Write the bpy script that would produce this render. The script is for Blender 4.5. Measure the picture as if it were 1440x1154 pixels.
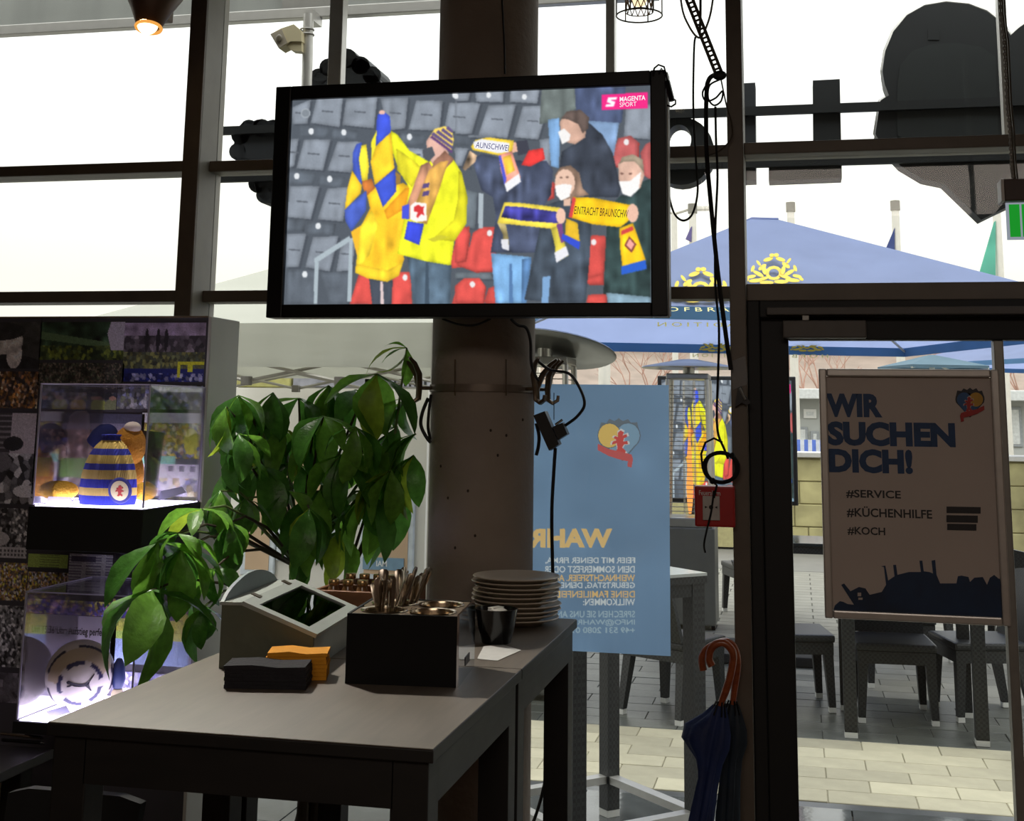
import bpy, bmesh, math, random
import numpy as np
from math import sin, cos, pi, radians, sqrt, atan2
from mathutils import Vector, Matrix

random.seed(7)
rng = np.random.default_rng(7)
for _o in list(bpy.data.objects):
    bpy.data.objects.remove(_o)
SC = bpy.context.scene
COL = SC.collection

# ------------------------------------------------------------------ camera
FPX, PPX, PPY = 1800.0, 720.0, 282.0          # focal length and principal point in pixels of the 1440x1154 frame
EYE = Vector((0.0, 0.0, 1.72))
RM = Matrix.Rotation(radians(12.5), 3, 'Z') @ Matrix.Rotation(radians(90 + 9.55), 3, 'X') @ Matrix.Rotation(radians(0.765), 3, 'Z')
cam_data = bpy.data.cameras.new('camera')
cam = bpy.data.objects.new('camera', cam_data)
COL.objects.link(cam)
cam.matrix_world = Matrix.Translation(EYE) @ RM.to_4x4()
cam_data.sensor_width = 36.0
cam_data.lens = 36.0 * FPX / 1440.0
cam_data.shift_y = -(577.0 - PPY) / 1440.0
cam_data.clip_start = 0.05
cam_data.clip_end = 300
SC.camera = cam

# ------------------------------------------------------------------ sky, exposure, room fill light
SC.view_settings.view_transform = 'Standard'
SC.view_settings.look = 'None'
SC.view_settings.exposure = 0.0
SC.view_settings.gamma = 1.0
SC.view_settings.use_curve_mapping = False
world = bpy.data.worlds.new('overcast_sky')
SC.world = world
world.use_nodes = True
wn = world.node_tree
wn.nodes.clear()
wo = wn.nodes.new('ShaderNodeOutputWorld')
wb = wn.nodes.new('ShaderNodeBackground')
wg = wn.nodes.new('ShaderNodeTexCoord')
ws = wn.nodes.new('ShaderNodeSeparateXYZ')
wr = wn.nodes.new('ShaderNodeValToRGB')
wr.color_ramp.elements[0].position = 0.0
wr.color_ramp.elements[0].color = (0.315, 0.300, 0.258, 1)     # overcast sky: a third as bright at the horizon as overhead
wr.color_ramp.elements[1].position = 1.0
wr.color_ramp.elements[1].color = (1.0, 1.0, 1.0, 1)
for _p, _c in ((0.10, (0.335, 0.322, 0.287)), (0.20, (0.40, 0.395, 0.372)), (0.32, (0.47, 0.47, 0.46))):
    _e = wr.color_ramp.elements.new(_p)
    _e.color = (*_c, 1)
wn.links.new(wg.outputs['Generated'], ws.inputs[0])
wn.links.new(ws.outputs['Z'], wr.inputs[0])
wn.links.new(wr.outputs[0], wb.inputs[0])
wb.inputs[1].default_value = 3.6
wn.links.new(wb.outputs[0], wo.inputs[0])
SC.cycles.max_bounces = 8
SC.cycles.transparent_max_bounces = 24
SC.cycles.sample_clamp_indirect = 4.0
SC.cycles.caustics_reflective = False
SC.cycles.caustics_refractive = False


def area_lamp(name, loc, sx, sy, power, color, rot=(0, 0, 0)):
    l = bpy.data.lights.new(name, 'AREA')
    l.shape = 'RECTANGLE'
    l.size, l.size_y = sx, sy
    l.energy = power
    l.color = color
    o = bpy.data.objects.new(name, l)
    COL.objects.link(o)
    o.location = loc
    o.rotation_euler = rot
    return o


# unseen fill light added behind the camera to brighten the room
ROOM_FILL = area_lamp('room_fill_light', (0.2, -2.0, 3.6), 3.2, 2.4, 98.0, (1.0, 0.86, 0.75))


# ------------------------------------------------------------------ pixel helpers
def ray(px, py):
    return RM @ Vector(((px - PPX) / FPX, -(py - PPY) / FPX, -1.0))


def at(px, py, Y):
    d = ray(px, py)
    return EYE + d * (Y / d.y)


def atz(px, py, z):
    d = ray(px, py)
    return EYE + d * ((z - EYE.z) / d.z)


def atplane(px, py, p0, n):
    d = ray(px, py)
    return EYE + d * ((p0 - EYE).dot(n) / d.dot(n))


RMT = np.array(RM.transposed())


def project(P):
    q = (np.asarray(P, float) - np.array(EYE)) @ RMT.T
    return PPX + FPX * q[..., 0] / -q[..., 2], PPY - FPX * q[..., 1] / -q[..., 2]


def lin(c):
    c = np.asarray(c, float) / 255.0
    return np.where(c <= 0.04045, c / 12.92, ((c + 0.055) / 1.055) ** 2.4)


# ------------------------------------------------------------------ materials
MATS = {}


def new_mat(name):
    m = bpy.data.materials.new(name)
    m.use_nodes = True
    nt = m.node_tree
    nt.nodes.clear()
    out = nt.nodes.new('ShaderNodeOutputMaterial')
    MATS[name] = m
    return m, nt, out


def mat(name, col, rough=0.5, metal=0.0, var=0.12, scale=18.0, bump=0.0, bscale=60.0, spec=0.5,
        emit=0.0, trans=0.0, coat=0.0, stretch=None):
    """principled material whose colour is broken up by noise; trans adds translucency"""
    if name in MATS:
        return MATS[name]
    m, nt, out = new_mat(name)
    N, L = nt.nodes, nt.links
    p = N.new('ShaderNodeBsdfPrincipled')
    tc = N.new('ShaderNodeTexCoord')
    mp = N.new('ShaderNodeMapping')
    if stretch:
        mp.inputs['Scale'].default_value = stretch
    L.new(tc.outputs['Object'], mp.inputs[0])
    nz = N.new('ShaderNodeTexNoise')
    nz.inputs['Scale'].default_value = scale
    nz.inputs['Detail'].default_value = 5
    L.new(mp.outputs[0], nz.inputs['Vector'])
    rp = N.new('ShaderNodeValToRGB')
    c = lin(col)
    rp.color_ramp.elements[0].position = 0.3
    rp.color_ramp.elements[1].position = 0.7
    rp.color_ramp.elements[0].color = (*np.clip(c * (1 - var), 0, 1), 1)
    rp.color_ramp.elements[1].color = (*np.clip(c * (1 + var), 0, 1), 1)
    L.new(nz.outputs['Fac'], rp.inputs[0])
    L.new(rp.outputs[0], p.inputs['Base Color'])
    p.inputs['Roughness'].default_value = rough
    p.inputs['Metallic'].default_value = metal
    p.inputs['Specular IOR Level'].default_value = spec
    p.inputs['Coat Weight'].default_value = coat
    if emit:
        L.new(rp.outputs[0], p.inputs['Emission Color'])
        p.inputs['Emission Strength'].default_value = emit
    if bump:
        b = N.new('ShaderNodeBump')
        b.inputs['Strength'].default_value = bump
        b.inputs['Distance'].default_value = 0.01
        n2 = N.new('ShaderNodeTexNoise')
        n2.inputs['Scale'].default_value = bscale
        L.new(mp.outputs[0], n2.inputs['Vector'])
        L.new(n2.outputs['Fac'], b.inputs['Height'])
        L.new(b.outputs[0], p.inputs['Normal'])
    if trans:
        t = N.new('ShaderNodeBsdfTranslucent')
        L.new(rp.outputs[0], t.inputs[0])
        mx = N.new('ShaderNodeMixShader')
        mx.inputs[0].default_value = trans
        L.new(p.outputs[0], mx.inputs[1])
        L.new(t.outputs[0], mx.inputs[2])
        L.new(mx.outputs[0], out.inputs[0])
    else:
        L.new(p.outputs[0], out.inputs[0])
    return m


def weave_mat(name, col, scale=90.0, rough=0.45):
    """woven rattan: crossed wave bump"""
    if name in MATS:
        return MATS[name]
    m, nt, out = new_mat(name)
    N, L = nt.nodes, nt.links
    p = N.new('ShaderNodeBsdfPrincipled')
    tc = N.new('ShaderNodeTexCoord')
    w = N.new('ShaderNodeTexChecker')
    w.inputs['Scale'].default_value = scale
    c = lin(col)
    w.inputs['Color1'].default_value = (*np.clip(c * 1.4, 0, 1), 1)
    w.inputs['Color2'].default_value = (*(c * 0.5), 1)
    L.new(tc.outputs['Object'], w.inputs['Vector'])
    L.new(w.outputs['Color'], p.inputs['Base Color'])
    b = N.new('ShaderNodeBump')
    b.inputs['Strength'].default_value = 0.6
    b.inputs['Distance'].default_value = 0.004
    L.new(w.outputs['Fac'], b.inputs['Height'])
    L.new(b.outputs[0], p.inputs['Normal'])
    p.inputs['Roughness'].default_value = rough
    L.new(p.outputs[0], out.inputs[0])
    return m


def wood_mat(name, col1, col2, rough=0.4, scale=3.0, stretch=(1, 12, 12), spec=0.5, coat=0.0):
    if name in MATS:
        return MATS[name]
    m, nt, out = new_mat(name)
    N, L = nt.nodes, nt.links
    p = N.new('ShaderNodeBsdfPrincipled')
    tc = N.new('ShaderNodeTexCoord')
    mp = N.new('ShaderNodeMapping')
    mp.inputs['Scale'].default_value = stretch
    nz = N.new('ShaderNodeTexNoise')
    nz.inputs['Scale'].default_value = scale
    nz.inputs['Detail'].default_value = 8
    nz.inputs['Distortion'].default_value = 0.6
    rp = N.new('ShaderNodeValToRGB')
    rp.color_ramp.elements[0].position = 0.3
    rp.color_ramp.elements[1].position = 0.7
    rp.color_ramp.elements[0].color = (*lin(col1), 1)
    rp.color_ramp.elements[1].color = (*lin(col2), 1)
    L.new(tc.outputs['Object'], mp.inputs[0])
    L.new(mp.outputs[0], nz.inputs['Vector'])
    L.new(nz.outputs['Fac'], rp.inputs[0])
    L.new(rp.outputs[0], p.inputs['Base Color'])
    r2 = N.new('ShaderNodeMapRange')
    r2.inputs['To Min'].default_value = max(rough - 0.06, 0)
    r2.inputs['To Max'].default_value = rough + 0.06
    L.new(nz.outputs['Fac'], r2.inputs[0])
    L.new(r2.outputs[0], p.inputs['Roughness'])
    p.inputs['Specular IOR Level'].default_value = spec
    p.inputs['Coat Weight'].default_value = coat
    L.new(p.outputs[0], out.inputs[0])
    return m


def glass_mat(name, tint=(1, 1, 1), refl=0.7, rough=0.0, haze=0.0):
    """thin pane: transparent with Fresnel gloss, optional faint dirt haze"""
    if name in MATS:
        return MATS[name]
    m, nt, out = new_mat(name)
    N, L = nt.nodes, nt.links
    t = N.new('ShaderNodeBsdfTransparent')
    t.inputs[0].default_value = (*tint, 1)
    g = N.new('ShaderNodeBsdfGlossy')
    g.inputs['Roughness'].default_value = rough
    fr = N.new('ShaderNodeFresnel')
    fr.inputs['IOR'].default_value = 1.45
    ml = N.new('ShaderNodeMath')
    ml.operation = 'MULTIPLY'
    ml.inputs[1].default_value = refl
    L.new(fr.outputs[0], ml.inputs[0])
    mx = N.new('ShaderNodeMixShader')
    L.new(ml.outputs[0], mx.inputs[0])
    L.new(t.outputs[0], mx.inputs[1])
    L.new(g.outputs[0], mx.inputs[2])
    res = mx
    if haze:
        d = N.new('ShaderNodeBsdfDiffuse')
        d.inputs[0].default_value = (0.8, 0.8, 0.8, 1)
        nz = N.new('ShaderNodeTexNoise')
        nz.inputs['Scale'].default_value = 4.0
        nz.inputs['Detail'].default_value = 8
        mm = N.new('ShaderNodeMath')
        mm.operation = 'MULTIPLY'
        mm.inputs[1].default_value = haze
        L.new(nz.outputs['Fac'], mm.inputs[0])
        m2 = N.new('ShaderNodeMixShader')
        L.new(mm.outputs[0], m2.inputs[0])
        L.new(mx.outputs[0], m2.inputs[1])
        L.new(d.outputs[0], m2.inputs[2])
        res = m2
    L.new(res.outputs[0], out.inputs[0])
    return m


def print_mat(name, emit=0.0, rough=0.5, trans=0.0):
    """flat print: colour read from the mesh's own colour attribute"""
    if name in MATS:
        return MATS[name]
    m, nt, out = new_mat(name)
    N, L = nt.nodes, nt.links
    a = N.new('ShaderNodeAttribute')
    a.attribute_name = 'print'
    nz = N.new('ShaderNodeTexNoise')
    nz.inputs['Scale'].default_value = 300
    mr = N.new('ShaderNodeMapRange')
    mr.inputs['To Min'].default_value = 0.94
    mr.inputs['To Max'].default_value = 1.06
    L.new(nz.outputs['Fac'], mr.inputs[0])
    mu = N.new('ShaderNodeVectorMath')
    mu.operation = 'MULTIPLY'
    L.new(a.outputs['Color'], mu.inputs[0])
    L.new(mr.outputs[0], mu.inputs[1])
    if emit:
        e = N.new('ShaderNodeEmission')
        e.inputs[1].default_value = emit
        L.new(mu.outputs[0], e.inputs[0])
        L.new(e.outputs[0], out.inputs[0])
        return m
    p = N.new('ShaderNodeBsdfPrincipled')
    p.inputs['Roughness'].default_value = rough
    L.new(mu.outputs[0], p.inputs['Base Color'])
    if trans:
        t = N.new('ShaderNodeBsdfTranslucent')
        L.new(mu.outputs[0], t.inputs[0])
        mx = N.new('ShaderNodeMixShader')
        mx.inputs[0].default_value = trans
        L.new(p.outputs[0], mx.inputs[1])
        L.new(t.outputs[0], mx.inputs[2])
        L.new(mx.outputs[0], out.inputs[0])
    else:
        L.new(p.outputs[0], out.inputs[0])
    return m


def emit_mat(name, col, strength):
    if name in MATS:
        return MATS[name]
    m, nt, out = new_mat(name)
    e = nt.nodes.new('ShaderNodeEmission')
    e.inputs[0].default_value = (*lin(col), 1)
    e.inputs[1].default_value = strength
    nt.links.new(e.outputs[0], out.inputs[0])
    return m


# ------------------------------------------------------------------ mesh building
class MB:
    def __init__(self):
        self.v, self.f = [], []

    def add(self, vs, fs):
        b = len(self.v)
        self.v += [Vector(p) for p in vs]
        self.f += [tuple(b + i for i in f) for f in fs]
        return self

    def box(self, a, b, rz=0.0, c=None):
        x0, y0, z0 = a
        x1, y1, z1 = b
        vs = [Vector(p) for p in ((x0, y0, z0), (x1, y0, z0), (x1, y1, z0), (x0, y1, z0),
                                  (x0, y0, z1), (x1, y0, z1), (x1, y1, z1), (x0, y1, z1))]
        if rz:
            c = Vector(c if c else ((x0 + x1) / 2, (y0 + y1) / 2, 0))
            R = Matrix.Rotation(rz, 3, 'Z')
            vs = [R @ (v - c) + c for v in vs]
        return self.add(vs, [(0, 3, 2, 1), (4, 5, 6, 7), (0, 1, 5, 4), (1, 2, 6, 5), (2, 3, 7, 6), (3, 0, 4, 7)])

    def bbox(self, a, b, bev=0.004, seg=2):
        """bevelled box"""
        bm = bmesh.new()
        a, b = Vector(a), Vector(b)
        bmesh.ops.create_cube(bm, size=1.0)
        for v in bm.verts:
            v.co = Vector(((a.x + b.x) / 2 + v.co.x * (b.x - a.x), (a.y + b.y) / 2 + v.co.y * (b.y - a.y),
                           (a.z + b.z) / 2 + v.co.z * (b.z - a.z)))
        bmesh.ops.bevel(bm, geom=list(bm.edges), offset=bev, segments=seg, profile=0.6, affect='EDGES')
        bm.verts.index_update()
        self.add([v.co.copy() for v in bm.verts], [tuple(v.index for v in f.verts) for f in bm.faces])
        bm.free()
        return self

    def tube(self, pts, r, n=8, cap=True):
        pts = [Vector(p) for p in pts]
        rs = r if isinstance(r, (list, tuple)) else [r] * len(pts)
        rings = []
        up = None
        for i, p in enumerate(pts):
            t = (pts[min(i + 1, len(pts) - 1)] - pts[max(i - 1, 0)])
            if t.length < 1e-9:
                t = Vector((0, 0, 1))
            t.normalize()
            if up is None:
                up = Vector((0, 0, 1)) if abs(t.z) < 0.9 else Vector((1, 0, 0))
            s = t.cross(up)
            if s.length < 1e-6:
                s = t.cross(Vector((0, 1, 0)))
            s.normalize()
            up = s.cross(t).normalized()
            rings.append([p + (s * cos(2 * pi * k / n) + up * sin(2 * pi * k / n)) * rs[i] for k in range(n)])
        vs = [q for rg in rings for q in rg]
        fs = [(i * n + k, i * n + (k + 1) % n, (i + 1) * n + (k + 1) % n, (i + 1) * n + k)
              for i in range(len(pts) - 1) for k in range(n)]
        if cap:
            fs.append(tuple(range(n - 1, -1, -1)))
            fs.append(tuple((len(pts) - 1) * n + k for k in range(n)))
        return self.add(vs, fs)

    def lathe(self, prof, c=(0, 0, 0), n=24, cap=False, M=None, flute=None, sy=1.0):
        """prof: list of (r, z); flute(k_angle, i) multiplies the radius"""
        c = Vector(c)
        vs = []
        for i, (r, z) in enumerate(prof):
            for k in range(n):
                a = 2 * pi * k / n
                rr = r * (flute(a, i) if flute else 1.0)
                p = Vector((rr * cos(a), rr * sin(a) * sy, z))
                if M:
                    p = M @ p
                vs.append(p + c)
        fs = [(i * n + k, i * n + (k + 1) % n, (i + 1) * n + (k + 1) % n, (i + 1) * n + k)
              for i in range(len(prof) - 1) for k in range(n)]
        if cap:
            fs.append(tuple(range(n - 1, -1, -1)))
            fs.append(tuple((len(prof) - 1) * n + k for k in range(n)))
        return self.add(vs, fs)

    def prism(self, poly, d, M=None):
        """poly: 3D points of a flat outline, extruded by vector d"""
        poly = [Vector(p) for p in poly]
        d = Vector(d)
        n = len(poly)
        vs = poly + [p + d for p in poly]
        fs = [tuple(range(n - 1, -1, -1)), tuple(range(n, 2 * n))] + \
             [(i, (i + 1) % n, n + (i + 1) % n, n + i) for i in range(n)]
        return self.add(vs, fs)

    def sphere(self, c, r, n=16, m=10, M=None):
        prof = [(max(sin(pi * i / m), 1e-4) * (r if not isinstance(r, tuple) else r[0]),
                 -cos(pi * i / m) * (r if not isinstance(r, tuple) else r[2])) for i in range(m + 1)]
        return self.lathe(prof, c, n, M=M, sy=1.0 if not isinstance(r, tuple) else r[1] / r[0])

    def mesh(self, name, smooth=False, angle=40):
        me = bpy.data.meshes.new(name)
        me.from_pydata([tuple(v) for v in self.v], [], self.f)
        bm = bmesh.new()
        bm.from_mesh(me)
        bmesh.ops.recalc_face_normals(bm, faces=list(bm.faces))
        bm.to_mesh(me)
        bm.free()
        if smooth:
            me.polygons.foreach_set('use_smooth', [True] * len(me.polygons))
            me.set_sharp_from_angle(angle=radians(angle))
        me.update()
        return me

    def build(self, name, m, parent=None, smooth=False, angle=40, **tags):
        return link(name, self.mesh(name, smooth, angle), m, parent, **tags)


def link(name, me, m, parent=None, label=None, cat=None, group=None, kind=None):
    o = bpy.data.objects.new(name, me)
    COL.objects.link(o)
    if m is not None and me is not None and len(me.materials) == 0:
        me.materials.append(m)
    if parent is not None:
        o.parent = parent
        if parent.type == 'EMPTY' and not parent.get('_local'):
            o.location = -parent.location
    tag(o, label, cat, group, kind)
    return o


def tag(o, label=None, cat=None, group=None, kind=None):
    if label:
        o['label'] = label
    if cat:
        o['category'] = cat
    if group:
        o['group'] = group
    if kind:
        o['kind'] = kind
    return o


LOCAL = set()


def thing(name, loc, label, cat, group=None, kind=None):
    """an Empty at the thing's base; its parts are given in world coordinates"""
    o = bpy.data.objects.new(name, None)
    o.empty_display_size = 0.05
    COL.objects.link(o)
    o.location = loc
    return tag(o, label, cat, group, kind)


def local_thing(name, label, cat, group=None):
    """an Empty whose parts are given in its own coordinates, so it can be copied and turned"""
    o = thing(name, (0, 0, 0), label, cat, group)
    return o


def copy_tree(o, parent=None):
    c = o.copy()
    COL.objects.link(c)
    if parent is not None:
        c.parent = parent
    for ch in [x for x in list(bpy.data.objects) if x.parent == o]:
        copy_tree(ch, c)
    return c


# ------------------------------------------------------------------ text and flat print
def text_geo(body, bold=0.0):
    cu = bpy.data.curves.new('t', 'FONT')
    cu.body = body
    cu.size = 1.0
    cu.offset = bold
    cu.resolution_u = 3
    cu.fill_mode = 'FRONT' if hasattr(cu, 'fill_mode') else cu.fill_mode
    o = bpy.data.objects.new('t', cu)
    COL.objects.link(o)
    dg = bpy.context.evaluated_depsgraph_get()
    me = bpy.data.meshes.new_from_object(o.evaluated_get(dg))
    v = np.array([p.co[:] for p in me.vertices]) if len(me.vertices) else np.zeros((0, 3))
    f = [tuple(p.vertices) for p in me.polygons]
    bpy.data.objects.remove(o)
    bpy.data.curves.remove(cu)
    bpy.data.meshes.remove(me)
    return v, f


def text_quad(name, body, P00, P10, P01, m, parent, mirror=False, bold=0.02, lift=(0, 0, 0), label=None):
    """text filling the parallelogram P00 (lower left), P10 (lower right), P01 (upper left)"""
    v, f = text_geo(body, bold)
    mn, mx = v.min(0), v.max(0)
    u = (v[:, 0] - mn[0]) / (mx[0] - mn[0])
    w = (v[:, 1] - mn[1]) / (mx[1] - mn[1])
    if mirror:
        u = 1 - u
    P00, P10, P01 = Vector(P00), Vector(P10), Vector(P01)
    L = Vector(lift)
    vs = [P00 + (P10 - P00) * a + (P01 - P00) * b + L for a, b in zip(u, w)]
    mb = MB()
    mb.add(vs, f)
    return mb.build(name, m, parent, label=label)


def text_px(name, body, box, Y, m, parent, mirror=False, bold=0.02, label=None, slope=0.0):
    """text on the plane y=Y filling the pixel box (x0, ytop, x1, ybottom)"""
    x0, yt, x1, yb = box
    a = at(x0, yb, Y)
    b = at(x1, yb + slope, Y)
    c = at(x0, yt, Y)
    b = Vector((b.x, Y, b.z if slope else a.z))
    c = Vector((a.x, Y, c.z))
    return text_quad(name, body, a, b, c, m, parent, mirror, bold, label=label)


def px_poly(pts, Y):
    return [at(x, y, Y) for x, y in pts]


def flat_px(name, pts, Y, m, parent, thick=0.0015, **kw):
    """thin flat print shape traced on the plane y=Y"""
    mb = MB()
    mb.prism(px_poly(pts, Y), (0, -thick, 0))
    return mb.build(name, m, parent, **kw)


def ell(cx, cy, rx, ry, n=20, a0=0.0, a1=2 * pi):
    return [(cx + rx * cos(a0 + (a1 - a0) * k / n), cy + ry * sin(a0 + (a1 - a0) * k / n)) for k in range(n)]


class Canvas:
    """a picture printed on a flat rectangle y=Y: a fine grid of vertices with a colour each"""

    def __init__(self, Y, x0, x1, z0, z1, nx, nz, base):
        self.Y, self.nx, self.nz = Y, nx, nz
        xs = np.linspace(x0, x1, nx)
        zs = np.linspace(z1, z0, nz)
        X, Z = np.meshgrid(xs, zs)
        self.P = np.stack([X, np.full_like(X, Y), Z], -1)
        self.U, self.V = project(self.P)
        self.C = np.zeros((nz, nx, 3)) + np.asarray(base, float)
        self.s = np.linspace(0, 1, nx)[None, :] + 0 * X
        self.t = np.linspace(0, 1, nz)[:, None] + 0 * X

    def inside(self, pts):
        x, y = self.U, self.V
        ins = np.zeros(x.shape, bool)
        n = len(pts)
        for i in range(n):
            (x1, y1), (x2, y2) = pts[i], pts[(i + 1) % n]
            if y1 == y2:
                continue
            cond = ((y1 > y) != (y2 > y)) & (x < (x2 - x1) * (y - y1) / (y2 - y1) + x1)
            ins ^= cond
        return ins

    def poly(self, pts, col, shade=0.0, alpha=1.0):
        m = self.inside(pts)
        c = np.asarray(col, float)
        if shade:
            nz = self.noise(14) * shade + self.noise(7, 26) * shade * 0.9
            e = m.astype(float)
            for ax in (0, 1):                       # soft roll-off towards the outline, as in a photographed figure
                cs = np.cumsum(np.pad(e, [(6, 5) if a == ax else (0, 0) for a in (0, 1)], 'edge'), axis=ax)
                e = (np.take(cs, range(11, cs.shape[ax]), ax) - np.take(cs, range(0, cs.shape[ax] - 11), ax)) / 11
                if e.shape != m.shape:
                    e = np.pad(e, [(0, m.shape[a] - e.shape[a]) for a in (0, 1)], 'edge')
            vol = 0.78 + 0.26 * np.clip(e * 1.3 - 0.3, 0, 1)
            self.C[m] = self.C[m] * (1 - alpha) + (c * ((1 + nz) * vol)[m][:, None]) * alpha
        else:
            self.C[m] = self.C[m] * (1 - alpha) + c * alpha

    def noise(self, k, ky=None):
        gy, gx = max(2, self.nz // (ky or k) + 2), max(2, self.nx // k + 2)
        g = rng.standard_normal((gy, gx))
        fy = np.linspace(0, gy - 1.001, self.nz)
        fx = np.linspace(0, gx - 1.001, self.nx)
        iy, ix = fy.astype(int), fx.astype(int)
        dy, dx = (fy - iy)[:, None], (fx - ix)[None, :]
        a, b = g[iy][:, ix], g[iy][:, ix + 1]
        c, d = g[iy + 1][:, ix], g[iy + 1][:, ix + 1]
        return (a * (1 - dx) + b * dx) * (1 - dy) + (c * (1 - dx) + d * dx) * dy

    def crowd(self, pal, k=2, t0=0.0, t1=1.0, amt=1.0):
        """speckle of heads and shirts between heights t0..t1"""
        k = k * 1.15
        gy, gx = int(self.nz / k) + 4, int(self.nx / k) + 4
        pal = np.asarray(pal, float)
        pick = pal[rng.integers(0, len(pal), (gy, gx))] * rng.uniform(0.5, 1.2, (gy, gx, 1))
        jit = rng.uniform(0, 1, (gy, gx, 2))
        yy, xx = np.mgrid[0:self.nz, 0:self.nx] / k + 1
        best = np.full(yy.shape, 9.0)
        big = np.zeros((self.nz, self.nx, 3))
        for dy in (-1, 0, 1):
            for dx in (-1, 0, 1):
                cy, cx = yy.astype(int) + dy, xx.astype(int) + dx
                d = (cy + jit[cy, cx, 0] - yy) ** 2 * 0.7 + (cx + jit[cy, cx, 1] - xx) ** 2
                mm = d < best
                best = np.where(mm, d, best)
                big[mm] = pick[cy, cx][mm]
        big *= (1.08 - 0.35 * np.clip(best, 0, 1))[..., None]
        m = (self.t >= t0) & (self.t <= t1)
        self.C[m] = self.C[m] * (1 - amt) + big[m] * amt

    def rect(self, s0, t0, s1, t1, col, alpha=1.0):
        m = (self.s >= s0) & (self.s <= s1) & (self.t >= t0) & (self.t <= t1)
        self.C[m] = self.C[m] * (1 - alpha) + np.asarray(col, float) * alpha

    def disc(self, s, t, rs, rt, col, alpha=1.0):
        m = ((self.s - s) / rs) ** 2 + ((self.t - t) / rt) ** 2 < 1
        self.C[m] = self.C[m] * (1 - alpha) + np.asarray(col, float) * alpha

    def text(self, body, box, col, mirror=False, bold=0.0, alpha=1.0):
        """lettering filling the pixel box (x0, ytop, x1, ybottom)"""
        v, f = text_geo(body, bold)
        mn, mx = v.min(0), v.max(0)
        u = (v[:, 0] - mn[0]) / (mx[0] - mn[0])
        w = (v[:, 1] - mn[1]) / (mx[1] - mn[1])
        if mirror:
            u = 1 - u
        x0, yt, x1, yb = box
        q = np.stack([x0 + (x1 - x0) * u, yb + (yt - yb) * w], -1)
        mask = np.zeros(self.U.shape, bool)
        for fc_ in f:
            t = q[list(fc_)]
            ii = np.where((self.U[0] > t[:, 0].min() - 3) & (self.U[0] < t[:, 0].max() + 3))[0]
            jj = np.where((self.V[:, 0] > t[:, 1].min() - 25) & (self.V[:, 0] < t[:, 1].max() + 25))[0]
            if len(ii) == 0 or len(jj) == 0:
                continue
            sl_ = (slice(jj[0], jj[-1] + 1), slice(ii[0], ii[-1] + 1))
            X, Yy = self.U[sl_], self.V[sl_]
            ins = np.zeros(X.shape, bool)
            n = len(t)
            for i in range(n):
                (ax, ay), (bx, by) = t[i], t[(i + 1) % n]
                if ay == by:
                    continue
                ins ^= ((ay > Yy) != (by > Yy)) & (X < (bx - ax) * (Yy - ay) / (by - ay) + ax)
            mask[sl_] |= ins
        self.C[mask] = self.C[mask] * (1 - alpha) + np.asarray(col, float) * alpha

    def build(self, name, m, parent, origin=None, **kw):
        nx, nz = self.nx, self.nz
        P = self.P.reshape(-1, 3)
        if origin is not None:
            P = P - np.asarray(origin)
        i = np.arange(nz - 1)[:, None] * nx + np.arange(nx - 1)[None, :]
        F = np.stack([i, i + nx, i + nx + 1, i + 1], -1).reshape(-1, 4)
        me = bpy.data.meshes.new(name)
        me.vertices.add(len(P))
        me.vertices.foreach_set('co', P.ravel())
        me.loops.add(F.size)
        me.loops.foreach_set('vertex_index', F.ravel())
        me.polygons.add(len(F))
        me.polygons.foreach_set('loop_start', np.arange(len(F)) * 4)
        me.update(calc_edges=True)
        a = me.color_attributes.new('print', 'FLOAT_COLOR', 'POINT')
        c4 = np.concatenate([lin(np.clip(self.C, 0, 255)), np.ones((nz, nx, 1))], -1)
        a.data.foreach_set('color', c4.reshape(-1).astype(np.float32))
        return link(name, me, m, parent, **kw)
# ------------------------------------------------------------------ shared materials
m_frame = mat('frame_metal_shaded', (100, 91, 80), 0.45, 0.2, 0.10, 12)
m_frame_black = mat('black_door_metal', (14, 15, 15), 0.55, 0.1, 0.10, 12)
m_alu = mat('grey_aluminium', (150, 148, 142), 0.4, 0.5, 0.06, 25)
m_alu_light = mat('light_aluminium', (196, 194, 188), 0.35, 0.4, 0.05, 25)
m_black = mat('black_plastic', (10, 10, 11), 0.4, 0, 0.1, 30)
m_black_matt = mat('matt_black', (12, 12, 12), 0.75, 0, 0.1, 30)
m_cable = mat('black_cable', (16, 15, 15), 0.5, 0, 0.1, 30)
m_cable_brown = mat('brown_cable', (70, 58, 44), 0.5, 0, 0.1, 30)
m_steel = mat('polished_steel', (190, 188, 184), 0.16, 1.0, 0.06, 30)
m_white = mat('white_plastic', (225, 224, 220), 0.5, 0, 0.03, 20)
m_glass = glass_mat('window_glass', (0.97, 0.985, 0.98), 0.55, 0.0, 0.012)
m_white_print = mat('white_ink', (228, 230, 228), 0.5, 0, 0.02, 20)
m_black_print = mat('black_ink', (16, 16, 18), 0.5, 0, 0.05, 20)

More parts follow.
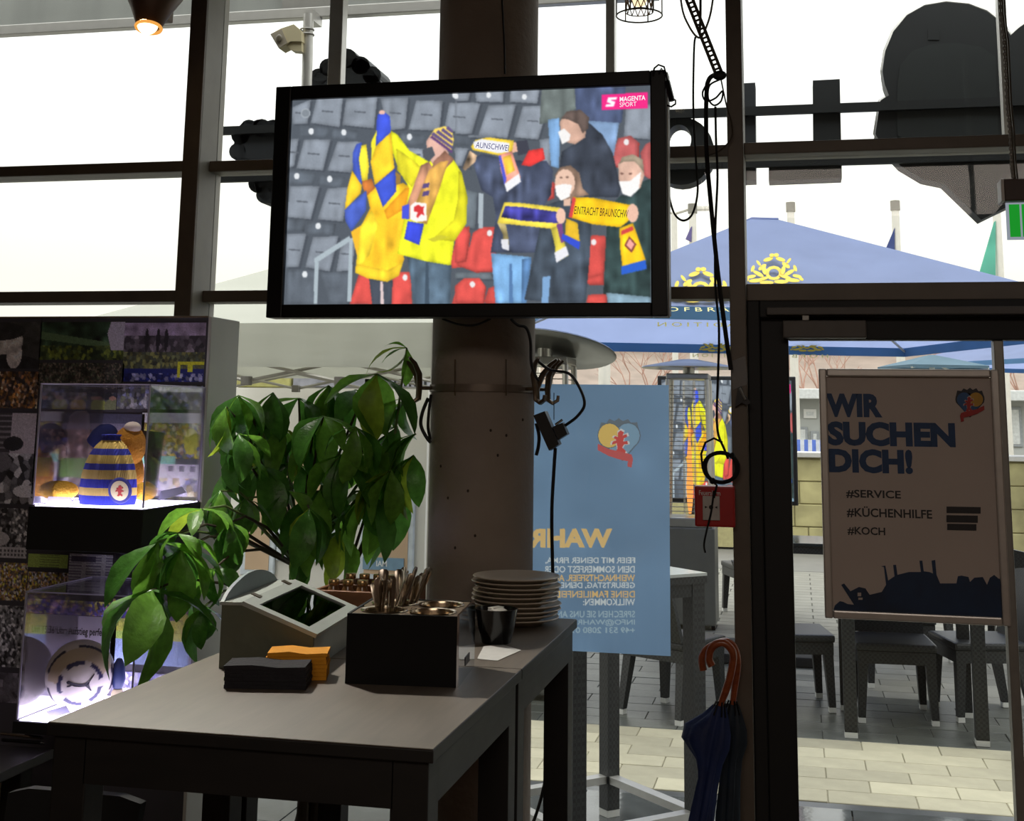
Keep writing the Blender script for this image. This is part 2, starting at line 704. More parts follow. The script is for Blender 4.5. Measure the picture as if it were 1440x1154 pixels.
# ------------------------------------------------------------------ room shell
XL, XR, YB, YW, ZC = -5.2, 3.4, -4.6, 4.56, 3.9
m_floor = wood_mat('dark_floor_boards', (46, 36, 28), (66, 52, 40), 0.35, 2.5, (14, 1, 1))
m_wall = mat('room_wall_plaster', (136, 118, 104), 0.9, 0, 0.08, 3, 0.1, 60)
m_ceil = mat('room_ceiling_plaster', (120, 108, 98), 0.9, 0, 0.06, 3)
fl = MB(); fl.box((XL, YB, -0.12), (XR, YW + 0.03, 0)); floor = fl.build('floor', mat('floor_screed', (50, 42, 36), 0.8), kind='structure')
x = XL + 0.01
k = 0
plank_mesh = None
while x < XR - 0.3:
    mb = MB(); mb.box((x, YB + 0.01, 0.0), (x + 0.295, YW - 0.01, 0.012))
    mb.build('floor_plank', m_floor, floor); x += 0.3
mb = MB(); mb.box((XL, YB, ZC), (XR, YW + 0.1, ZC + 0.15)); mb.build('ceiling', m_ceil, kind='structure')
mb = MB(); mb.box((XL - 0.15, YB, 0), (XL, YW, ZC)); mb.build('wall_left', m_wall, kind='structure')
mb = MB(); mb.box((XR, YB, 0), (XR + 0.15, YW, ZC)); mb.build('wall_right', m_wall, kind='structure')
mb = MB(); mb.box((XL - 0.15, YB - 0.15, 0), (XR + 0.15, YB, ZC)); mb.build('wall_back', m_wall, kind='structure')

# ------------------------------------------------------------------ window front: y = 4.36 (mullion noses) .. 4.56
YM, YT, YG = 4.36, 4.43, 4.51
mxa = (at(243, 440, YM).x + at(265, 95, YM).x) / 2
mxb = mxa + 0.066
mxc = (at(1019, 0, YM).x + at(1037, 1100, YM).x) / 2
mxd = (at(1041, 0, YM).x + at(1061, 1100, YM).x) / 2
z_u1, z_u0 = at(250, 226, YT).z, at(250, 241, YT).z      # upper transom
z_l1, z_l0 = at(243, 408, YT).z, at(243, 424, YT).z      # lower transom
w1 = thing('window_1', (XL, YG, 0), None, None, kind='structure')
w2 = thing('window_2', (mxb, YG, 0), None, None, kind='structure')
w3 = thing('window_3', (mxd, YG, 0), None, None, kind='structure')


m_frame_lit = mat('frame_metal_lit', (150, 146, 136), 0.5, 0.1, 0.06, 12)  # paler colour stands for sky light on the frame's sides and undersides


def bar(name, a, b, parent, m=m_frame, bev=0.004):
    """frame profile; default ones have daylight painted in: pale body, darker room-side face"""
    if m is not m_frame:
        return MB().bbox(a, b, bev).build(name, m, parent)
    o = MB().bbox((a[0], a[1] + 0.012, a[2]), b, bev).build(name, m_frame_lit, parent)
    MB().bbox(a, (b[0], a[1] + 0.0118, b[2]), 0.003).build('shaded_face', m_frame, o)
    return o


# mullion noses (full height)
t1 = bar('trim_1', (mxa, YM, 0), (mxb, YW, ZC), None); tag(t1, kind='structure')
t2 = bar('trim_2', (mxc, YM, 0), (mxd, YW, ZC), None); tag(t2, kind='structure')
# window 1: left of the first mullion
bar('transom', (XL, YT, z_u0), (mxa, YW, z_u1), w1)
bar('transom', (XL, YT, z_l0), (mxa, YW, z_l1), w1)
bar('sill', (XL, YT, 0), (mxa, YW, 0.09), w1)
bar('head', (XL, YT, 3.6), (mxa, YW, ZC), w1)
for a, b in ((0.09, z_l0), (z_l1, z_u0), (z_u1, 3.6)):
    MB().box((XL, YG, a), (mxa, YG + 0.008, b)).build('pane', m_glass, w1)
# window 2: between the mullions, with two slim posts in the upper lights
bar('transom', (mxb, 4.453, z_u0), (mxc, YW, z_u1), w2)
bar('transom', (mxb, 4.453, z_l0), (mxc, YW, z_l1), w2)
bar('sill', (mxb, 4.453, 0), (mxc, YW, 0.09), w2)
bar('head', (mxb, 4.453, 3.6), (mxc, YW, ZC), w2)
pa0, pa1 = at(465, 60, 4.6).x, at(484, 60, 4.6).x
pb0, pb1 = at(853, 40, 4.6).x, at(865.5, 40, 4.6).x
for a, b in ((pa0, pa1), (pb0, pb1)):
    bar('slim_post', (a, 4.575, z_l1), (b, 4.63, 3.6), w2, m_alu_light)
MB().box((mxb, YG, z_u1), (mxc, YG + 0.008, 3.6)).build('pane', m_glass, w2)
MB().box((mxb, YG, z_l1), (mxc, YG + 0.008, z_u0)).build('pane', m_glass, w2)
MB().box((mxb, YG, 0.09), (mxc, YG + 0.008, z_l0)).build('pane', m_glass, w2)
# window 3: fanlight above the door
zr = at(1050, 423, YT).z
bar('transom', (mxd, YT, z_u0), (XR, YW, z_u1), w3)
bar('transom', (mxd, YT, zr), (XR, YW, at(1050, 399, YT).z), w3)
bar('head', (mxd, YT, 3.6), (XR, YW, ZC), w3)
pc0, pc1 = at(1403, 40, 4.6).x, at(1415, 40, 4.6).x
bar('slim_post', (pc0, 4.575, z_u1), (pc1, 4.63, 3.6), w3, m_alu_light)
MB().box((mxd, YG, z_u1), (XR, YG + 0.008, 3.6)).build('pane', m_glass, w3)
MB().box((mxd, YG, at(1050, 399, YT).z), (XR, YG + 0.008, z_u0)).build('pane', m_glass, w3)

# door with two leaves
d1 = thing('door_1', (0.3, YG, 0), None, None, kind='structure')
dx0, dx1 = at(1075, 800, 4.45).x, at(1116, 800, 4.47).x
dz = at(1107, 478, 4.47).z
bar('door_frame_post', (mxd, 4.42, 0), (dx0, YW, zr), d1, m_frame_black)
bar('door_frame_head', (dx0, 4.42, at(1200, 446, 4.42).z), (XR, YW, zr), d1, m_frame_black)
leaf = bar('door_leaf_stile', (dx0, 4.46, 0.02), (dx1, 4.53, at(1200, 446, 4.46).z), d1, m_frame_black)
bar('door_leaf_head', (dx1, 4.46, dz), (XR, 4.53, at(1200, 446, 4.46).z), d1, m_frame_black)
sx0, sx1 = at(1398, 500, 4.47).x, at(1412, 500, 4.47).x
bar('meeting_stile', (sx0, 4.47, 0.02), (sx1, 4.53, dz), d1, m_alu)
bar('door_leaf_foot', (dx1, 4.46, 0.02), (XR, 4.53, 0.10), d1, m_frame_black)
MB().box((dx1, YG, 0.10), (sx0, YG + 0.008, dz)).build('pane', m_glass, d1)
MB().box((sx1, YG, 0.10), (XR, YG + 0.008, dz)).build('pane', m_glass, d1)
# door closer: slide rail and body
r0, r1 = at(1078, 443, 4.40), at(1440, 434, 4.40)
rail = MB().bbox((r0.x, 4.39, at(1100, 443, 4.40).z), (1.0, 4.42, at(1100, 432, 4.40).z), 0.003).build('closer_rail', m_alu_dark if 'm_alu_dark' in globals() else mat('dull_grey_metal', (92, 88, 84), 0.5, 0.3, 0.06, 20), d1)
b0, b1 = at(1101, 475, 4.40), at(1218, 450, 4.40)
MB().bbox((b0.x, 4.395, b0.z), (b1.x, 4.46, b1.z), 0.004).build('closer_body', MATS['dull_grey_metal'], d1)
MB().bbox((at(1128, 450, 4.4).x, 4.40, b1.z), (at(1138, 450, 4.4).x, 4.43, r0.z + 0.002), 0.002).build('closer_arm', m_alu, d1)

# round concrete column
YPC = 4.275
pc = Vector(((at(620.5, 0, YPC).x + at(757.5, 0, YPC).x) / 2, YPC, 0))
pr = 0.1755
m_conc = mat('painted_concrete', (150, 138, 126), 0.75, 0, 0.10, 5, 0.25, 40)
col_prof = [(pr, z) for z in np.linspace(0, ZC, 12)]
pil = MB().lathe(col_prof, pc, 48).build('pillar', m_conc, smooth=True, kind='structure')
mb = MB()
for (x, y) in ((690, 605), (658, 690), (700, 640), (640, 770), (735, 590), (620, 655), (668, 753), (712, 612), (630, 700)):
    d = ray(x, y); o2 = EYE - Vector((pc.x, pc.y, EYE.z)) ; o2.z = 0
    A = d.x * d.x + d.y * d.y; B = 2 * (o2.x * d.x + o2.y * d.y); Cc = o2.x ** 2 + o2.y ** 2 - pr * pr
    t = (-B - sqrt(max(B * B - 4 * A * Cc, 0))) / (2 * A)
    q = EYE + d * t
    mb.sphere(q, (0.004, 0.004, 0.005), 8, 5)
mb.build('plaster_flaw', mat('plaster_flaw_dark', (60, 50, 44), 0.9), pil)

# ------------------------------------------------------------------ outside ground
m_gdark = mat('asphalt_grey', (112, 110, 104), 0.7, 0, 0.12, 2)
mb = MB(); mb.box((-26, 4.56, -0.2), (30, 70, -0.03)); gr = mb.build('ground', m_gdark, kind='structure')
m_slab = mat('wet_granite', (74, 77, 77), 0.10, 0, 0.25, 6, 0.05, 20)
xs = -4.0
while xs < 3.2:
    MB().box((xs + 0.004, 4.62, -0.03), (xs + 0.596, 5.48, 0.0)).build('granite_slab', m_slab, gr)
    MB().box((xs + 0.004, 5.486, -0.03), (xs + 0.596, 6.30, 0.0)).build('granite_slab', m_slab, gr)
    xs += 0.6
MB().box((-4.0, 6.305, -0.03), (3.2, 6.395, -0.004)).build('drain_channel', mat('drain_steel', (96, 98, 98), 0.3, 0.4, 0.1, 10), gr)
m_pave_l = mat('dry_sandstone_paver', (172, 166, 142), 0.85, 0, 0.10, 7, 0.2, 50)
m_pave_d = mat('wet_slate_paver', (78, 80, 74), 0.42, 0, 0.25, 5, 0.1, 30, spec=0.35)
m_pave_g = mat('grey_concrete_paver', (124, 122, 112), 0.6, 0, 0.10, 5, 0.15, 30, spec=0.3)
pv = {}
for key, (c, rg, vr, sp, sc) in {'l': ((172, 166, 142), 0.85, 0.10, 0.5, 7), 'd': ((78, 80, 74), 0.42, 0.25, 0.35, 5), 'g': ((124, 122, 112), 0.6, 0.10, 0.3, 5)}.items():
    for v, f in enumerate((0.92, 1.0, 1.06)):
        b = MB(); b.bbox((0.002, 0.002, -0.05), (0.398, 0.198, 0.0), 0.003, 1)
        me = b.mesh('paver')
        me.materials.append(mat('paver_%s_%d' % ({'l': 'sandstone', 'd': 'wet_slate', 'g': 'concrete'}[key], v), tuple(min(255, q * f) for q in c), rg, 0, vr, sc, 0.2, 40, spec=sp))
        pv[key, v] = me
MB().box((-3, 6.4, -0.029), (6.2, 7.6, -0.007)).build('joint_sand', mat('sand_joint_pale', (150, 144, 122), 0.95), gr)
MB().box((-3, 7.6, -0.029), (6.2, 15.7, -0.007)).build('joint_sand', mat('sand_joint_grey', (72, 72, 66), 0.95), gr)
far = MB()
for r in range(46):
    y = 6.40 + 0.2 * r
    for c in range(-7, 14):
        xx = c * 0.4 - 0.3 + (0.2 if r % 2 else 0.0) - 0.0
        if xx < -2.5 or xx > 1.7 + max(0, (y - 8) * 0.4):
            continue
        kk = 'l' if y < 7.55 else ('d' if (y < 8.8 or (xx < -0.2 and y < 10.0)) else 'g')
        if y < 10.6 and xx < 1.9:
            o = link('paver', pv[kk, int(rng.integers(0, 3))], None, gr)
            o.location = (xx, y, rng.uniform(-0.002, 0.0015))
        else:
            far.bbox((xx + 0.004, y + 0.004, -0.04), (xx + 0.396, y + 0.196, 0.0), 0.004, 1)
far.build('paver_field', m_pave_g, gr, kind='stuff')
# ------------------------------------------------------------------ television on the column
YS = 3.80                                      # screen plane
tx0, tx1, tz0, tz1 = -1.5775, -0.4135, 2.0575, 2.7215
ox0, ox1, oz0, oz1 = -1.631, -0.365, 2.016, 2.7665
tv = thing('television', ((ox0 + ox1) / 2, 3.9, oz0), 'wide black television showing football fans, mounted high on the round column', 'television')
m_bezel = mat('black_tv_bezel', (5, 6, 6), 0.4, 0, 0.05, 20, spec=0.3)
mb = MB()
for a, b in (((ox0, 3.785, oz0), (tx0, 3.86, oz1)), ((tx1, 3.785, oz0), (ox1, 3.86, oz1)),
             ((tx0, 3.785, oz0), (tx1, 3.86, tz0)), ((tx0, 3.785, tz1), (tx1, 3.86, oz1))):
    mb.bbox(a, b, 0.004)
mb.build('bezel', m_bezel, tv)
MB().bbox((ox0 + 0.01, 3.862, oz0 + 0.01), (ox1 - 0.01, 3.91, oz1 - 0.01), 0.012).build('back_shell', m_black_matt, tv)
MB().bbox((ox1 - 0.0005, 3.80, oz0 + 0.004), (ox1 + 0.004, 3.86, oz1 - 0.004), 0.002).build('side_trim', m_alu, tv)
MB().box((tx0, YS + 0.006, tz0), (tx1, YS + 0.012, tz1)).build('panel', m_black, tv)
mb = MB(); mb.bbox((pc.x - 0.2, 3.90, 2.2), (pc.x + 0.2, 3.94, 2.55), 0.005); mb.bbox((pc.x - 0.08, 3.93, 2.28), (pc.x + 0.08, 4.12, 2.48), 0.005)
mb.build('wall_bracket', m_black_matt, tv)

cv = Canvas(YS, tx0, tx1, tz0, tz1, 600, 342, (92, 100, 108))


def TA(pts):
    return [(370 + x / 3.207, 90 + y / 3.206) for x, y in pts]


def TB(pts):
    return [(640 + x / 3.206, 90 + y / 3.206) for x, y in pts]


def dA(x, y, r, col, ry=None):
    cv.poly(TA(ell(x, y, r, ry or r, 14)), col)


def dB(x, y, r, col, ry=None):
    cv.poly(TB(ell(x, y, r, ry or r, 14)), col)


# grey folded stand seats, row by row
seat, seat_d, gap = (124, 132, 143), (84, 92, 102), (62, 68, 77)
cv.C[:] = (72, 79, 88)
for q in ([(132, 195), (215, 160), (200, 270), (132, 270)], [(240, 160), (360, 155), (345, 285), (215, 265)],
          [(375, 160), (515, 150), (500, 290), (357, 275)], [(530, 155), (655, 150), (640, 290), (560, 300)],
          [(690, 165), (810, 165), (795, 300), (655, 295)], [(840, 175), (945, 175), (930, 310), (815, 300)],
          [(185, 340), (305, 340), (270, 480), (150, 470)], [(335, 350), (440, 350), (400, 490), (290, 480)],
          [(120, 340), (160, 335), (140, 460), (120, 465)], [(640, 375), (740, 385), (720, 460), (640, 420)],
          [(120, 550), (255, 550), (215, 700), (112, 690)], [(290, 560), (390, 555), (360, 710), (245, 700)],
          [(108, 765), (195, 765), (160, 915), (105, 915)], [(225, 780), (340, 775), (300, 935), (190, 915)],
          [(355, 790), (420, 780), (400, 930), (330, 935)], [(860, 380), (930, 380), (930, 470), (880, 460)]):
    cv.poly(TA([(x + 10, y + 8) for x, y in q]), gap)
    cv.poly(TA(q), seat, 0.05)
    cx, cy = sum(p[0] for p in q) / 4, sum(p[1] for p in q) / 4
    cv.poly(TA([(cx - 26, cy - 8), (cx + 26, cy - 4), (cx + 26, cy + 3), (cx - 26, cy - 1)]), (84, 90, 99))
for q in ([(165, 275), (300, 285), (290, 330), (160, 330)], [(315, 290), (430, 300), (420, 340), (305, 335)],
          [(610, 310), (730, 320), (720, 370), (620, 360)], [(860, 315), (930, 320), (930, 370), (865, 365)],
          [(115, 480), (240, 490), (225, 545), (112, 540)], [(255, 500), (370, 510), (350, 555), (245, 550)],
          [(105, 695), (195, 700), (185, 755), (105, 750)], [(200, 710), (330, 720), (320, 770), (195, 765)],
          [(110, 925), (250, 930), (240, 1083), (105, 1083)], [(255, 940), (400, 935), (390, 1083), (300, 1083)]):
    cv.poly(TA(q), seat_d, 0.06)
for x, y in ((217, 303), (364, 308), (660, 328), (152, 505), (300, 518), (248, 730), (188, 948), (865, 140)):
    dA(x, y, 12, (214, 218, 222), 15)
for q in ([(0, 170), (115, 175), (75, 315), (0, 315)], [(150, 185), (275, 180), (235, 335), (105, 320)],
          [(305, 190), (420, 185), (375, 340), (265, 330)], [(0, 375), (60, 380), (30, 460), (0, 460)],
          [(0, 118), (70, 116), (60, 165), (0, 168)], [(90, 120), (220, 118), (215, 172), (95, 170)], [(250, 122), (380, 118), (370, 178), (245, 170)],
          [(60, 320), (190, 325), (180, 335), (60, 330)], [(380, 340), (430, 335), (430, 470), (390, 440)], [(130, 420), (200, 410), (190, 500), (150, 490)],
          [(30, 560), (100, 580), (90, 740), (30, 740)], [(0, 940), (160, 940), (170, 970), (0, 965)], [(770, 200), (882, 180), (882, 340), (760, 330)]):
    cv.poly(TB([(x + 9, y + 8) for x, y in q]), gap)
    cv.poly(TB(q), seat if q[0][1] < 400 else (98, 108, 116), 0.05)
for x, y in ((20, 240), (190, 250), (350, 258)):
    cv.poly(TB([(x - 26, y - 6), (x + 26, y - 2), (x + 26, y + 4), (x - 26, y)]), (84, 90, 99))
for x, y in ((4, 145), (151, 140), (312, 148)):
    dB(x, y, 11, (214, 218, 222), 13)
# red seats
red, red_d = (206, 72, 66), (150, 52, 48)
for q in ([(390, 1083), (430, 950), (490, 945), (495, 1083)], [(580, 1083), (585, 940), (665, 935), (672, 1083)],
          [(845, 890), (880, 750), (930, 730), (930, 915), (850, 920)], [(850, 1083), (880, 985), (930, 970), (930, 1083)]):
    cv.poly(TA(q), red, 0.06)
dA(640, 962, 11, (225, 225, 225), 14)
for q in ([(0, 740), (45, 730), (65, 760), (45, 885), (0, 895)], [(80, 760), (120, 735), (180, 735), (175, 930), (90, 935), (0, 900), (50, 890)],
          [(0, 1000), (40, 965), (110, 965), (135, 1000), (125, 1077), (0, 1077)], [(150, 1010), (180, 1000), (190, 1077), (130, 1077)],
          [(590, 990), (600, 790), (620, 770), (678, 775), (665, 950), (600, 965)], [(585, 965), (665, 950), (665, 990), (600, 990)],
          [(710, 400), (735, 335), (790, 322), (825, 350), (820, 450), (720, 460)], [(835, 400), (860, 360), (882, 350), (882, 520), (850, 500)],
          [(395, 615), (415, 545), (445, 530), (440, 600)], [(600, 1040), (680, 1035), (680, 1077), (590, 1077)]):
    cv.poly(TB([(x + 6, y + 6) for x, y in q]), red_d)
    cv.poly(TB(q), red if q[0][1] > 330 and q[0][0] < 700 else (178, 84, 84), 0.06)
for x, y in ((155, 762), (78, 993), (625, 803), (772, 352)):
    dB(x, y, 12, (225, 222, 222), 14)
# hand rails
for q in ([(232, 875), (388, 775), (398, 795), (250, 890), (245, 1080), (228, 1080)], [(388, 785), (405, 785), (398, 1070), (380, 1070)]):
    cv.poly(TA(q), (160, 174, 182))
cv.poly(TB([(105, 580), (128, 585), (125, 740), (105, 740)]), (160, 172, 180))
# spectators behind, upper right
cv.poly(TB([(390, 115), (545, 108), (545, 200), (480, 250), (380, 272)]), (104, 114, 112), 0.10)
cv.poly(TB([(540, 108), (770, 103), (752, 260), (700, 300), (600, 250), (545, 215)]), (68, 80, 112), 0.12)
cv.poly(TB([(418, 250), (470, 243), (472, 350), (468, 470), (432, 460)]), (116, 158, 204), 0.08)
cv.poly(TB([(600, 255), (740, 265), (715, 420), (690, 370), (620, 330)]), (116, 144, 180), 0.08)
# man in black jacket
cv.poly(TB([(480, 395), (560, 345), (600, 262), (665, 320), (710, 400), (748, 560), (735, 600), (580, 600), (540, 480), (470, 470)]), (50, 56, 68), 0.12)
cv.poly(TB([(472, 260), (500, 222), (560, 212), (590, 250), (588, 330), (540, 362), (500, 352), (476, 310)]), (198, 158, 138), 0.05)
cv.poly(TB([(478, 245), (505, 213), (565, 206), (604, 240), (600, 292), (575, 312), (555, 270), (510, 250)]), (98, 82, 76), 0.10)
cv.poly(TB([(464, 306), (492, 290), (520, 318), (515, 345), (482, 362)]), (232, 230, 228))
# fan holding the upper scarf
cv.poly(TB([(75, 430), (120, 405), (250, 430), (330, 440), (410, 435), (442, 480), (432, 590), (400, 640), (392, 850), (160, 850), (185, 690), (170, 600), (120, 570)]), (60, 68, 90), 0.14)
cv.poly(TB([(258, 350), (325, 342), (338, 400), (285, 412)]), (52, 54, 66))
cv.poly(TB([(298, 455), (332, 390), (396, 378), (406, 428), (340, 462)]), (222, 52, 50), 0.06)
cv.poly(TB([(162, 852), (345, 870), (322, 1077), (182, 1077)]), (112, 160, 206), 0.08)
cv.poly(TB([(245, 900), (256, 900), (262, 1077), (244, 1077)]), (74, 112, 160))
cv.poly(TB([(300, 880), (345, 872), (322, 1077), (300, 1077)]), (84, 126, 176), 0.1)
cv.poly(TB([(240, 355), (275, 352), (282, 395), (245, 402)]), (222, 170, 146))
cv.poly(TB([(72, 372), (92, 342), (150, 330), (265, 345), (258, 392), (195, 412), (80, 388)]), (244, 208, 60), 0.05)
cv.poly(TB([(82, 352), (120, 338), (245, 356), (240, 396), (196, 402), (86, 380)]), (226, 226, 232))
cv.poly(TB([(196, 410), (256, 392), (296, 512), (234, 572), (206, 480)]), (236, 150, 130), 0.10)
cv.poly(TB([(214, 420), (250, 408), (270, 480), (232, 500)]), (240, 190, 60), 0.10)
cv.poly(TB([(222, 540), (288, 494), (297, 530), (233, 577)]), (232, 232, 236))
cv.poly(TB([(196, 415), (206, 410), (232, 520), (222, 545)]), (74, 80, 200))
cv.poly(TB([(66, 390), (98, 412), (92, 440), (44, 482), (34, 470)]), (180, 150, 120), 0.3)
# woman
cv.poly(TB([(395, 640), (470, 615), (540, 605), (620, 640), (606, 880), (588, 1075), (470, 1077), (312, 1062), (378, 760)]), (56, 66, 78), 0.12)
cv.poly(TB([(395, 960), (430, 955), (420, 1077), (390, 1077)]), (116, 156, 200))
cv.poly(TB([(450, 500), (475, 465), (520, 456), (560, 490), (575, 560), (605, 590), (545, 600), (520, 620), (470, 610)]), (140, 112, 94), 0.10)
dB(495, 535, 46, (222, 184, 162), 62)
cv.poly(TB([(450, 548), (490, 540), (528, 545), (516, 598), (478, 616), (456, 590)]), (236, 234, 232))
cv.poly(TB([(488, 612), (520, 605), (520, 640), (490, 640)]), (214, 176, 154))
# man on the right
cv.poly(TB([(690, 650), (750, 590), (800, 600), (845, 530), (882, 515), (882, 1052), (668, 1036), (680, 800)]), (42, 60, 60), 0.14)
cv.poly(TB([(680, 1030), (882, 1050), (882, 1077), (690, 1077)]), (124, 154, 172), 0.08)
cv.poly(TB([(735, 450), (760, 420), (815, 412), (848, 450), (852, 505), (835, 560), (760, 575), (738, 520)]), (212, 172, 152), 0.05)
cv.poly(TB([(738, 452), (752, 420), (800, 406), (846, 430), (852, 490), (838, 470), (810, 440), (760, 440)]), (160, 144, 122), 0.08)
cv.poly(TB([(738, 530), (790, 526), (838, 486), (828, 565), (790, 598), (755, 585)]), (238, 236, 234))
for x in (752, 790):
    dB(x, 494, 8, (120, 86, 76), 5)
dB(478, 512, 7, (120, 92, 80), 5); dB(506, 510, 7, (120, 92, 80), 5)
# scarf with the navy middle
cv.poly(TB([(222, 622), (300, 626), (480, 648), (470, 746), (300, 728), (190, 716)]), (240, 214, 70), 0.05)
cv.poly(TB([(226, 640), (300, 644), (476, 668), (468, 718), (300, 706), (208, 690)]), (58, 56, 142), 0.22)
cv.poly(TB([(190, 716), (228, 720), (242, 790), (244, 842), (212, 830), (216, 770)]), (206, 186, 120), 0.2)
cv.poly(TB([(206, 790), (240, 790), (244, 842), (212, 832)]), (214, 214, 220))
cv.poly(TB([(432, 742), (478, 720), (492, 800), (512, 862), (456, 896), (450, 820)]), (228, 208, 70), 0.1)
cv.poly(TB([(456, 722), (482, 718), (494, 800), (478, 806)]), (110, 60, 120))
cv.poly(TB([(448, 850), (500, 820), (513, 860), (456, 896)]), (224, 224, 230))
# yellow scarf
cv.poly(TB([(530, 600), (620, 602), (796, 636), (790, 700), (745, 736), (620, 722), (512, 690)]), (244, 192, 22), 0.05)
cv.poly(TB([(512, 690), (530, 600), (545, 604), (528, 694)]), (206, 60, 60))
cv.poly(TB([(500, 695), (552, 716), (562, 800), (495, 775)]), (238, 190, 40), 0.06)
cv.poly(TB([(484, 764), (562, 800), (560, 838), (480, 788)]), (44, 70, 200))
cv.poly(TB([(740, 740), (802, 716), (862, 890), (755, 926), (744, 830)]), (238, 184, 24), 0.06)
cv.poly(TB([(748, 752), (800, 730), (806, 748), (748, 772)]), (200, 60, 60))
cv.poly(TB([(785, 775), (818, 812), (796, 852), (762, 818)]), (120, 60, 50))
cv.poly(TB([(786, 786), (808, 812), (794, 838), (772, 816)]), (236, 160, 150))
cv.poly(TB([(748, 912), (860, 882), (863, 924), (750, 950)]), (36, 86, 196))
dB(477, 685, 22, (230, 186, 164), 36); dB(800, 672, 27, (226, 180, 158), 42)
# woman in the long yellow-orange coat with two-coloured flag
cv.poly(TA([(478, 966), (585, 976), (578, 1083), (492, 1083)]), (60, 66, 78), 0.05)
cv.poly(TA([(528, 980), (540, 980), (545, 1083), (530, 1083)]), (214, 190, 190))
cv.poly(TA([(455, 530), (520, 560), (560, 560), (630, 535), (672, 560), (640, 640), (645, 700), (624, 760), (636, 880), (612, 955), (560, 982), (470, 966), (414, 940), (428, 830), (432, 750), (482, 650)]), (246, 190, 34), 0.09)
cv.poly(TA([(640, 560), (668, 560), (642, 650), (560, 700), (545, 660)]), (240, 160, 30), 0.06)
cv.poly(TA([(432, 740), (490, 660), (520, 720), (480, 860), (420, 930)]), (250, 214, 44), 0.08)
cv.poly(TA([(420, 900), (560, 930), (632, 890), (612, 955), (560, 980), (470, 966), (416, 940)]), (248, 204, 40), 0.06)
cv.poly(TA([(446, 528), (490, 516), (505, 560), (468, 592), (450, 560)]), (186, 104, 44), 0.08)
cv.poly(TA([(434, 370), (465, 362), (478, 460), (470, 522), (444, 528), (432, 440)]), (244, 222, 50), 0.06)
cv.poly(TA([(404, 400), (420, 362), (446, 352), (432, 430), (446, 530), (440, 560), (405, 480)]), (64, 88, 196), 0.06)
cv.poly(TA([(402, 480), (446, 548), (440, 584), (368, 656), (380, 560)]), (250, 202, 40), 0.06)
cv.poly(TA([(368, 656), (466, 568), (464, 660), (398, 756), (370, 706)]), (62, 84, 176), 0.08)
cv.poly(TA([(396, 756), (440, 728), (424, 866)]), (240, 180, 40))
# man in the bright yellow jacket
cv.poly(TA([(650, 868), (850, 905), (842, 1083), (682, 1083)]), (78, 98, 116), 0.10)
cv.poly(TA([(735, 890), (745, 892), (750, 1083), (728, 1083)]), (56, 72, 88))
cv.poly(TA([(575, 300), (606, 318), (660, 390), (748, 440), (852, 420), (896, 490), (922, 600), (916, 720), (862, 800), (846, 908), (740, 890), (604, 856), (636, 690), (660, 560), (612, 480), (585, 400)]), (230, 232, 34), 0.07)
cv.poly(TA([(880, 480), (896, 490), (922, 600), (916, 720), (862, 800), (760, 790), (860, 700), (880, 600)]), (214, 208, 30), 0.06)
cv.poly(TA([(600, 380), (660, 420), (720, 470), (670, 556), (606, 480)]), (218, 208, 36), 0.06)
cv.poly(TA([(590, 480), (620, 500), (618, 536), (600, 546)]), (146, 110, 50))
cv.poly(TA([(735, 350), (756, 318), (806, 360), (838, 400), (826, 430), (770, 460), (745, 420)]), (212, 166, 150), 0.05)
cv.poly(TA([(768, 440), (820, 390), (862, 430), (800, 500), (760, 480)]), (150, 104, 84), 0.08)
cv.poly(TA([(718, 385), (762, 372), (776, 412), (748, 438), (722, 420)]), (72, 76, 84))
cv.poly(TA([(752, 326), (774, 292), (820, 280), (852, 300), (860, 340), (850, 396), (806, 362)]), (238, 206, 92))
for k in range(4):
    o = k * 22
    cv.poly(TA([(758 + o, 318 - o * 0.4), (768 + o, 306 - o * 0.4), (856, 372 - o * 1.1), (852, 384 - o * 1.1)]), (92, 76, 120))
cv.poly(TA([(752, 330), (762, 322), (856, 392), (850, 402)]), (90, 60, 110))
cv.poly(TA([(712, 456), (748, 440), (766, 470), (700, 600), (660, 700), (626, 694)]), (176, 124, 96), 0.18)
cv.poly(TA([(628, 640), (660, 630), (658, 700), (624, 696)]), (64, 74, 210))
cv.poly(TA([(748, 478), (800, 440), (836, 436), (790, 580), (738, 722), (664, 704), (700, 600)]), (212, 160, 74), 0.10)
for y in (540, 575):
    cv.poly(TA([(722, y), (752, y - 6), (746, y + 16), (716, y + 22)]), (84, 66, 120))
cv.poly(TA([(664, 640), (684, 622), (736, 628), (738, 706), (690, 712), (664, 700)]), (246, 234, 230))
cv.poly(TA([(682, 642), (700, 634), (716, 644), (726, 640), (722, 664), (728, 682), (712, 676), (698, 694), (690, 688), (698, 668), (680, 664)]), (206, 44, 48))
cv.poly(TA([(652, 708), (726, 720), (704, 816), (636, 788)]), (52, 68, 214), 0.06)
cv.poly(TA([(740, 790), (800, 770), (840, 780), (768, 802)]), (196, 190, 40))
# scarf-flag held up by the man
cv.poly(TA([(514, 232), (540, 210), (572, 236), (577, 306), (506, 372)]), (56, 78, 206), 0.06)
cv.poly(TA([(506, 372), (577, 306), (592, 470), (504, 546), (484, 440)]), (246, 200, 38), 0.06)
cv.poly(TA([(504, 546), (596, 470), (601, 574), (540, 646)]), (54, 76, 196), 0.06)
cv.poly(TA([(488, 350), (512, 300), (508, 372), (488, 430)]), (236, 224, 44))
dA(536, 218, 14, (226, 176, 160), 10)
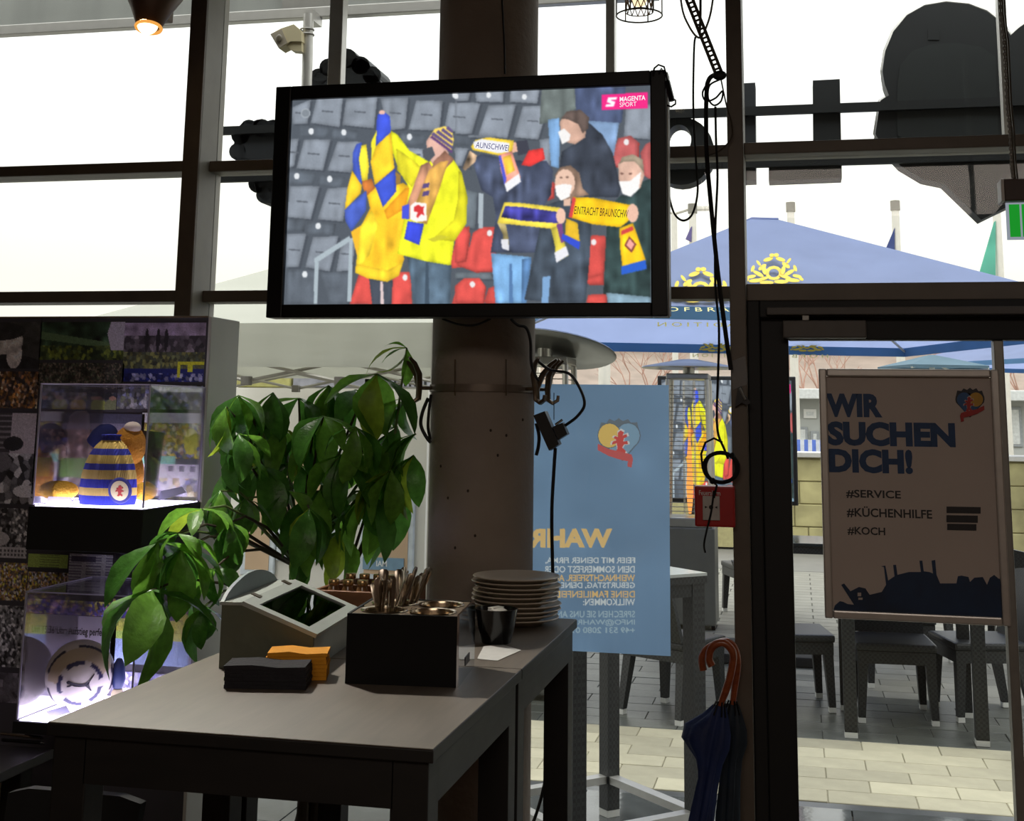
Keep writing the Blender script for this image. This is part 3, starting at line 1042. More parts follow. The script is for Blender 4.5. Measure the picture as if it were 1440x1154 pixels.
# channel logo ground
cv.poly(TB([(660, 138), (868, 127), (870, 199), (661, 208)]), (232, 32, 122))
cv.poly(TB([(690, 152), (732, 149), (726, 161), (700, 163), (722, 170), (716, 190), (676, 193), (682, 182), (706, 180), (684, 172)]), (248, 240, 246))
dA(192, 222, 22, (150, 158, 166)); dA(192, 222, 17, (118, 126, 135))
cv.C = cv.C * 1.0 + 19
cv.C *= (1 + 0.02 * rng.standard_normal((cv.nz, cv.nx, 1)))
for _ in range(2):
    _c = np.pad(cv.C, ((1, 1), (1, 1), (0, 0)), 'edge')
    cv.C = (_c[1:-1, 1:-1] * 2 + _c[:-2, 1:-1] + _c[2:, 1:-1] + _c[1:-1, :-2] + _c[1:-1, 2:]) / 6
pic = cv.build('screen_picture', print_mat('lit_screen', 1.0), tv, label='lit screen picture of fans in yellow jackets holding scarves')
m_scr_white = emit_mat('screen_white', (250, 244, 248), 1.0)
m_scr_dark = emit_mat('screen_dark', (70, 40, 40), 1.0)
m_scr_blue = emit_mat('screen_blue', (50, 50, 120), 1.0)


def tv_text(body, q, m, bold=0.02):
    (a, b, c) = [at(*TB([p])[0], YS - 0.0012) for p in q]
    text_quad('screen_lettering', body, a, b, c, m, pic, False, bold)


tv_text('MAGENTA', ((742, 170), (858, 162), (742, 148)), m_scr_white, 0.02)
tv_text('SPORT', ((742, 194), (818, 189), (742, 174)), m_scr_white, 0.0)
tv_text('EINTRACHT BRAUNSCHW', ((536, 676), (778, 694), (540, 640)), m_scr_dark, 0.0)
tv_text('AUNSCHWEI', ((92, 376), (240, 392), (96, 350)), m_scr_blue, 0.0)

# loose leads and clip on the television's upper right corner
cl = thing('cable_clip', at(937, 110, 3.78), 'dark cable loop with clip at the television\'s upper right corner', 'cable')
mb = MB(); mb.tube([at(x, y, 3.775) for x, y in ((918, 106), (920, 96), (926, 91), (934, 94), (936, 102), (940, 118), (946, 140))], 0.003, 6)
mb.tube([at(x, y, 3.775) for x, y in ((926, 103), (930, 96), (935, 104))], 0.003, 6); mb.build('lead', m_cable, cl, smooth=True)
MB().tube([at(938, 114, 3.77), at(945, 142, 3.77)], 0.009, 8).build('clip_body', m_black, cl, smooth=True)
MB().tube([at(x, y, 3.77) for x, y in ((938, 148), (944, 150), (950, 146), (950, 141), (946, 139))], 0.003, 6).build('clip_ring', m_cable, cl, smooth=True)

# ------------------------------------------------------------------ coat-hook ring round the column
zb = at(680, 545, pc.y - pr).z
hk = thing('coat_hook_ring', (pc.x, pc.y, zb), 'metal band of old double coat hooks clamped round the concrete column', 'coat hooks')
m_bronze = mat('dull_bronze', (112, 98, 82), 0.35, 0.7, 0.15, 30)
m_clear = glass_mat('clear_band_plastic', (0.92, 0.9, 0.88), 0.9)
MB().lathe([(pr + 0.001, zb - 0.012), (pr + 0.006, zb - 0.012), (pr + 0.006, zb + 0.012), (pr + 0.001, zb + 0.012)], (pc.x, pc.y, 0), 40).build('band', mat('tarnished_band', (126, 114, 102), 0.4, 0.4, 0.1, 30), hk, smooth=True)


def hook_at(ang, thick=0.011):
    d = Vector((cos(ang), sin(ang), 0))
    base = Vector((pc.x, pc.y, zb)) + d * (pr + 0.004)
    prof = [(0.060, 0.098), (0.040, 0.080), (0.020, 0.045), (0.014, 0.0), (0.016, -0.036), (0.032, -0.046), (0.048, -0.036), (0.050, -0.020)]
    mb = MB()
    for sdir in (-1, 1):
        sv = Vector((-d.y, d.x, 0)) * sdir
        pts = [base + d * (a + 0.028) + sv * (0.004 + max(0, b) * 0.5) + Vector((0, 0, b)) for a, b in prof]
        mb.tube(pts, [0.005, 0.008, 0.010, 0.010, 0.009, 0.007, 0.006, 0.005], 8)
    mb.tube([base - d * 0.002, base + d * 0.045], 0.006, 8)
    mb.build('hook', m_bronze, hk, smooth=True)


for ang in (radians(-176), radians(-152), radians(4), radians(-24)):
    hook_at(ang)
mb = MB()
for x in (720 - 8, 640):
    q = [at(x, y, pc.y - pr * 0.985) for y in (505, 515, 530, 545, 556)]
    mb.tube(q, 0.0028, 6)
mb.build('worn_hook', m_bronze, hk, smooth=True)

# ------------------------------------------------------------------ leads on the column
def cable(name, pts, r, label, m=m_cable, group=None, n=6, sub=6):
    """smooth tube through (px, py, Y) points"""
    P = [at(p[0], p[1], p[2] + (0.092 if name == 'power_cable' else 0)) for p in pts]
    out = []
    for i in range(len(P) - 1):
        p0, p1, p2, p3 = P[max(i - 1, 0)], P[i], P[i + 1], P[min(i + 2, len(P) - 1)]
        for k in range(sub):
            t = k / sub
            out.append(0.5 * ((2 * p1) + (p2 - p0) * t + (2 * p0 - 5 * p1 + 4 * p2 - p3) * t * t + (3 * p1 - p0 - 3 * p2 + p3) * t ** 3))
    out.append(P[-1])
    mb = MB(); mb.tube(out, r, n)
    return mb.build(name, m, None, smooth=True, label=label, cat='cable', group=group)


cable('power_cable', [(706, 0, 3.995), (709, 60, 3.995), (710, 104, 3.995)], 0.0035, 'thin dark cable running up the column above the television')
cable('power_cable', [(622, 448, 3.96), (645, 456, 3.96), (668, 457, 3.96), (690, 448, 3.96)], 0.004, 'short black cable sagging under the television\'s lower edge')
cable('power_cable', [(718, 448, 3.97), (728, 457, 3.98), (740, 461, 4.0), (746, 480, 4.01), (747, 510, 4.02), (753, 528, 4.03), (758, 535, 4.04)], 0.005, 'black cable curving down the column\'s right side to the hooks')
cable('power_cable', [(757, 508, 4.04), (774, 520, 4.03), (800, 525, 4.02), (815, 545, 4.02), (822, 568, 4.02), (812, 585, 4.02), (795, 598, 4.03)], 0.005, 'black lead looping out from the hooks to the hanging plug')
cable('power_cable', [(781, 630, 4.03), (779, 660, 4.04), (776, 720, 4.05), (777, 790, 4.06), (779, 860, 4.09), (783, 960, 4.14), (780, 1000, 4.2), (768, 1090, 4.3), (752, 1150, 4.32), (735, 1180, 4.33)], 0.006, 'black lead falling from the hanging adapter down behind the plates')
cable('power_cable', [(602, 560, 4.12), (594, 580, 4.1), (592, 598, 4.1), (600, 615, 4.1), (606, 622, 4.1)], 0.006, 'black cable looped behind the left hooks, outer loop')
cable('power_cable', [(606, 555, 4.1), (603, 580, 4.08), (602, 600, 4.08), (605, 618, 4.09)], 0.005, 'black cable looped behind the left hooks, close to the column')
pa = thing('power_adapter', at(773, 606, 4.11), 'black power adapter with plug hanging off the column\'s hooks', 'adapter')
mb = MB(); mb.tube([at(779, 552, 4.11), at(779, 590, 4.11)], 0.0015, 6); mb.build('string', m_cable, pa)
q = [at(x, y, 4.13) for x, y in ((754, 584), (770, 578), (790, 624), (776, 633))]
MB().prism(q, (0.0, -0.05, 0)).build('adapter_body', m_black, pa)
q = [at(x, y, 4.125) for x, y in ((780, 600), (794, 594), (801, 610), (788, 618))]
MB().prism(q, (0.0, -0.04, 0)).build('plug', m_black, pa)
MB().tube([at(781, 597, 4.08), at(791, 590, 4.08)], 0.004, 8).build('pin', m_steel, pa)
cable('power_cable', [(754, 595, 4.07), (758, 612, 4.07), (757, 628, 4.07), (754, 640, 4.07)], 0.006, 'short black cable bulging at the column edge beside the adapter')
# ------------------------------------------------------------------ two high tables pushed together
m_top = wood_mat('dark_table_top', (90, 80, 70), (110, 99, 87), 0.48, 3.0, (14, 1.5, 1), 1.0)
m_tleg = wood_mat('dark_table_wood', (12, 10, 8), (19, 15, 12), 0.55, 3.0, (2, 2, 9))
TX0, TX1, TZ = -1.492, -0.682, 1.10


def high_table(y0, y1, label):
    t = thing('high_table', ((TX0 + TX1) / 2, (y0 + y1) / 2, 0), label, 'table', 'high tables pushed together')
    MB().bbox((TX0, y0, TZ - 0.026), (TX1, y1, TZ - 0.0025), 0.002).build('edge_band', m_tleg, t)
    MB().bbox((TX0 + 0.0015, y0 + 0.0015, TZ - 0.0025), (TX1 - 0.0015, y1 - 0.0015, TZ), 0.001, 1).build('tabletop', m_top, t)
    i = 0.012
    h0, h1 = TZ - 0.115, TZ - 0.0265
    MB().box((TX0 + i + 0.07, y0 + i, h0), (TX1 - i - 0.07, y0 + i + 0.025, h1)).build('apron', m_tleg, t)
    MB().box((TX0 + i + 0.07, y1 - i - 0.025, h0), (TX1 - i - 0.07, y1 - i, h1)).build('apron', m_tleg, t)
    MB().box((TX0 + i, y0 + i + 0.07, h0), (TX0 + i + 0.025, y1 - i - 0.07, h1)).build('apron', m_tleg, t)
    MB().box((TX1 - i - 0.025, y0 + i + 0.07, h0), (TX1 - i, y1 - i - 0.07, h1)).build('apron', m_tleg, t)
    for a in (TX0 + i, TX1 - i - 0.075):
        for b in (y0 + i, y1 - i - 0.075):
            MB().bbox((a, b, 0.013), (a + 0.075, b + 0.075, h1), 0.003).build('leg', m_tleg, t)
    return t


high_table(2.458, 3.262, 'dark wooden high table nearest the camera, carrying napkins and cutlery box')
high_table(3.268, 4.094, 'dark wooden high table behind the first, carrying the plate stack by the column')

# plates
plc = Vector((at(726, 850, 3.95).x, 3.95, TZ))
m_plate = mat('cream_porcelain', (196, 184, 168), 0.3, 0, 0.05, 9, spec=0.5)
prof = [(0.001, 0.004), (0.075, 0.004), (0.080, 0.0), (0.085, 0.004), (0.112, 0.013), (0.131, 0.019), (0.133, 0.021), (0.131, 0.0235),
        (0.112, 0.018), (0.088, 0.010), (0.080, 0.0085), (0.001, 0.0085)]
pme = MB().lathe(prof, (0, 0, 0), 40).mesh('plate', True, 50)
pme.materials.append(m_plate)
NP = 10
for k in range(NP):
    word = ('lowest', 'second lowest', 'third lowest', 'fourth lowest', 'fifth lowest', 'fifth highest', 'fourth highest', 'third highest', 'second highest', 'topmost')[k]
    o = link('plate', pme, None, None, '%s cream plate in the stack on the far high table' % word, 'plate', 'stacked plates')
    o.location = plc + Vector((rng.uniform(-0.006, 0.006), rng.uniform(-0.004, 0.004), 0.001 + k * 0.0132))
    o.rotation_euler.z = rng.uniform(0, 6)

# black bowl with sugar sachets
bc = Vector((at(698, 880, 3.60).x, 3.60, TZ))
bowl = thing('sugar_bowl', bc, 'small black bowl of sugar sachets beside the plate stack', 'bowl')
MB().lathe([(0.001, 0.001), (0.036, 0.001), (0.040, 0.004), (0.05, 0.04), (0.058, 0.088), (0.060, 0.094), (0.056, 0.094), (0.047, 0.04), (0.036, 0.012), (0.001, 0.011)], bc, 32).build('bowl_body', mat('black_glaze', (13, 13, 13), 0.18, 0, 0.1, 20), bowl, smooth=True)
m_sach = mat('sachet_paper', (198, 192, 182), 0.6, 0, 0.08, 30)
for k in range(6):
    a = rng.uniform(0, 6)
    p = bc + Vector((rng.uniform(-0.022, 0.022), rng.uniform(-0.022, 0.022), 0.074 + 0.004 * k))
    mb = MB(); mb.bbox((p.x - 0.022, p.y - 0.012, p.z), (p.x + 0.022, p.y + 0.012, p.z + 0.004), 0.0015, 1)
    R = Matrix.Translation(p) @ Matrix.Rotation(a, 4, 'Z') @ Matrix.Rotation(rng.uniform(-.25, .25), 4, 'X') @ Matrix.Translation(-p)
    mb.v = [R @ v for v in mb.v]
    mb.build('sugar_sachet', m_sach, None, label='pale paper sugar sachet lying in the small black bowl', cat='sachet', group='sugar sachets in the bowl')

# printed slip of paper
q = [atz(x, y, TZ + 0.001) for x, y in ((671, 926), (699, 929), (733, 914), (702, 905), (680, 909))]
MB().prism(q, (0, 0, 0.0006)).build('paper_slip', mat('white_slip_paper', (206, 204, 200), 0.6, 0, 0.05, 30), None, label='white paper slip lying beside the cutlery box', cat='paper')

# cutlery box
CL = Vector((-1.043, 2.975, TZ)); ang = atan2(0.027, 0.263)
cb = thing('cutlery_box', CL, 'black and chrome cutlery box with round steel cups', 'cutlery box')
ex, ey = Vector((cos(ang), sin(ang), 0)), Vector((-sin(ang), cos(ang), 0))
CW, CD, CH = 0.264, 0.262, 0.158


def cbp(a, b, z):
    return CL + ex * a + ey * b + Vector((0, 0, z))


def obox(mb, a0, b0, z0, a1, b1, z1):
    vs = [cbp(a, b, z) for z in (z0, z1) for a, b in ((a0, b0), (a1, b0), (a1, b1), (a0, b1))]
    return mb.add(vs, [(0, 3, 2, 1), (4, 5, 6, 7), (0, 1, 5, 4), (1, 2, 6, 5), (2, 3, 7, 6), (3, 0, 4, 7)])


mb = MB()
obox(mb, 0, 0, 0.0005, CW - 0.002, 0.006, CH); obox(mb, 0, CD - 0.006, 0.0005, CW - 0.002, CD, CH); obox(mb, 0, 0.006, 0.0005, 0.006, CD - 0.006, CH)
obox(mb, 0.006, 0.006, 0.0005, CW - 0.002, CD - 0.006, 0.006)
mb.build('box_body', mat('gloss_black_panel', (3, 3, 3), 0.5, 0, 0.1, 20, spec=0.2), cb)
mb = MB(); obox(mb, CW - 0.002, 0, 0.0005, CW + 0.003, CD, CH + 0.004)
sp = mb.build('chrome_side', mat('mirror_chrome', (205, 208, 212), 0.06, 1.0, 0.03, 10), cb, label='mirror-bright chrome side panel')
mb = MB(); obox(mb, CW + 0.003, 0.10, 0.03, CW + 0.0042, 0.17, 0.05); mb.build('side_mark', m_black_print, sp)
# top plate with four openings
cups = [(0.073, 0.073), (0.192, 0.067), (0.073, 0.190), (0.192, 0.190)]
m_cup = mat('warm_steel', (196, 178, 152), 0.2, 1.0, 0.05, 20)
CRAD = 0.052
mb = MB()
n = 24
for (ca, cbb) in cups:
    x0, x1 = (0.006, 0.132) if ca < 0.13 else (0.132, CW - 0.002)
    y0, y1 = (0.006, 0.128) if cbb < 0.13 else (0.128, CD - 0.006)
    ring = [(ca + CRAD * cos(2 * pi * k / n), cbb + CRAD * sin(2 * pi * k / n)) for k in range(n)]
    outer = []
    for k in range(n):
        dx, dy = cos(2 * pi * k / n), sin(2 * pi * k / n)
        s = min(((x1 - ca) / dx if dx > 1e-6 else (x0 - ca) / dx if dx < -1e-6 else 9), ((y1 - cbb) / dy if dy > 1e-6 else (y0 - cbb) / dy if dy < -1e-6 else 9))
        outer.append((ca + dx * s, cbb + dy * s))
    vs = [cbp(a, b, CH - 0.002) for a, b in ring] + [cbp(a, b, CH - 0.002) for a, b in outer]
    mb.add(vs, [(k, (k + 1) % n, n + (k + 1) % n, n + k) for k in range(n)])
mb.build('top_plate', mat('brushed_warm_metal', (150, 132, 112), 0.35, 0.8, 0.06, 30), cb)
for (ca, cbb) in cups:
    c0 = cbp(ca, cbb, 0)
    MB().lathe([(0.001, 0.012), (CRAD - 0.004, 0.012), (CRAD - 0.002, 0.02), (CRAD - 0.001, CH - 0.004), (CRAD + 0.005, CH - 0.0005), (CRAD + 0.004, CH + 0.0015), (CRAD - 0.002, CH), (CRAD - 0.004, CH - 0.006), (CRAD - 0.006, 0.02), (0.001, 0.014)], c0, 28).build('cup', m_cup, cb, smooth=True)


def cutlery(kind, base, tip, roll, label):
    """base: handle end up, stands head down in the cup; built along base->tip"""
    d = (tip - base); L = d.length; d.normalize()
    s = d.cross(Vector((cos(roll), sin(roll), 0))).normalized(); w = s.cross(d).normalized()
    t = thing(kind, base, label, 'cutlery', 'cutlery standing in the box')
    mb = MB()
    prof = [(0.0, 0.006, .003), (0.35, 0.006, .003), (0.6, 0.009, .003), (0.85, 0.013, .0026), (0.97, 0.0125, .0022), (1.0, 0.007, .0015)]
    rings = []
    for u, hw, th in prof:
        c = base + d * (L * u)
        rings.append([c + w * hw + s * th * 0.3, c + w * hw * 0.5 + s * th, c - w * hw * 0.5 + s * th, c - w * hw + s * th * 0.3,
                      c - w * hw * 0.5 - s * th, c + w * hw * 0.5 - s * th])
    nn = 6
    vs = [p for r in rings for p in r]
    fs = [(i * nn + k, i * nn + (k + 1) % nn, (i + 1) * nn + (k + 1) % nn, (i + 1) * nn + k) for i in range(len(rings) - 1) for k in range(nn)]
    fs += [tuple(range(nn)), tuple((len(rings) - 1) * nn + k for k in range(nn))]
    mb.add(vs, fs)
    mb.build('handle', m_cutl, t, smooth=True)
    # hidden head inside the cup
    hb = MB()
    if kind == 'spoon':
        hb.sphere(base - d * 0.015, (0.014, 0.014, 0.02), 10, 6)
        hb.build('spoon_bowl', m_cutl, t, smooth=True)
    elif kind == 'fork':
        for k in (-1, 0, 1):
            hb.tube([base + w * 0.004 * k, base + w * 0.006 * k - d * 0.03], 0.0015, 5)
        hb.build('tines', m_cutl, t)
    else:
        hb.prism([base + w * 0.006, base - w * 0.006, base - w * 0.008 - d * 0.03, base + w * 0.002 - d * 0.034], s * 0.0015)
        hb.build('blade', m_cutl, t)
    return t


m_cutl = mat('cutlery_steel', (178, 168, 154), 0.22, 1.0, 0.1, 30)
names = ['fork', 'knife', 'spoon']
tops = [(527, 818, 0), (533, 812, 0), (540, 800, 0), (546, 815, 0), (553, 810, 0), (562, 800, 2), (569, 797, 2), (574, 803, 0), (580, 806, 2), (586, 797, 2),
        (590, 809, 2), (596, 806, 2), (601, 799, 2), (606, 798, 2)]
for k, (x, y, c) in enumerate(tops):
    ca, cbb = cups[c]
    base = cbp(ca + rng.uniform(-0.02, 0.02), cbb + rng.uniform(-0.02, 0.02), 0.055)
    Yt = base.y + rng.uniform(-0.01, 0.03)
    tip = at(x, y, Yt)
    kind = names[k % 3]
    cutlery(kind, base, tip, rng.uniform(0, 3), 'upright steel %s, %s from the left in the black cutlery box' % (kind, ('first', 'second', 'third', 'fourth', 'fifth', 'sixth', 'seventh', 'eighth', 'ninth', 'tenth', 'eleventh', 'twelfth', 'thirteenth', 'fourteenth')[k]))

# napkin stacks
m_nap_b = mat('black_napkin', (26, 25, 30), 0.9, 0, 0.2, 30, 0.3, 90)
m_nap_y = mat('ochre_napkin', (214, 144, 30), 0.9, 0, 0.08, 30, 0.3, 90)


def napkins(name, o, u, v, h, nlay, m, label, cat='napkins'):
    t = thing(name, o, label, cat)
    for k in range(nlay):
        z0, z1 = h * k / nlay, h * (k + 0.93) / nlay
        j = rng.uniform(-0.002, 0.002, 2)
        oo = o + Vector((j[0], j[1], z0 + 0.0006))
        sag = [0, 0.002, -0.001, 0.002]
        top = [oo + Vector((0, 0, z1 - z0)), oo + u * 0.35 + Vector((0, 0, z1 - z0 + (0.003 if k == nlay - 1 else 0))), oo + u * 0.65 + Vector((0, 0, z1 - z0 - (0.002 if k == nlay - 1 else 0))), oo + u + Vector((0, 0, z1 - z0))]
        b = MB()
        vs = [oo, oo + u * .35, oo + u * .65, oo + u, oo + v, oo + v + u * .35, oo + v + u * .65, oo + v + u] + top + [p + v for p in top]
        fs = []
        for i in range(3):
            fs += [(i, i + 1, i + 5, i + 4), (8 + i, 12 + i, 13 + i, 9 + i), (i, 8 + i, 9 + i, i + 1), (4 + i, 5 + i, 13 + i, 12 + i)]
        fs += [(0, 4, 12, 8), (3, 11, 15, 7)]
        b.add(vs, fs)
        b.build('napkin', m, t)
    return t


o = Vector((-1.288, 2.845, TZ)); u = Vector((0.184, 0.036, 0)); v = Vector((-0.022, 0.095, 0))
napkins('napkin_stack', o, u, v, 0.050, 6, m_nap_b, 'folded black paper napkins stacked at the front of the table')
o2 = atz(372, 949, TZ); o2 = Vector((-1.232, 2.955, TZ)); u2 = Vector((0.135, 0.040, 0)); v2 = Vector((-0.024, 0.085, 0))
napkins('napkin_stack', o2, u2, v2, 0.062, 7, m_nap_y, 'folded ochre yellow paper napkins stacked behind the black ones')

# sloping tea box
A0 = Vector((-1.40, 3.06, TZ)); ta = radians(9)
tb = thing('tea_box', A0, 'grey-green wooden tea box with sloping glazed lid', 'box')
tex, tey = Vector((cos(ta), sin(ta), 0)), Vector((-sin(ta) * 0.6, cos(ta), 0)).normalized()
m_tea = mat('grey_green_paint', (84, 88, 72), 0.55, 0, 0.08, 12, 0.1, 40)
m_tea_l = mat('pale_grey_paint', (150, 156, 150), 0.5, 0, 0.06, 12)


def tbp(a, b, z):
    return A0 + tex * a + tey * b + Vector((0, 0, z))


LA, LB = 0.232, 0.44
zb_, zf_, flat_ = 0.150, 0.078, 0.050
side = [(0, 0.001), (LA, 0.001), (LA, zf_), (flat_, zb_), (0, zb_)]
for b in (0.0, LB - 0.010):
    MB().prism([tbp(a, b, z) for a, z in side], tey * 0.010).build('side_panel', m_tea, tb)
MB().prism([tbp(LA - 0.01, 0.0105, z) for z in (0.001, zf_ - 0.004)] + [tbp(LA, 0.0105, z) for z in (zf_ - 0.004, 0.001)], tey * (LB - 0.021)).build('front_panel', m_tea_l, tb)
MB().prism([tbp(0, 0.0105, 0.001), tbp(0.008, 0.0105, 0.001), tbp(0.008, 0.0105, zb_), tbp(0, 0.0105, zb_)], tey * (LB - 0.021)).build('back_panel', m_tea, tb)
MB().prism([tbp(0.0085, 0.0105, 0.001), tbp(LA - 0.0105, 0.0105, 0.001), tbp(LA - 0.0105, 0.0105, 0.006), tbp(0.0085, 0.0105, 0.006)], tey * (LB - 0.021)).build('bottom_panel', m_tea, tb)
MB().prism([tbp(-0.004, -0.004, zb_ + 0.0005), tbp(flat_, -0.004, zb_ + 0.0005), tbp(flat_, -0.004, zb_ + 0.008), tbp(-0.004, -0.004, zb_ + 0.008)], tey * (LB + 0.008)).build('top_board', m_tea_l, tb)
# arched back board
arch = [tbp(-0.004, b, zb_ + 0.0085 + 0.048 * sin(pi * min(max((b - 0.0) / LB, 0), 1)) ** 0.7) for b in np.linspace(0, LB, 15)]
MB().prism([tbp(-0.004, 0, zb_ + 0.0085)] + arch[1:-1] + [tbp(-0.004, LB, zb_ + 0.0085)], tex * 0.009).build('arched_back_board', mat('blue_grey_paint', (120, 132, 136), 0.55, 0, 0.06, 12), tb)
# lid frame on the slope
sl = Vector((LA + 0.006 - flat_, 0, zf_ - zb_ - 0.002))


def lidp(s, b, up):
    nrm = Vector((-(sl.z), 0, sl.x)).normalized()
    return tbp(flat_ + sl.x * s + nrm.x * up, b, zb_ + 0.001 + sl.z * s + nrm.z * up)


def lid_bar(mb, s0, b0, s1, b1, up0=0.0, up1=0.010):
    vs = [lidp(s, b, u) for u in (up0, up1) for s, b in ((s0, b0), (s1, b0), (s1, b1), (s0, b1))]
    mb.add(vs, [(0, 3, 2, 1), (4, 5, 6, 7), (0, 1, 5, 4), (1, 2, 6, 5), (2, 3, 7, 6), (3, 0, 4, 7)])


mb = MB()
lid_bar(mb, 0, -0.003, 0.16, LB + 0.003); lid_bar(mb, 0.84, -0.003, 1, LB + 0.003)
lid_bar(mb, 0.16, -0.003, 0.84, 0.034); lid_bar(mb, 0.16, LB - 0.034, 0.84, LB + 0.003)
lid = mb.build('lid_frame', m_tea_l, tb)
mb = MB(); lid_bar(mb, 0.16, 0.034, 0.84, LB - 0.034, 0.004, 0.006); mb.build('lid_glass', glass_mat('tea_lid_glass', (0.9, 0.92, 0.88), 1.0), lid)
for b in (0.09, 0.35):
    mb = MB(); lid_bar(mb, -0.06, b, 0.06, b + 0.024, 0.010, 0.012); mb.build('hinge', mat('old_hinge', (86, 76, 64), 0.4, 0.7), lid)
for b in (0.13, 0.22, 0.31):
    MB().prism([tbp(0.02, b, 0.007), tbp(LA - 0.02, b, 0.007), tbp(LA - 0.02, b, zf_ - 0.006), tbp(flat_, b, zb_ - 0.006), tbp(0.02, b, zb_ - 0.006)], tey * 0.006).build('divider', m_tea_l, tb)

# wooden spice rack behind the tea box
rx, ry = -1.40, 3.68
cr = thing('spice_crate', (rx, ry, TZ), 'brown wooden two-row condiment crate behind the tea box', 'crate')
m_crate = wood_mat('brown_crate_wood', (104, 66, 40), (132, 88, 54), 0.6, 4, (2, 2, 8))
cz = 0.11
for nm, a, b in (('side_board', (0, 0, 0.001), (0.012, 0.30, cz)), ('side_board', (0.248, 0, 0.001), (0.26, 0.30, cz)),
                 ('end_board', (0.0125, 0, 0.001), (0.2475, 0.012, cz)), ('end_board', (0.0125, 0.288, 0.001), (0.2475, 0.30, cz)),
                 ('divider', (0.0125, 0.145, 0.001), (0.2475, 0.155, cz)), ('crate_bottom', (0.0125, 0.0125, 0.001), (0.2475, 0.1445, 0.034)), ('crate_bottom', (0.0125, 0.1555, 0.001), (0.2475, 0.2875, 0.034))):
    MB().bbox(Vector((rx, ry, TZ)) + Vector(a), Vector((rx, ry, TZ)) + Vector(b), 0.002, 1).build(nm, m_crate, cr)
m_jarg = mat('spice_jar_glass', (116, 84, 56), 0.12, 0, 0.2, 30)
m_lidm = mat('brass_lid', (190, 160, 116), 0.25, 0.9, 0.1, 30)
for k in range(10):
    jx = rx + 0.04 + 0.045 * (k % 5); jy = ry + (0.07 if k < 5 else 0.22)
    j = thing('spice_jar', (jx, jy, TZ + 0.036), '%s small brown jar with brass lid in the crate\'s %s row' % (('leftmost', 'second', 'middle', 'fourth', 'rightmost')[k % 5], 'front' if k < 5 else 'rear'), 'jar', 'jars in the wooden crate')
    MB().lathe([(0.001, 0.0), (0.018, 0.0), (0.019, 0.004), (0.019, 0.068), (0.014, 0.078), (0.014, 0.082), (0.001, 0.082)], (jx, jy, TZ + 0.036), 14).build('jar_body', m_jarg, j, smooth=True)
    MB().lathe([(0.016, 0.0825), (0.0165, 0.084), (0.0165, 0.096), (0.015, 0.098), (0.001, 0.098)], (jx, jy, TZ + 0.036), 14).build('lid', m_lidm, j, smooth=True)

# black dish with brass rim behind the cutlery box
dc = Vector((at(636, 850, 3.60).x - 0.02, 3.62, TZ))
ds = thing('black_dish', dc, 'shallow black dish with brass rim behind the cutlery box', 'dish')
MB().lathe([(0.001, 0.0008), (0.055, 0.0008), (0.07, 0.02), (0.084, 0.085), (0.082, 0.086), (0.066, 0.024), (0.05, 0.008), (0.001, 0.008)], dc, 30).build('dish_body', MATS['black_glaze'], ds, smooth=True)
MB().lathe([(0.083, 0.0865), (0.086, 0.088), (0.086, 0.092), (0.082, 0.092), (0.081, 0.0875)], dc, 30).build('brass_rim', m_lidm, ds, smooth=True)

# ------------------------------------------------------------------ left: low side table with chair and bag
lt = thing('side_table', (-2.35, 3.35, 0), 'dark low side table edge at the far left by the display', 'table')
MB().bbox((-3.1, 2.9, 0.722), (-2.13, 3.56, 0.75), 0.003).build('tabletop', mat('charcoal_table_top', (48, 46, 48), 0.35, 0, 0.1, 8), lt)
for a in ((-3.06, 2.94), (-2.23, 2.94), (-3.06, 3.46), (-2.23, 3.46)):
    MB().bbox((a[0], a[1], 0.013), (a[0] + 0.06, a[1] + 0.06, 0.7215), 0.003).build('leg', m_tleg, lt)
for k, (pp, nm, lb) in enumerate((((2, 1031), 'pen', 'thin metal pen lying on the low side table'), ((3, 1040), 'pen', 'dark pen beside the metal one on the low side table'))):
    a, b = atz(pp[0], pp[1], 0.756), atz(pp[0] + 55, pp[1] + (6 if k == 0 else 4), 0.756)
    t = thing(nm, a, lb, 'pen')
    MB().tube([a, b], 0.005, 8).build('barrel', m_steel if k == 0 else m_black, t, smooth=True)
    MB().tube([b, b + (b - a).normalized() * 0.012], [0.005, 0.001], 8).build('tip', m_black, t, smooth=True)
ch = thing('bistro_chair', (-1.95, 3.02, 0), 'black upholstered chair between the low table and the high table', 'chair')
MB().bbox((-2.05, 2.82, 0.42), (-1.66, 3.22, 0.47), 0.015).build('seat', m_black_matt, ch)
q = [Vector((-2.04, 3.16, 0.47)), Vector((-1.68, 3.16, 0.47)), Vector((-1.66, 3.20, 0.73)), Vector((-1.72, 3.20, 0.745)), Vector((-1.98, 3.20, 0.745)), Vector((-2.04, 3.20, 0.73))]
MB().prism(q, (0, 0.03, 0)).build('backrest', m_black_matt, ch)
for a in ((-2.04, 2.84), (-1.70, 2.84), (-2.04, 3.17), (-1.70, 3.17)):
    MB().bbox((a[0], a[1], 0.013), (a[0] + 0.035, a[1] + 0.035, 0.4195), 0.003).build('leg', m_tleg, ch)
bag = thing('carrier_bag', (-2.46, 3.75, 0), 'crumpled pale carrier bag under the side table', 'bag')
MB().lathe([(0.16, 0.013), (0.17, 0.1), (0.16, 0.3), (0.15, 0.5), (0.13, 0.56)], (-2.46, 3.75, 0), 40, flute=lambda a, i: 1 + 0.06 * sin(9 * a + i) + 0.03 * sin(17 * a), sy=0.7).build('bag_body', mat('pale_bag_plastic', (216, 206, 190), 0.6, 0, 0.08, 8, trans=0.3), bag, smooth=True)
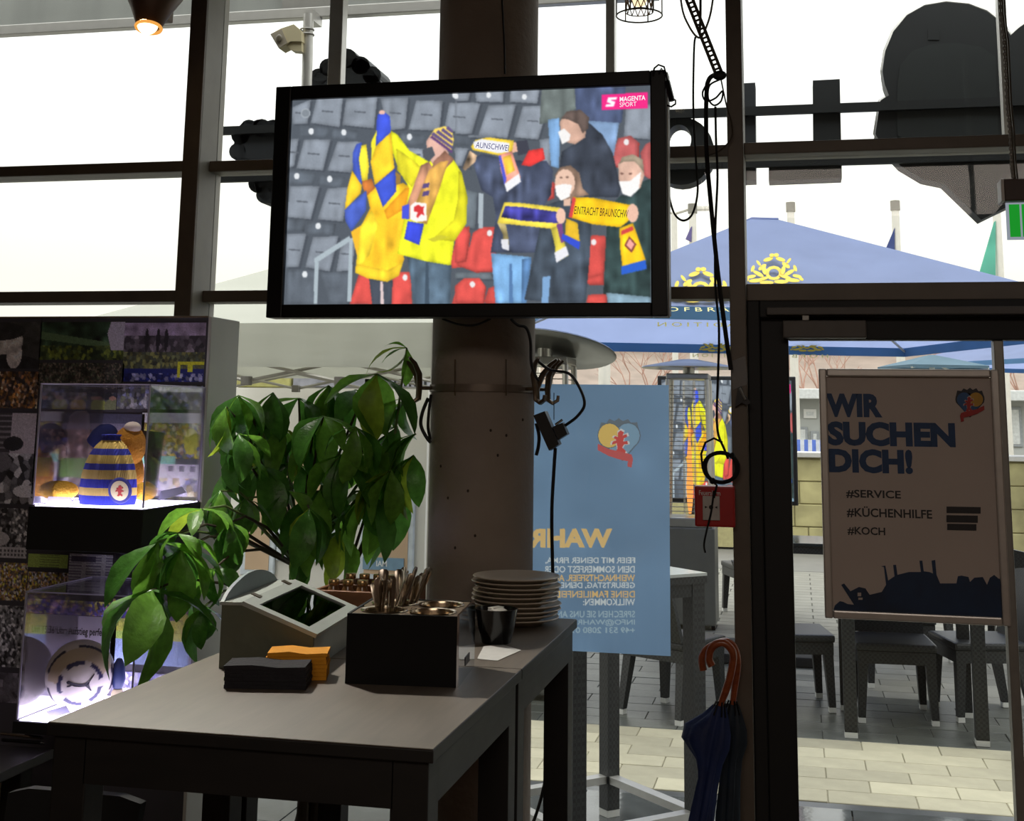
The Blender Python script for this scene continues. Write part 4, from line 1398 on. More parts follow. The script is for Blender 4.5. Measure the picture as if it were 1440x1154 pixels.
MB().tube([Vector((-2.52, 3.72, 0.55)), Vector((-2.51, 3.72, 0.66)), Vector((-2.46, 3.72, 0.69)), Vector((-2.41, 3.72, 0.66)), Vector((-2.40, 3.72, 0.55))], 0.006, 6).build('bag_handle', MATS['pale_bag_plastic'], bag, smooth=True)
# ------------------------------------------------------------------ photo board
YBF = 3.98
BX0, BX1, BZ = -3.3, -1.907, 2.032
bd = thing('photo_board', ((BX0 + BX1) / 2, 4.09, 0), 'tall display board covered with football photographs', 'display board')
MB().box((BX0, YBF, 0.013), (BX1 - 0.012, 4.20, BZ)).build('board_body', mat('board_grey', (70, 68, 74), 0.7, 0, 0.05, 8), bd)
MB().bbox((BX1 - 0.0118, YBF - 0.002, 0.013), (BX1, 4.203, BZ + 0.004), 0.003).build('side_board', mat('pale_grey_laminate', (200, 200, 192), 0.6, 0, 0.03, 8), bd, label='plain pale grey side of the board')
MB().bbox((BX0, YBF - 0.004, BZ - 0.0), (BX1 - 0.0125, 4.20, BZ + 0.006), 0.002).build('top_edge', mat('warm_edge_wood', (96, 78, 54), 0.6), bd)
m_photo = print_mat('photo_print', 0, 0.45)
YEL, BLU, GRY, WHT, GRN = (196, 172, 62), (50, 66, 150), (110, 108, 110), (196, 192, 190), (70, 98, 60)
BW = [(40, 40, 42), (90, 90, 92), (150, 150, 150), (200, 200, 200), (60, 60, 62)]
CR = [YEL, (170, 140, 60), (140, 100, 70), (190, 160, 140), (60, 60, 70), WHT, (84, 70, 60)]
BR = [(150, 104, 52), (120, 80, 50), (70, 56, 50), (180, 150, 120), (50, 44, 44)]


def photo(px0, py0, px1, py1, fn, base=(80, 80, 84), label=None):
    a, b = at(px0, py0, YBF), at(px1, py1, YBF)
    x0, x1 = max(a.x, BX0 + 0.01), min(b.x, BX1 - 0.016)
    w, h = x1 - x0, a.z - b.z
    nx = max(24, int(w * 380)); nz = max(20, int(h * 380))
    c = Canvas(YBF - 0.0025, x0 + 0.002, x1 - 0.002, b.z + 0.002, a.z - 0.002, nx, nz, base)
    fn(c)
    c.C = np.clip(c.C * 1.35, 0, 235)
    c.C *= (1 + 0.06 * rng.standard_normal((nz, nx, 1)))
    c.build('photo', m_photo, bd, label=label)


def f_portrait(c):
    c.C[:] = (52, 52, 50)
    c.disc(0.42, 0.42, 0.30, 0.36, (150, 146, 140)); c.disc(0.35, 0.2, 0.4, 0.2, (40, 40, 40)); c.disc(0.5, 1.0, 0.6, 0.3, (36, 36, 38))
    c.disc(0.6, 0.7, 0.12, 0.3, (170, 164, 158)); c.C *= (1 + 0.15 * c.noise(6)[..., None])


def f_hill(c):
    c.C[:] = (44, 62, 46)
    c.C *= (1 + 0.35 * c.noise(10)[..., None])
    m = (c.t > 0.25 + 0.35 * c.s) & (c.t < 0.45 + 0.3 * c.s); c.C[m] = (78, 100, 70)
    c.crowd([(110, 116, 40), (70, 80, 40), (40, 50, 34)], 4, 0.62, 1.0, 0.7)
    m = (c.s > 0.8) & (c.t < 0.75) & (c.s - 0.8 > 0.12 * abs(c.t - .3)); c.C[m] = (150, 146, 156)


def f_fans(c):
    c.C[:] = (130, 118, 138)
    c.C *= (1 + 0.12 * c.noise(8)[..., None])
    c.crowd([(60, 56, 60), (120, 112, 120), (84, 78, 86), (40, 40, 42)], 6, 0.22, 0.5, 0.85)
    c.crowd([(110, 112, 60), (84, 92, 60), (60, 68, 52)], 4, 0.5, 0.78, 0.9)
    c.rect(0, 0.78, 1, 1, (30, 36, 90)); c.crowd([(40, 50, 130), (30, 36, 90), (150, 150, 170), (30, 36, 90)], 4, 0.86, 1, 0.8)
    c.rect(0.68, 0.68, 0.71, 0.92, (190, 186, 50)); c.rect(0.68, 0.66, 1, 0.71, (190, 186, 50)); c.rect(0.8, 0.66, 0.86, 0.84, (190, 186, 50))
    for s in (0.28, 0.42, 0.52):
        c.disc(s, 0.3, 0.025, 0.2, (36, 34, 38))


def crowd_fn(pal, k=2, base=(70, 66, 66)):
    def f(c):
        c.C[:] = base
        c.crowd(pal, k, 0, 2, 0.85)
        c.C *= (1 + 0.2 * c.noise(8)[..., None])
    return f


def f_players(c):
    c.crowd([(60, 60, 60), (90, 84, 80), (40, 44, 50), (130, 110, 96)], 6, 0, 0.45, 0.9)
    for k, s in enumerate((0.08, 0.28, 0.52, 0.78, 0.95)):
        col = [(44, 58, 76), (150, 152, 66), (190, 142, 50), (140, 148, 66), (110, 116, 80)][k]
        c.disc(s, 0.78, 0.1, 0.42, col); c.disc(s, 0.34, 0.045, 0.12, (150, 116, 96))


def f_stadium(c):
    c.rect(0, 0, 1, 0.2, (60, 60, 72)); c.rect(0, 0.12, 1, 0.2, (96, 92, 104))
    c.crowd([(140, 104, 96), (100, 74, 76), (170, 140, 130), (70, 56, 60)], 4, 0.2, 0.55, 0.95)
    c.rect(0, 0.55, 1, 0.78, (90, 128, 62)); c.crowd([(120, 96, 84), (160, 130, 112), (60, 60, 74), (180, 170, 165)], 6, 0.78, 1, 0.95)
    c.disc(0.25, 0.72, 0.09, 0.3, (86, 80, 92)); c.disc(0.25, 0.48, 0.05, 0.1, (190, 150, 132)); c.rect(0.4, 0.6, 0.62, 0.75, (120, 74, 74))


def f_bright(c):
    c.rect(0, 0, 1, 0.12, (220, 214, 226))
    c.crowd([YEL, (216, 190, 90), (176, 140, 110), (150, 160, 120), (120, 120, 160)], 4, 0.12, 0.55, 0.95)
    c.rect(0, 0.52, 0.6, 0.62, (120, 176, 150)); c.rect(0, 0.62, 1, 0.8, (206, 176, 182)); c.crowd([(200, 196, 220), (150, 150, 190), (220, 200, 160)], 6, 0.78, 1, 0.9)
    for s in (0.5, 0.68, 0.86):
        c.rect(s, 0.64, s + 0.08, 0.70, (110, 104, 116))
    c.disc(0.85, 0.34, 0.12, 0.16, (226, 196, 70))


def f_bwfan(c):
    c.C[:] = (150, 144, 146)
    c.rect(0.3, 0, 0.55, 0.5, (60, 58, 60))
    for k in range(8):
        c.rect(0.3, 0.02 + k * 0.06, 0.55, 0.04 + k * 0.06, (110, 106, 108))
    c.crowd(BW, 8, 0.45, 1, 0.95); c.disc(0.6, 0.34, 0.16, 0.08, (40, 40, 42)); c.disc(0.3, 0.55, 0.3, 0.12, (90, 88, 90)); c.disc(0.85, 0.86, 0.2, 0.07, (200, 198, 198))


def f_caption(c):
    crowd_fn(BW, 3)(c); c.disc(0.35, 0.62, 0.3, 0.16, (150, 148, 150)); c.rect(0, 0.78, 1, 1, (150, 148, 150))
    for t in (0.83, 0.91):
        m = (c.t > t) & (c.t < t + 0.05) & (np.sin(c.s * 90) > -0.2); c.C[m] = (70, 68, 72)


def f_news(c):
    c.C[:] = (178, 176, 186)
    m = (np.sin(c.t * 90) > 0) & (np.sin(c.s * 14) > -0.75); c.C[m] = (112, 110, 122); c.rect(0.04, 0.06, 0.6, 0.2, (70, 68, 84))


def f_greentext(c):
    c.C[:] = (130, 148, 74)
    m = (np.sin(c.t * 34) > 0.5) & (c.s > 0.3) & (c.s < 0.8); c.C[m] = (84, 98, 56)


def f_lower(c):
    c.crowd([(90, 80, 110), (210, 190, 80), (60, 60, 120), (150, 120, 130)], 6, 0, 0.3, 0.95)
    c.rect(0, 0.3, 1, 0.62, (206, 206, 90)); c.rect(0, 0.3, 0.45, 0.62, (150, 196, 84)); c.crowd([(214, 190, 70), (190, 160, 80), (120, 110, 80)], 4, 0.3, 0.5, 0.6)
    c.rect(0, 0.62, 1, 1, (130, 146, 226))


photo(-30, 452, 56, 519, f_portrait)
photo(58, 452, 174, 507, f_hill)
photo(176, 453, 297, 538, f_fans)
photo(-30, 521, 53, 575, crowd_fn(BR, 3))
photo(55, 509, 174, 548, crowd_fn([(50, 52, 46), (80, 70, 60), (36, 40, 36), (96, 88, 76), (60, 66, 50)], 2))
photo(55, 550, 164, 577, f_players)
photo(166, 540, 295, 577, crowd_fn([(126, 128, 130), (170, 168, 166), (96, 100, 108), (130, 136, 170), (110, 116, 90)], 4))
photo(-30, 579, 49, 710, f_bwfan)
photo(52, 579, 198, 700, f_stadium)
photo(200, 579, 290, 700, f_bright)
photo(-30, 712, 38, 786, f_caption)
photo(-30, 788, 37, 846, crowd_fn(CR, 2))
photo(-30, 848, 35, 940, crowd_fn(BW[:4], 3))
photo(-30, 942, 34, 990, lambda c: (crowd_fn([(90, 88, 96), (110, 106, 116)], 6)(c)))
photo(40, 777, 96, 800, f_greentext)
photo(98, 777, 157, 838, f_news)
photo(159, 777, 196, 838, crowd_fn([(64, 62, 72), (96, 92, 104), (44, 44, 52)], 4))
photo(198, 720, 290, 838, crowd_fn([(96, 96, 100), (60, 60, 66), (130, 128, 134)], 5))
photo(40, 802, 96, 838, crowd_fn(CR, 2))
photo(40, 840, 157, 868, crowd_fn([(120, 100, 170), (84, 80, 150), (190, 150, 130), (90, 80, 110), (200, 180, 90)], 3))
photo(159, 840, 285, 940, f_lower)
photo(40, 870, 157, 1010, lambda c: (crowd_fn([(150, 140, 160), (176, 170, 186), (120, 114, 130)], 6)(c)))
photo(159, 942, 285, 1010, crowd_fn([(150, 150, 200), (120, 120, 180), (190, 184, 200)], 4))


# ------------------------------------------------------------------ lit acrylic display cases
m_acr = glass_mat('acrylic_sheet', (0.985, 0.98, 0.99), 0.75, 0.02, 0.02)
m_acr_edge = mat('acrylic_edge', (210, 206, 222), 0.3, 0, 0.03, 30, trans=0.4)
m_led = emit_mat('led_plate', (226, 218, 255), 8.0)
VX0, VX1, VY0 = -2.285, -1.915, 3.60


def display_case(z0, z1, bz0, label, power):
    t = thing('display_case', ((VX0 + VX1) / 2, (VY0 + YBF) / 2, bz0), label, 'display case', 'lit acrylic display cases')
    y1 = YBF - 0.004
    MB().bbox((VX0 - 0.008, VY0 - 0.006, bz0), (VX1 + 0.004, y1, z0 - 0.004), 0.002).build('base', m_black_matt, t)
    MB().box((VX0 + 0.006, VY0 + 0.006, z0 - 0.0035), (VX1 - 0.006, y1 - 0.006, z0 - 0.001)).build('light_plate', m_led, t, label='glowing white light plate')
    th = 0.003
    for nm, a, b in (('front_sheet', (VX0, VY0, z0), (VX1, VY0 + th, z1)), ('side_sheet', (VX0, VY0 + th, z0), (VX0 + th, y1, z1)),
                     ('side_sheet', (VX1 - th, VY0 + th, z0), (VX1, y1, z1)), ('top_sheet', (VX0, VY0, z1), (VX1, y1, z1 + th))):
        MB().box(a, b).build(nm, m_acr, t)
    e = 0.0035
    for a, b in (((VX0 - .001, VY0 - .001, z0), (VX0 + e, VY0 + e, z1)), ((VX1 - e, VY0 - .001, z0), (VX1 + .001, VY0 + e, z1)),
                 ((VX1 - e, y1 - e, z0), (VX1 + .001, y1, z1)), ((VX0 - .001, VY0 - .001, z1 + .001), (VX1 + .001, VY0 + e, z1 + .001 + e)),
                 ((VX1 - e, VY0, z1 + .001), (VX1 + .001, y1, z1 + .001 + e)), ((VX0 - .001, VY0, z1 + .001), (VX0 + e, y1, z1 + .001 + e)), ((VX0, y1 - e, z1 + .001), (VX1, y1, z1 + .001 + e))):
        MB().box(a, b).build('sheet_edge', m_acr_edge, t)
    return t


zA0, zA1 = 1.434, 1.797
zB0, zB1 = 0.812, 1.176
display_case(zA0, zA1, 1.302, 'upper lit acrylic case with the striped beanie and plush toy', 1)
display_case(zB0, zB1, 0.775, 'lower lit acrylic case with the white football', 1)

# striped beanie
bx = at(147, 700, 3.70).x
by = 3.72
m_bean, nt, out = new_mat('beanie_knit')
N, L = nt.nodes, nt.links
p = N.new('ShaderNodeBsdfPrincipled'); p.inputs['Roughness'].default_value = 0.95
tc = N.new('ShaderNodeTexCoord'); sx = N.new('ShaderNodeSeparateXYZ'); L.new(tc.outputs['Generated'], sx.inputs[0])
rp = N.new('ShaderNodeValToRGB'); rp.color_ramp.interpolation = 'CONSTANT'
els = rp.color_ramp.elements
yel_, blu_ = (*lin((206, 176, 96)), 1), (*lin((40, 48, 156)), 1)
stops = [(0, blu_), (0.13, yel_), (0.24, blu_), (0.36, yel_), (0.49, blu_), (0.58, yel_), (0.70, blu_), (0.79, yel_), (0.91, blu_)]
els[0].position, els[0].color = stops[0]
els[1].position, els[1].color = stops[1]
for ps, cc in stops[2:]:
    e_ = els.new(ps); e_.color = cc
L.new(sx.outputs['Z'], rp.inputs[0]); L.new(rp.outputs[0], p.inputs['Base Color'])
bm_ = N.new('ShaderNodeBump'); bm_.inputs['Strength'].default_value = 0.5; bm_.inputs['Distance'].default_value = 0.003
wv = N.new('ShaderNodeTexWave'); wv.inputs['Scale'].default_value = 60; L.new(tc.outputs['Object'], wv.inputs['Vector']); L.new(wv.outputs['Fac'], bm_.inputs['Height']); L.new(bm_.outputs[0], p.inputs['Normal'])
L.new(p.outputs[0], out.inputs[0])
bn = thing('beanie', (bx, by, zA0), 'blue and yellow striped knitted beanie with round badge', 'beanie')
bprof = [(0.088, 0.0), (0.091, 0.015), (0.090, 0.05), (0.084, 0.09), (0.074, 0.125), (0.061, 0.155), (0.046, 0.178), (0.030, 0.194), (0.024, 0.203), (0.030, 0.212), (0.001, 0.214)]
MB().lathe(bprof, (bx, by, zA0), 64, flute=lambda a, i: 1 + (0.015 + 0.012 * i) * sin(11 * a) * min(1, i / 3), sy=0.75).build('knit_cap', m_bean, bn, smooth=True, angle=80)
bq = at(164, 690, 3.63)
bc_ = Vector((bq.x, by - 0.070, bq.z))
Mb = Matrix.Rotation(radians(90 + 8), 3, 'X')
MB().lathe([(0.001, 0.002), (0.038, 0.002), (0.040, 0), (0.038, -0.002), (0.001, -0.002)], bc_, 28, M=Mb).build('badge', mat('badge_blue', (48, 52, 120), 0.8), bn, smooth=True)
MB().lathe([(0.001, 0.003), (0.030, 0.003), (0.030, 0.0021)], bc_, 28, M=Mb).build('badge_field', mat('badge_cream', (208, 196, 150), 0.8), bn)
lion2d = [(-.5, -.9), (-.2, -.5), (-.3, -.1), (-.75, -.2), (-.7, .05), (-.3, .15), (-.6, .35), (-.45, .5), (-.15, .4), (-.2, .75), (.1, .95), (.4, .8), (.3, .55), (.65, .65), (.75, .45), (.4, .3), (.35, .05), (.75, .1), (.8, -.15), (.4, -.2), (.25, -.45), (.6, -.7), (.5, -.95), (.1, -.75), (-.1, -.95)]
MB().prism([bc_ + Mb @ Vector((x * 0.018, y * 0.018 if False else y * 0.018, 0.0032)) for x, y in lion2d], Mb @ Vector((0, 0, 0.0006))).build('badge_lion', mat('badge_red', (176, 60, 54), 0.8), bn)

# plush toy behind the beanie
pl = thing('plush_toy', (at(165, 690, 3.82).x, 3.86, zA0), 'golden plush animal in a blue cap sitting behind the beanie', 'plush toy')
m_pl = mat('golden_plush', (196, 134, 40), 1.0, 0, 0.15, 40, 0.6, 160)
q = at(173, 632, 3.84); hd = Vector((q.x + 0.022, 3.84, q.z + 0.012))
mb = MB(); mb.sphere((hd.x - 0.02, 3.86, zA0 + 0.085), (0.062, 0.05, 0.085), 20, 12); mb.build('body', m_pl, pl, smooth=True)
MB().sphere(hd, (0.054, 0.05, 0.066), 20, 12).build('head', m_pl, pl, smooth=True)
MB().sphere(hd + Vector((0.012, -0.01, 0.058)), (0.028, 0.025, 0.020), 14, 8).build('pale_tuft', mat('white_plush', (222, 206, 196), 1.0), pl, smooth=True)
for (x, y, Yy) in ((86, 688, 3.74), (204, 690, 3.80)):
    qq = at(x, y, Yy)
    MB().sphere((qq.x, Yy, zA0 + 0.036), (0.058 if x < 100 else 0.036, 0.04, 0.030), 16, 10).build('foot', mat('yellow_plush', (222, 170, 54), 1.0, 0, 0.1, 40, 0.5, 160), pl, smooth=True)
qq = at(140, 612, 3.80)
Mc = Matrix.Rotation(radians(35), 3, 'Y')
MB().lathe([(0.045, -0.03), (0.046, 0.0), (0.036, 0.03), (0.016, 0.046), (0.001, 0.05)], (qq.x, 3.83, qq.z - 0.01), 20, M=Mc).build('cap', mat('navy_plush', (26, 40, 110), 0.95), pl, smooth=True)
# tall pale rounded panel in the case
pn = [at(x, y, 3.90) for x, y in ((96, 712), (94, 650), (95, 600), (98, 585), (106, 578), (118, 577), (123, 582), (124, 600), (122, 650), (120, 712))]
pn = [Vector((v.x, 3.90, max(v.z, zA0 + 0.001))) for v in pn]
MB().prism(pn, (0.0, 0.012, 0)).build('pale_panel', mat('frosted_panel', (206, 190, 178), 0.5, 0, 0.06, 10, trans=0.4), None, label='tall pale round-topped panel standing left in the upper display case', cat='panel')
# cards in the cases
def card(px, Y, z, tilt, m, label, h=0.0):
    pts = [at(x, y, Y) for x, y in px]
    pts = [Vector((v.x, v.y, max(v.z, z + 0.001))) for v in pts]
    return MB().prism(pts, (0, tilt, 0)).build('card', m, None, label=label, cat='card')


m_card_dk = mat('dark_printed_card', (62, 56, 54), 0.5, 0, 0.5, 45)
m_card_lt = mat('pale_card', (190, 188, 214), 0.5, 0, 0.06, 20)
card(((219, 690), (206, 690), (200, 605), (231, 608)), 3.87, zA0, 0.004, m_card_dk, 'dark printed card leaning behind the plush toy')
card(((65, 712), (104, 712), (98, 699), (68, 698)), 3.66, zA0, 0.004, m_card_lt, 'pale name card lying left in the upper display case')
card(((222, 704), (262, 692), (256, 684), (226, 690)), 3.72, zA0, 0.004, m_card_lt, 'pale name card lying right in the upper display case')

# football
fr = 0.103
fq = at(113, 946, 3.76)
fc = Vector((fq.x, 3.76, zB0 + fr + 0.001))
vdir = (EYE - fc).normalized()
uu, vv = 120, 80
xs_ = MB().sphere((0, 0, 0), fr, uu, vv)
fb = thing('football', (fc.x, fc.y, zB0), 'white football with navy ring panels in the lower case', 'football')
me = xs_.mesh('ball_cover', True, 80)
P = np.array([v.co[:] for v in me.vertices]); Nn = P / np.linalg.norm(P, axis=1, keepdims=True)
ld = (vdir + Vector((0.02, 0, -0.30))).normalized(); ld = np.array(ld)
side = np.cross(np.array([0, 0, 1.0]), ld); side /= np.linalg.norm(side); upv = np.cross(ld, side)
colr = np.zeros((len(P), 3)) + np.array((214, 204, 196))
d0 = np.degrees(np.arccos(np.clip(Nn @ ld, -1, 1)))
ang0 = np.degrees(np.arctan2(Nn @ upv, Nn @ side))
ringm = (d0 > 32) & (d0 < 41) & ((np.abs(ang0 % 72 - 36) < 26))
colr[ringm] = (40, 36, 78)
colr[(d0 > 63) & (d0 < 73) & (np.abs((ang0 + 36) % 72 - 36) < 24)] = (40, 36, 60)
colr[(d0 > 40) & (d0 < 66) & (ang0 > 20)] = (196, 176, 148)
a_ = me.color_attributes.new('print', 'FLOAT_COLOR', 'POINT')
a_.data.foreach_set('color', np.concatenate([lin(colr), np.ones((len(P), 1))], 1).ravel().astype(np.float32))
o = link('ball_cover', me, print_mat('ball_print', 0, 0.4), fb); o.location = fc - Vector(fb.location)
cat2d = [(-1.0, .28), (-.86, .40), (-.7, .34), (-.5, .22), (-.1, .12), (.25, .10), (.5, .25), (.75, .55), (.95, .85), (1.05, .92), (1.0, .78), (.82, .5), (.62, .18), (.62, -.05), (.72, -.3), (.85, -.55), (.76, -.58), (.55, -.3), (.35, -.1), (0, -.12), (-.35, -.08), (-.55, .0), (-.7, -.12), (-.95, -.16), (-.92, -.06), (-.75, .02), (-.7, .12), (-.95, .14)]
lp = []
for x, y in cat2d:
    vec = Vector(ld) + Vector(side) * (x * 0.42) + Vector(upv) * (y * 0.36)
    lp.append(fc + vec.normalized() * (fr + 0.0012))
cmid = sum(lp, Vector()) / len(lp)
MB().prism(lp, Vector(ld) * 0.0008).build('leaping_cat_logo', mat('logo_dark', (44, 40, 54), 0.5), fb)
# newspaper clipping card behind the ball, and card in front
cc0, cc1 = at(40, 908, 3.905), at(153, 868, 3.905)
cd = thing('clipping_card', (cc0.x, 3.905, zB0), 'pale newspaper clipping with headline behind the football', 'card')
MB().box((cc0.x, 3.905, zB0 + 0.002), (cc1.x, 3.909, cc1.z)).build('sheet', mat('newsprint', (196, 188, 204), 0.7, 0, 0.05, 20), cd)
text_px('headline', 'Um 15.36 Uhr: Aufstieg perfekt', (44, 878, 150, 892), 3.9042, m_black_print, cd, bold=0.015)
card(((72, 1014), (98, 1002), (92, 992), (64, 1000)), 3.64, zB0, 0.004, m_card_lt, 'pale name card lying in front of the football')
sv = thing('small_trophy', (at(166, 960, 3.80).x, 3.80, zB0), 'small pale and blue figurine right of the football', 'figurine')
q = sv.location
MB().lathe([(0.022, 0.001), (0.024, 0.02), (0.018, 0.05), (0.014, 0.06), (0.001, 0.062)], q, 16).build('pedestal', mat('cream_pedestal', (220, 206, 170), 0.5), sv, smooth=True)
MB().lathe([(0.014, 0.0625), (0.022, 0.09), (0.018, 0.13), (0.008, 0.15), (0.001, 0.152)], q, 16).build('figure', mat('blue_figure', (40, 52, 96), 0.4), sv, smooth=True)
# small lamps inside the cases
for z, lbl in ((zA1, 'case_lamp_light'), (zB1, 'case_lamp_light')):
    pass

# ------------------------------------------------------------------ potted money tree
pot = Vector((-1.62, 4.26, 0))
pt = thing('potted_money_tree', pot, 'leafy green potted money tree between display board and column', 'plant')
MB().lathe([(0.10, 0.013), (0.11, 0.013), (0.15, 0.30), (0.165, 0.31), (0.165, 0.34), (0.15, 0.34), (0.14, 0.31), (0.001, 0.30)], pot, 32).build('pot', mat('grey_pot', (70, 68, 66), 0.6), pt, smooth=True)
MB().lathe([(0.139, 0.302), (0.09, 0.316), (0.001, 0.318)], pot, 24).build('soil', mat('potting_soil', (44, 32, 24), 1.0, 0, 0.3, 60, 0.6, 80), pt, smooth=True)
m_leaf = mat('leaf_green', (116, 170, 62), 0.38, 0, 0.25, 9, 0.2, 25, trans=0.52)
m_leaf_d = mat('leaf_dark_green', (82, 136, 54), 0.34, 0, 0.25, 9, 0.2, 25, trans=0.45)
m_leaf_y = mat('leaf_yellow_green', (160, 186, 60), 0.42, 0, 0.2, 9, 0.2, 25, trans=0.55)
m_stem = mat('brown_stem', (58, 46, 30), 0.7, 0, 0.2, 30)
m_pet = mat('green_petiole', (96, 116, 62), 0.5, 0, 0.15, 30)


def leaf_mesh(droop, wid, fold, twist=0.0):
    """unit leaflet along +X, drooping in -Z"""
    prof = [(0.0, 0.02), (0.10, 0.22), (0.26, 0.62), (0.45, 0.95), (0.62, 1.0), (0.78, 0.78), (0.90, 0.42), (1.0, 0.0)]
    vs, fs = [], []
    for i, (u, w) in enumerate(prof):
        a = droop * u
        cx, cz = (sin(a) / droop, -(1 - cos(a)) / droop) if droop > 1e-3 else (u, 0)
        hw = w * wid * 0.5
        tw = twist * u
        for k, s in enumerate((-1, -0.5, 0, 0.5, 1)):
            y = s * hw
            dz = fold * abs(s) * hw + 0.012 * sin(9 * u + 3 * s)
            vs.append(Vector((cx, y * cos(tw) - dz * sin(tw), cz + dz * cos(tw) + y * sin(tw))))
    n = 5
    for i in range(len(prof) - 1):
        for k in range(n - 1):
            fs.append((i * n + k, i * n + k + 1, (i + 1) * n + k + 1, (i + 1) * n + k))
    return MB().add(vs, fs)


LM = []
for k in range(9):
    mb = leaf_mesh(0.8 + 0.13 * k, 0.33 + 0.03 * (k % 4), 0.35 - 0.05 * (k % 3), 0.25 * (k % 5 - 2))
    me = mb.mesh('leaflet', True, 180)
    me.materials.append((m_leaf, m_leaf_d, m_leaf, m_leaf_d, m_leaf, m_leaf_y, m_leaf_d, m_leaf, m_leaf_d)[k])
    LM.append(me)


def leaflet(base, d, length, roll=0.0, k=None):
    d = d.normalized()
    for u in (0.0, 0.5, 1.0):
        q = base + d * (length * u)
        if (Vector((q.x - pc.x, q.y - pc.y))).length < pr + 0.05 or (q.y > 4.33 and u > 0):
            d = Vector((-abs(d.x) - 0.5, -abs(d.y), d.z)).normalized()
    up = Vector((0, 0, 1))
    if abs(d.z) > 0.93:
        up = Vector((cos(roll * 3), sin(roll * 3), 0.2))
    y = up.cross(d).normalized()
    z = d.cross(y)
    R = Matrix((d, y, z)).transposed() @ Matrix.Rotation(roll, 3, 'X')
    o = link('leaf', LM[int(rng.integers(0, len(LM))) if k is None else k], None, pt)
    o.matrix_local = Matrix.Translation(base - pt.location) @ R.to_4x4() @ Matrix.Diagonal((length, length, length, 1))


# hubs: pixel, depth, leaflet length in m, number, spread kind
hubs = [(530, 526, 4.10, .24, 5, 'd'), (500, 548, 4.20, .20, 5, 'd'), (462, 542, 4.22, .20, 6, 'd'), (470, 560, 4.3, .2, 5, 'd'),
        (420, 560, 4.2, .18, 5, 'd'), (384, 552, 4.1, .20, 6, 'd'), (335, 556, 3.92, .18, 6, 'd'), (352, 580, 4.0, .20, 5, 'd'),
        (318, 572, 3.85, .17, 5, 'd'), (395, 600, 4.15, .22, 6, 'd'), (440, 610, 4.15, .22, 6, 'd'), (480, 640, 4.05, .24, 6, 'd'),
        (530, 620, 4.15, .24, 6, 'd'), (560, 600, 4.25, .22, 6, 'd'), (582, 640, 4.2, .22, 6, 'd'), (520, 690, 4.1, .24, 6, 'd'),
        (570, 690, 4.2, .22, 5, 'd'), (450, 690, 4.1, .23, 6, 'd'), (420, 650, 4.2, .2, 5, 'd'), (365, 655, 4.0, .22, 6, 'd'),
        (330, 640, 3.9, .20, 5, 'd'), (345, 700, 3.9, .16, 5, 'd'), (435, 715, 4.0, .21, 6, 'd'), (480, 745, 4.15, .2, 4, 'd'),
        (255, 772, 3.50, .20, 6, 'd'), (222, 762, 3.48, .22, 5, 'd'), (213, 830, 3.42, .27, 6, 'd'), (284, 716, 3.55, .15, 5, 'f'),
        (250, 750, 3.5, .15, 5, 'f'), (288, 852, 3.55, .17, 6, 'd'), (300, 800, 3.6, .15, 5, 'd'), (310, 690, 3.75, .17, 6, 'd'), (322, 735, 3.7, .17, 5, 'd'),
        (572, 560, 4.22, .2, 5, 'd'), (455, 585, 4.0, .18, 5, 'd'), (500, 600, 4.0, .2, 5, 'd'), (550, 660, 4.05, .22, 5, 'd'), (405, 690, 4.05, .17, 4, 'd'),
        (375, 610, 4.2, .2, 5, 'd'), (585, 610, 4.2, .2, 5, 'd'), (425, 770, 4.1, .16, 4, 'd'), (515, 720, 4.25, .2, 4, 'd'), (335, 610, 3.85, .2, 5, 'd')]
trunk_top = [Vector((-1.62, 4.26, 0.95)), Vector((-1.70, 4.22, 1.05)), Vector((-1.52, 4.24, 1.1)), Vector((-1.66, 4.24, 1.2))]
for k, tt in enumerate(trunk_top):
    b = pot + Vector((0.03 * cos(k * 1.6), 0.03 * sin(k * 1.6), 0.31))
    MB().tube([b, b.lerp(tt, 0.3) + Vector((0.015, 0.01, 0)), b.lerp(tt, 0.65) - Vector((0.01, 0, 0)), tt], [0.022, 0.018, 0.015, 0.011], 9).build('stem', m_stem, pt, smooth=True)
for i, (x, y, Y, Ln, n, kd) in enumerate(hubs):
    h = at(x, y, Y)
    s = min(trunk_top, key=lambda q: (q - h).length)
    mid = s.lerp(h, 0.5) + Vector((0, 0, 0.06 if h.z > s.z else 0.10))
    mid2 = s.lerp(h, 0.8) + Vector((0, 0, 0.05 if h.z > s.z else 0.09))
    MB().tube([s, mid, mid2, h], [0.007, 0.005, 0.004, 0.003], 6).build('petiole', m_pet if i % 2 else m_stem, pt, smooth=True)
    a0 = rng.uniform(0, 6)
    for k in range(n):
        a = a0 + 2 * pi * k / n + rng.uniform(-0.25, 0.25)
        dz = -rng.uniform(0.0, 1.5) if kd == 'd' else rng.uniform(-0.35, 0.1)
        d = Vector((cos(a), sin(a) * 0.7, dz))
        leaflet(h, d, Ln * rng.uniform(0.78, 1.12), rng.uniform(-0.5, 0.5))
# the top shoot with spread leaflets
h = at(572, 489, 4.2)
MB().tube([trunk_top[3], at(552, 640, 4.2), at(562, 560, 4.2), h], [0.008, 0.006, 0.004, 0.003], 6).build('petiole', m_pet, pt, smooth=True)
for (x, y), Lk in (((500, 482), 5), ((545, 470), 2), ((600, 498), 0), ((562, 545), 5), ((582, 540), 4)):
    e = at(x, y, 4.16)
    leaflet(h, e - h, (e - h).length * 1.05, 0.2, Lk)
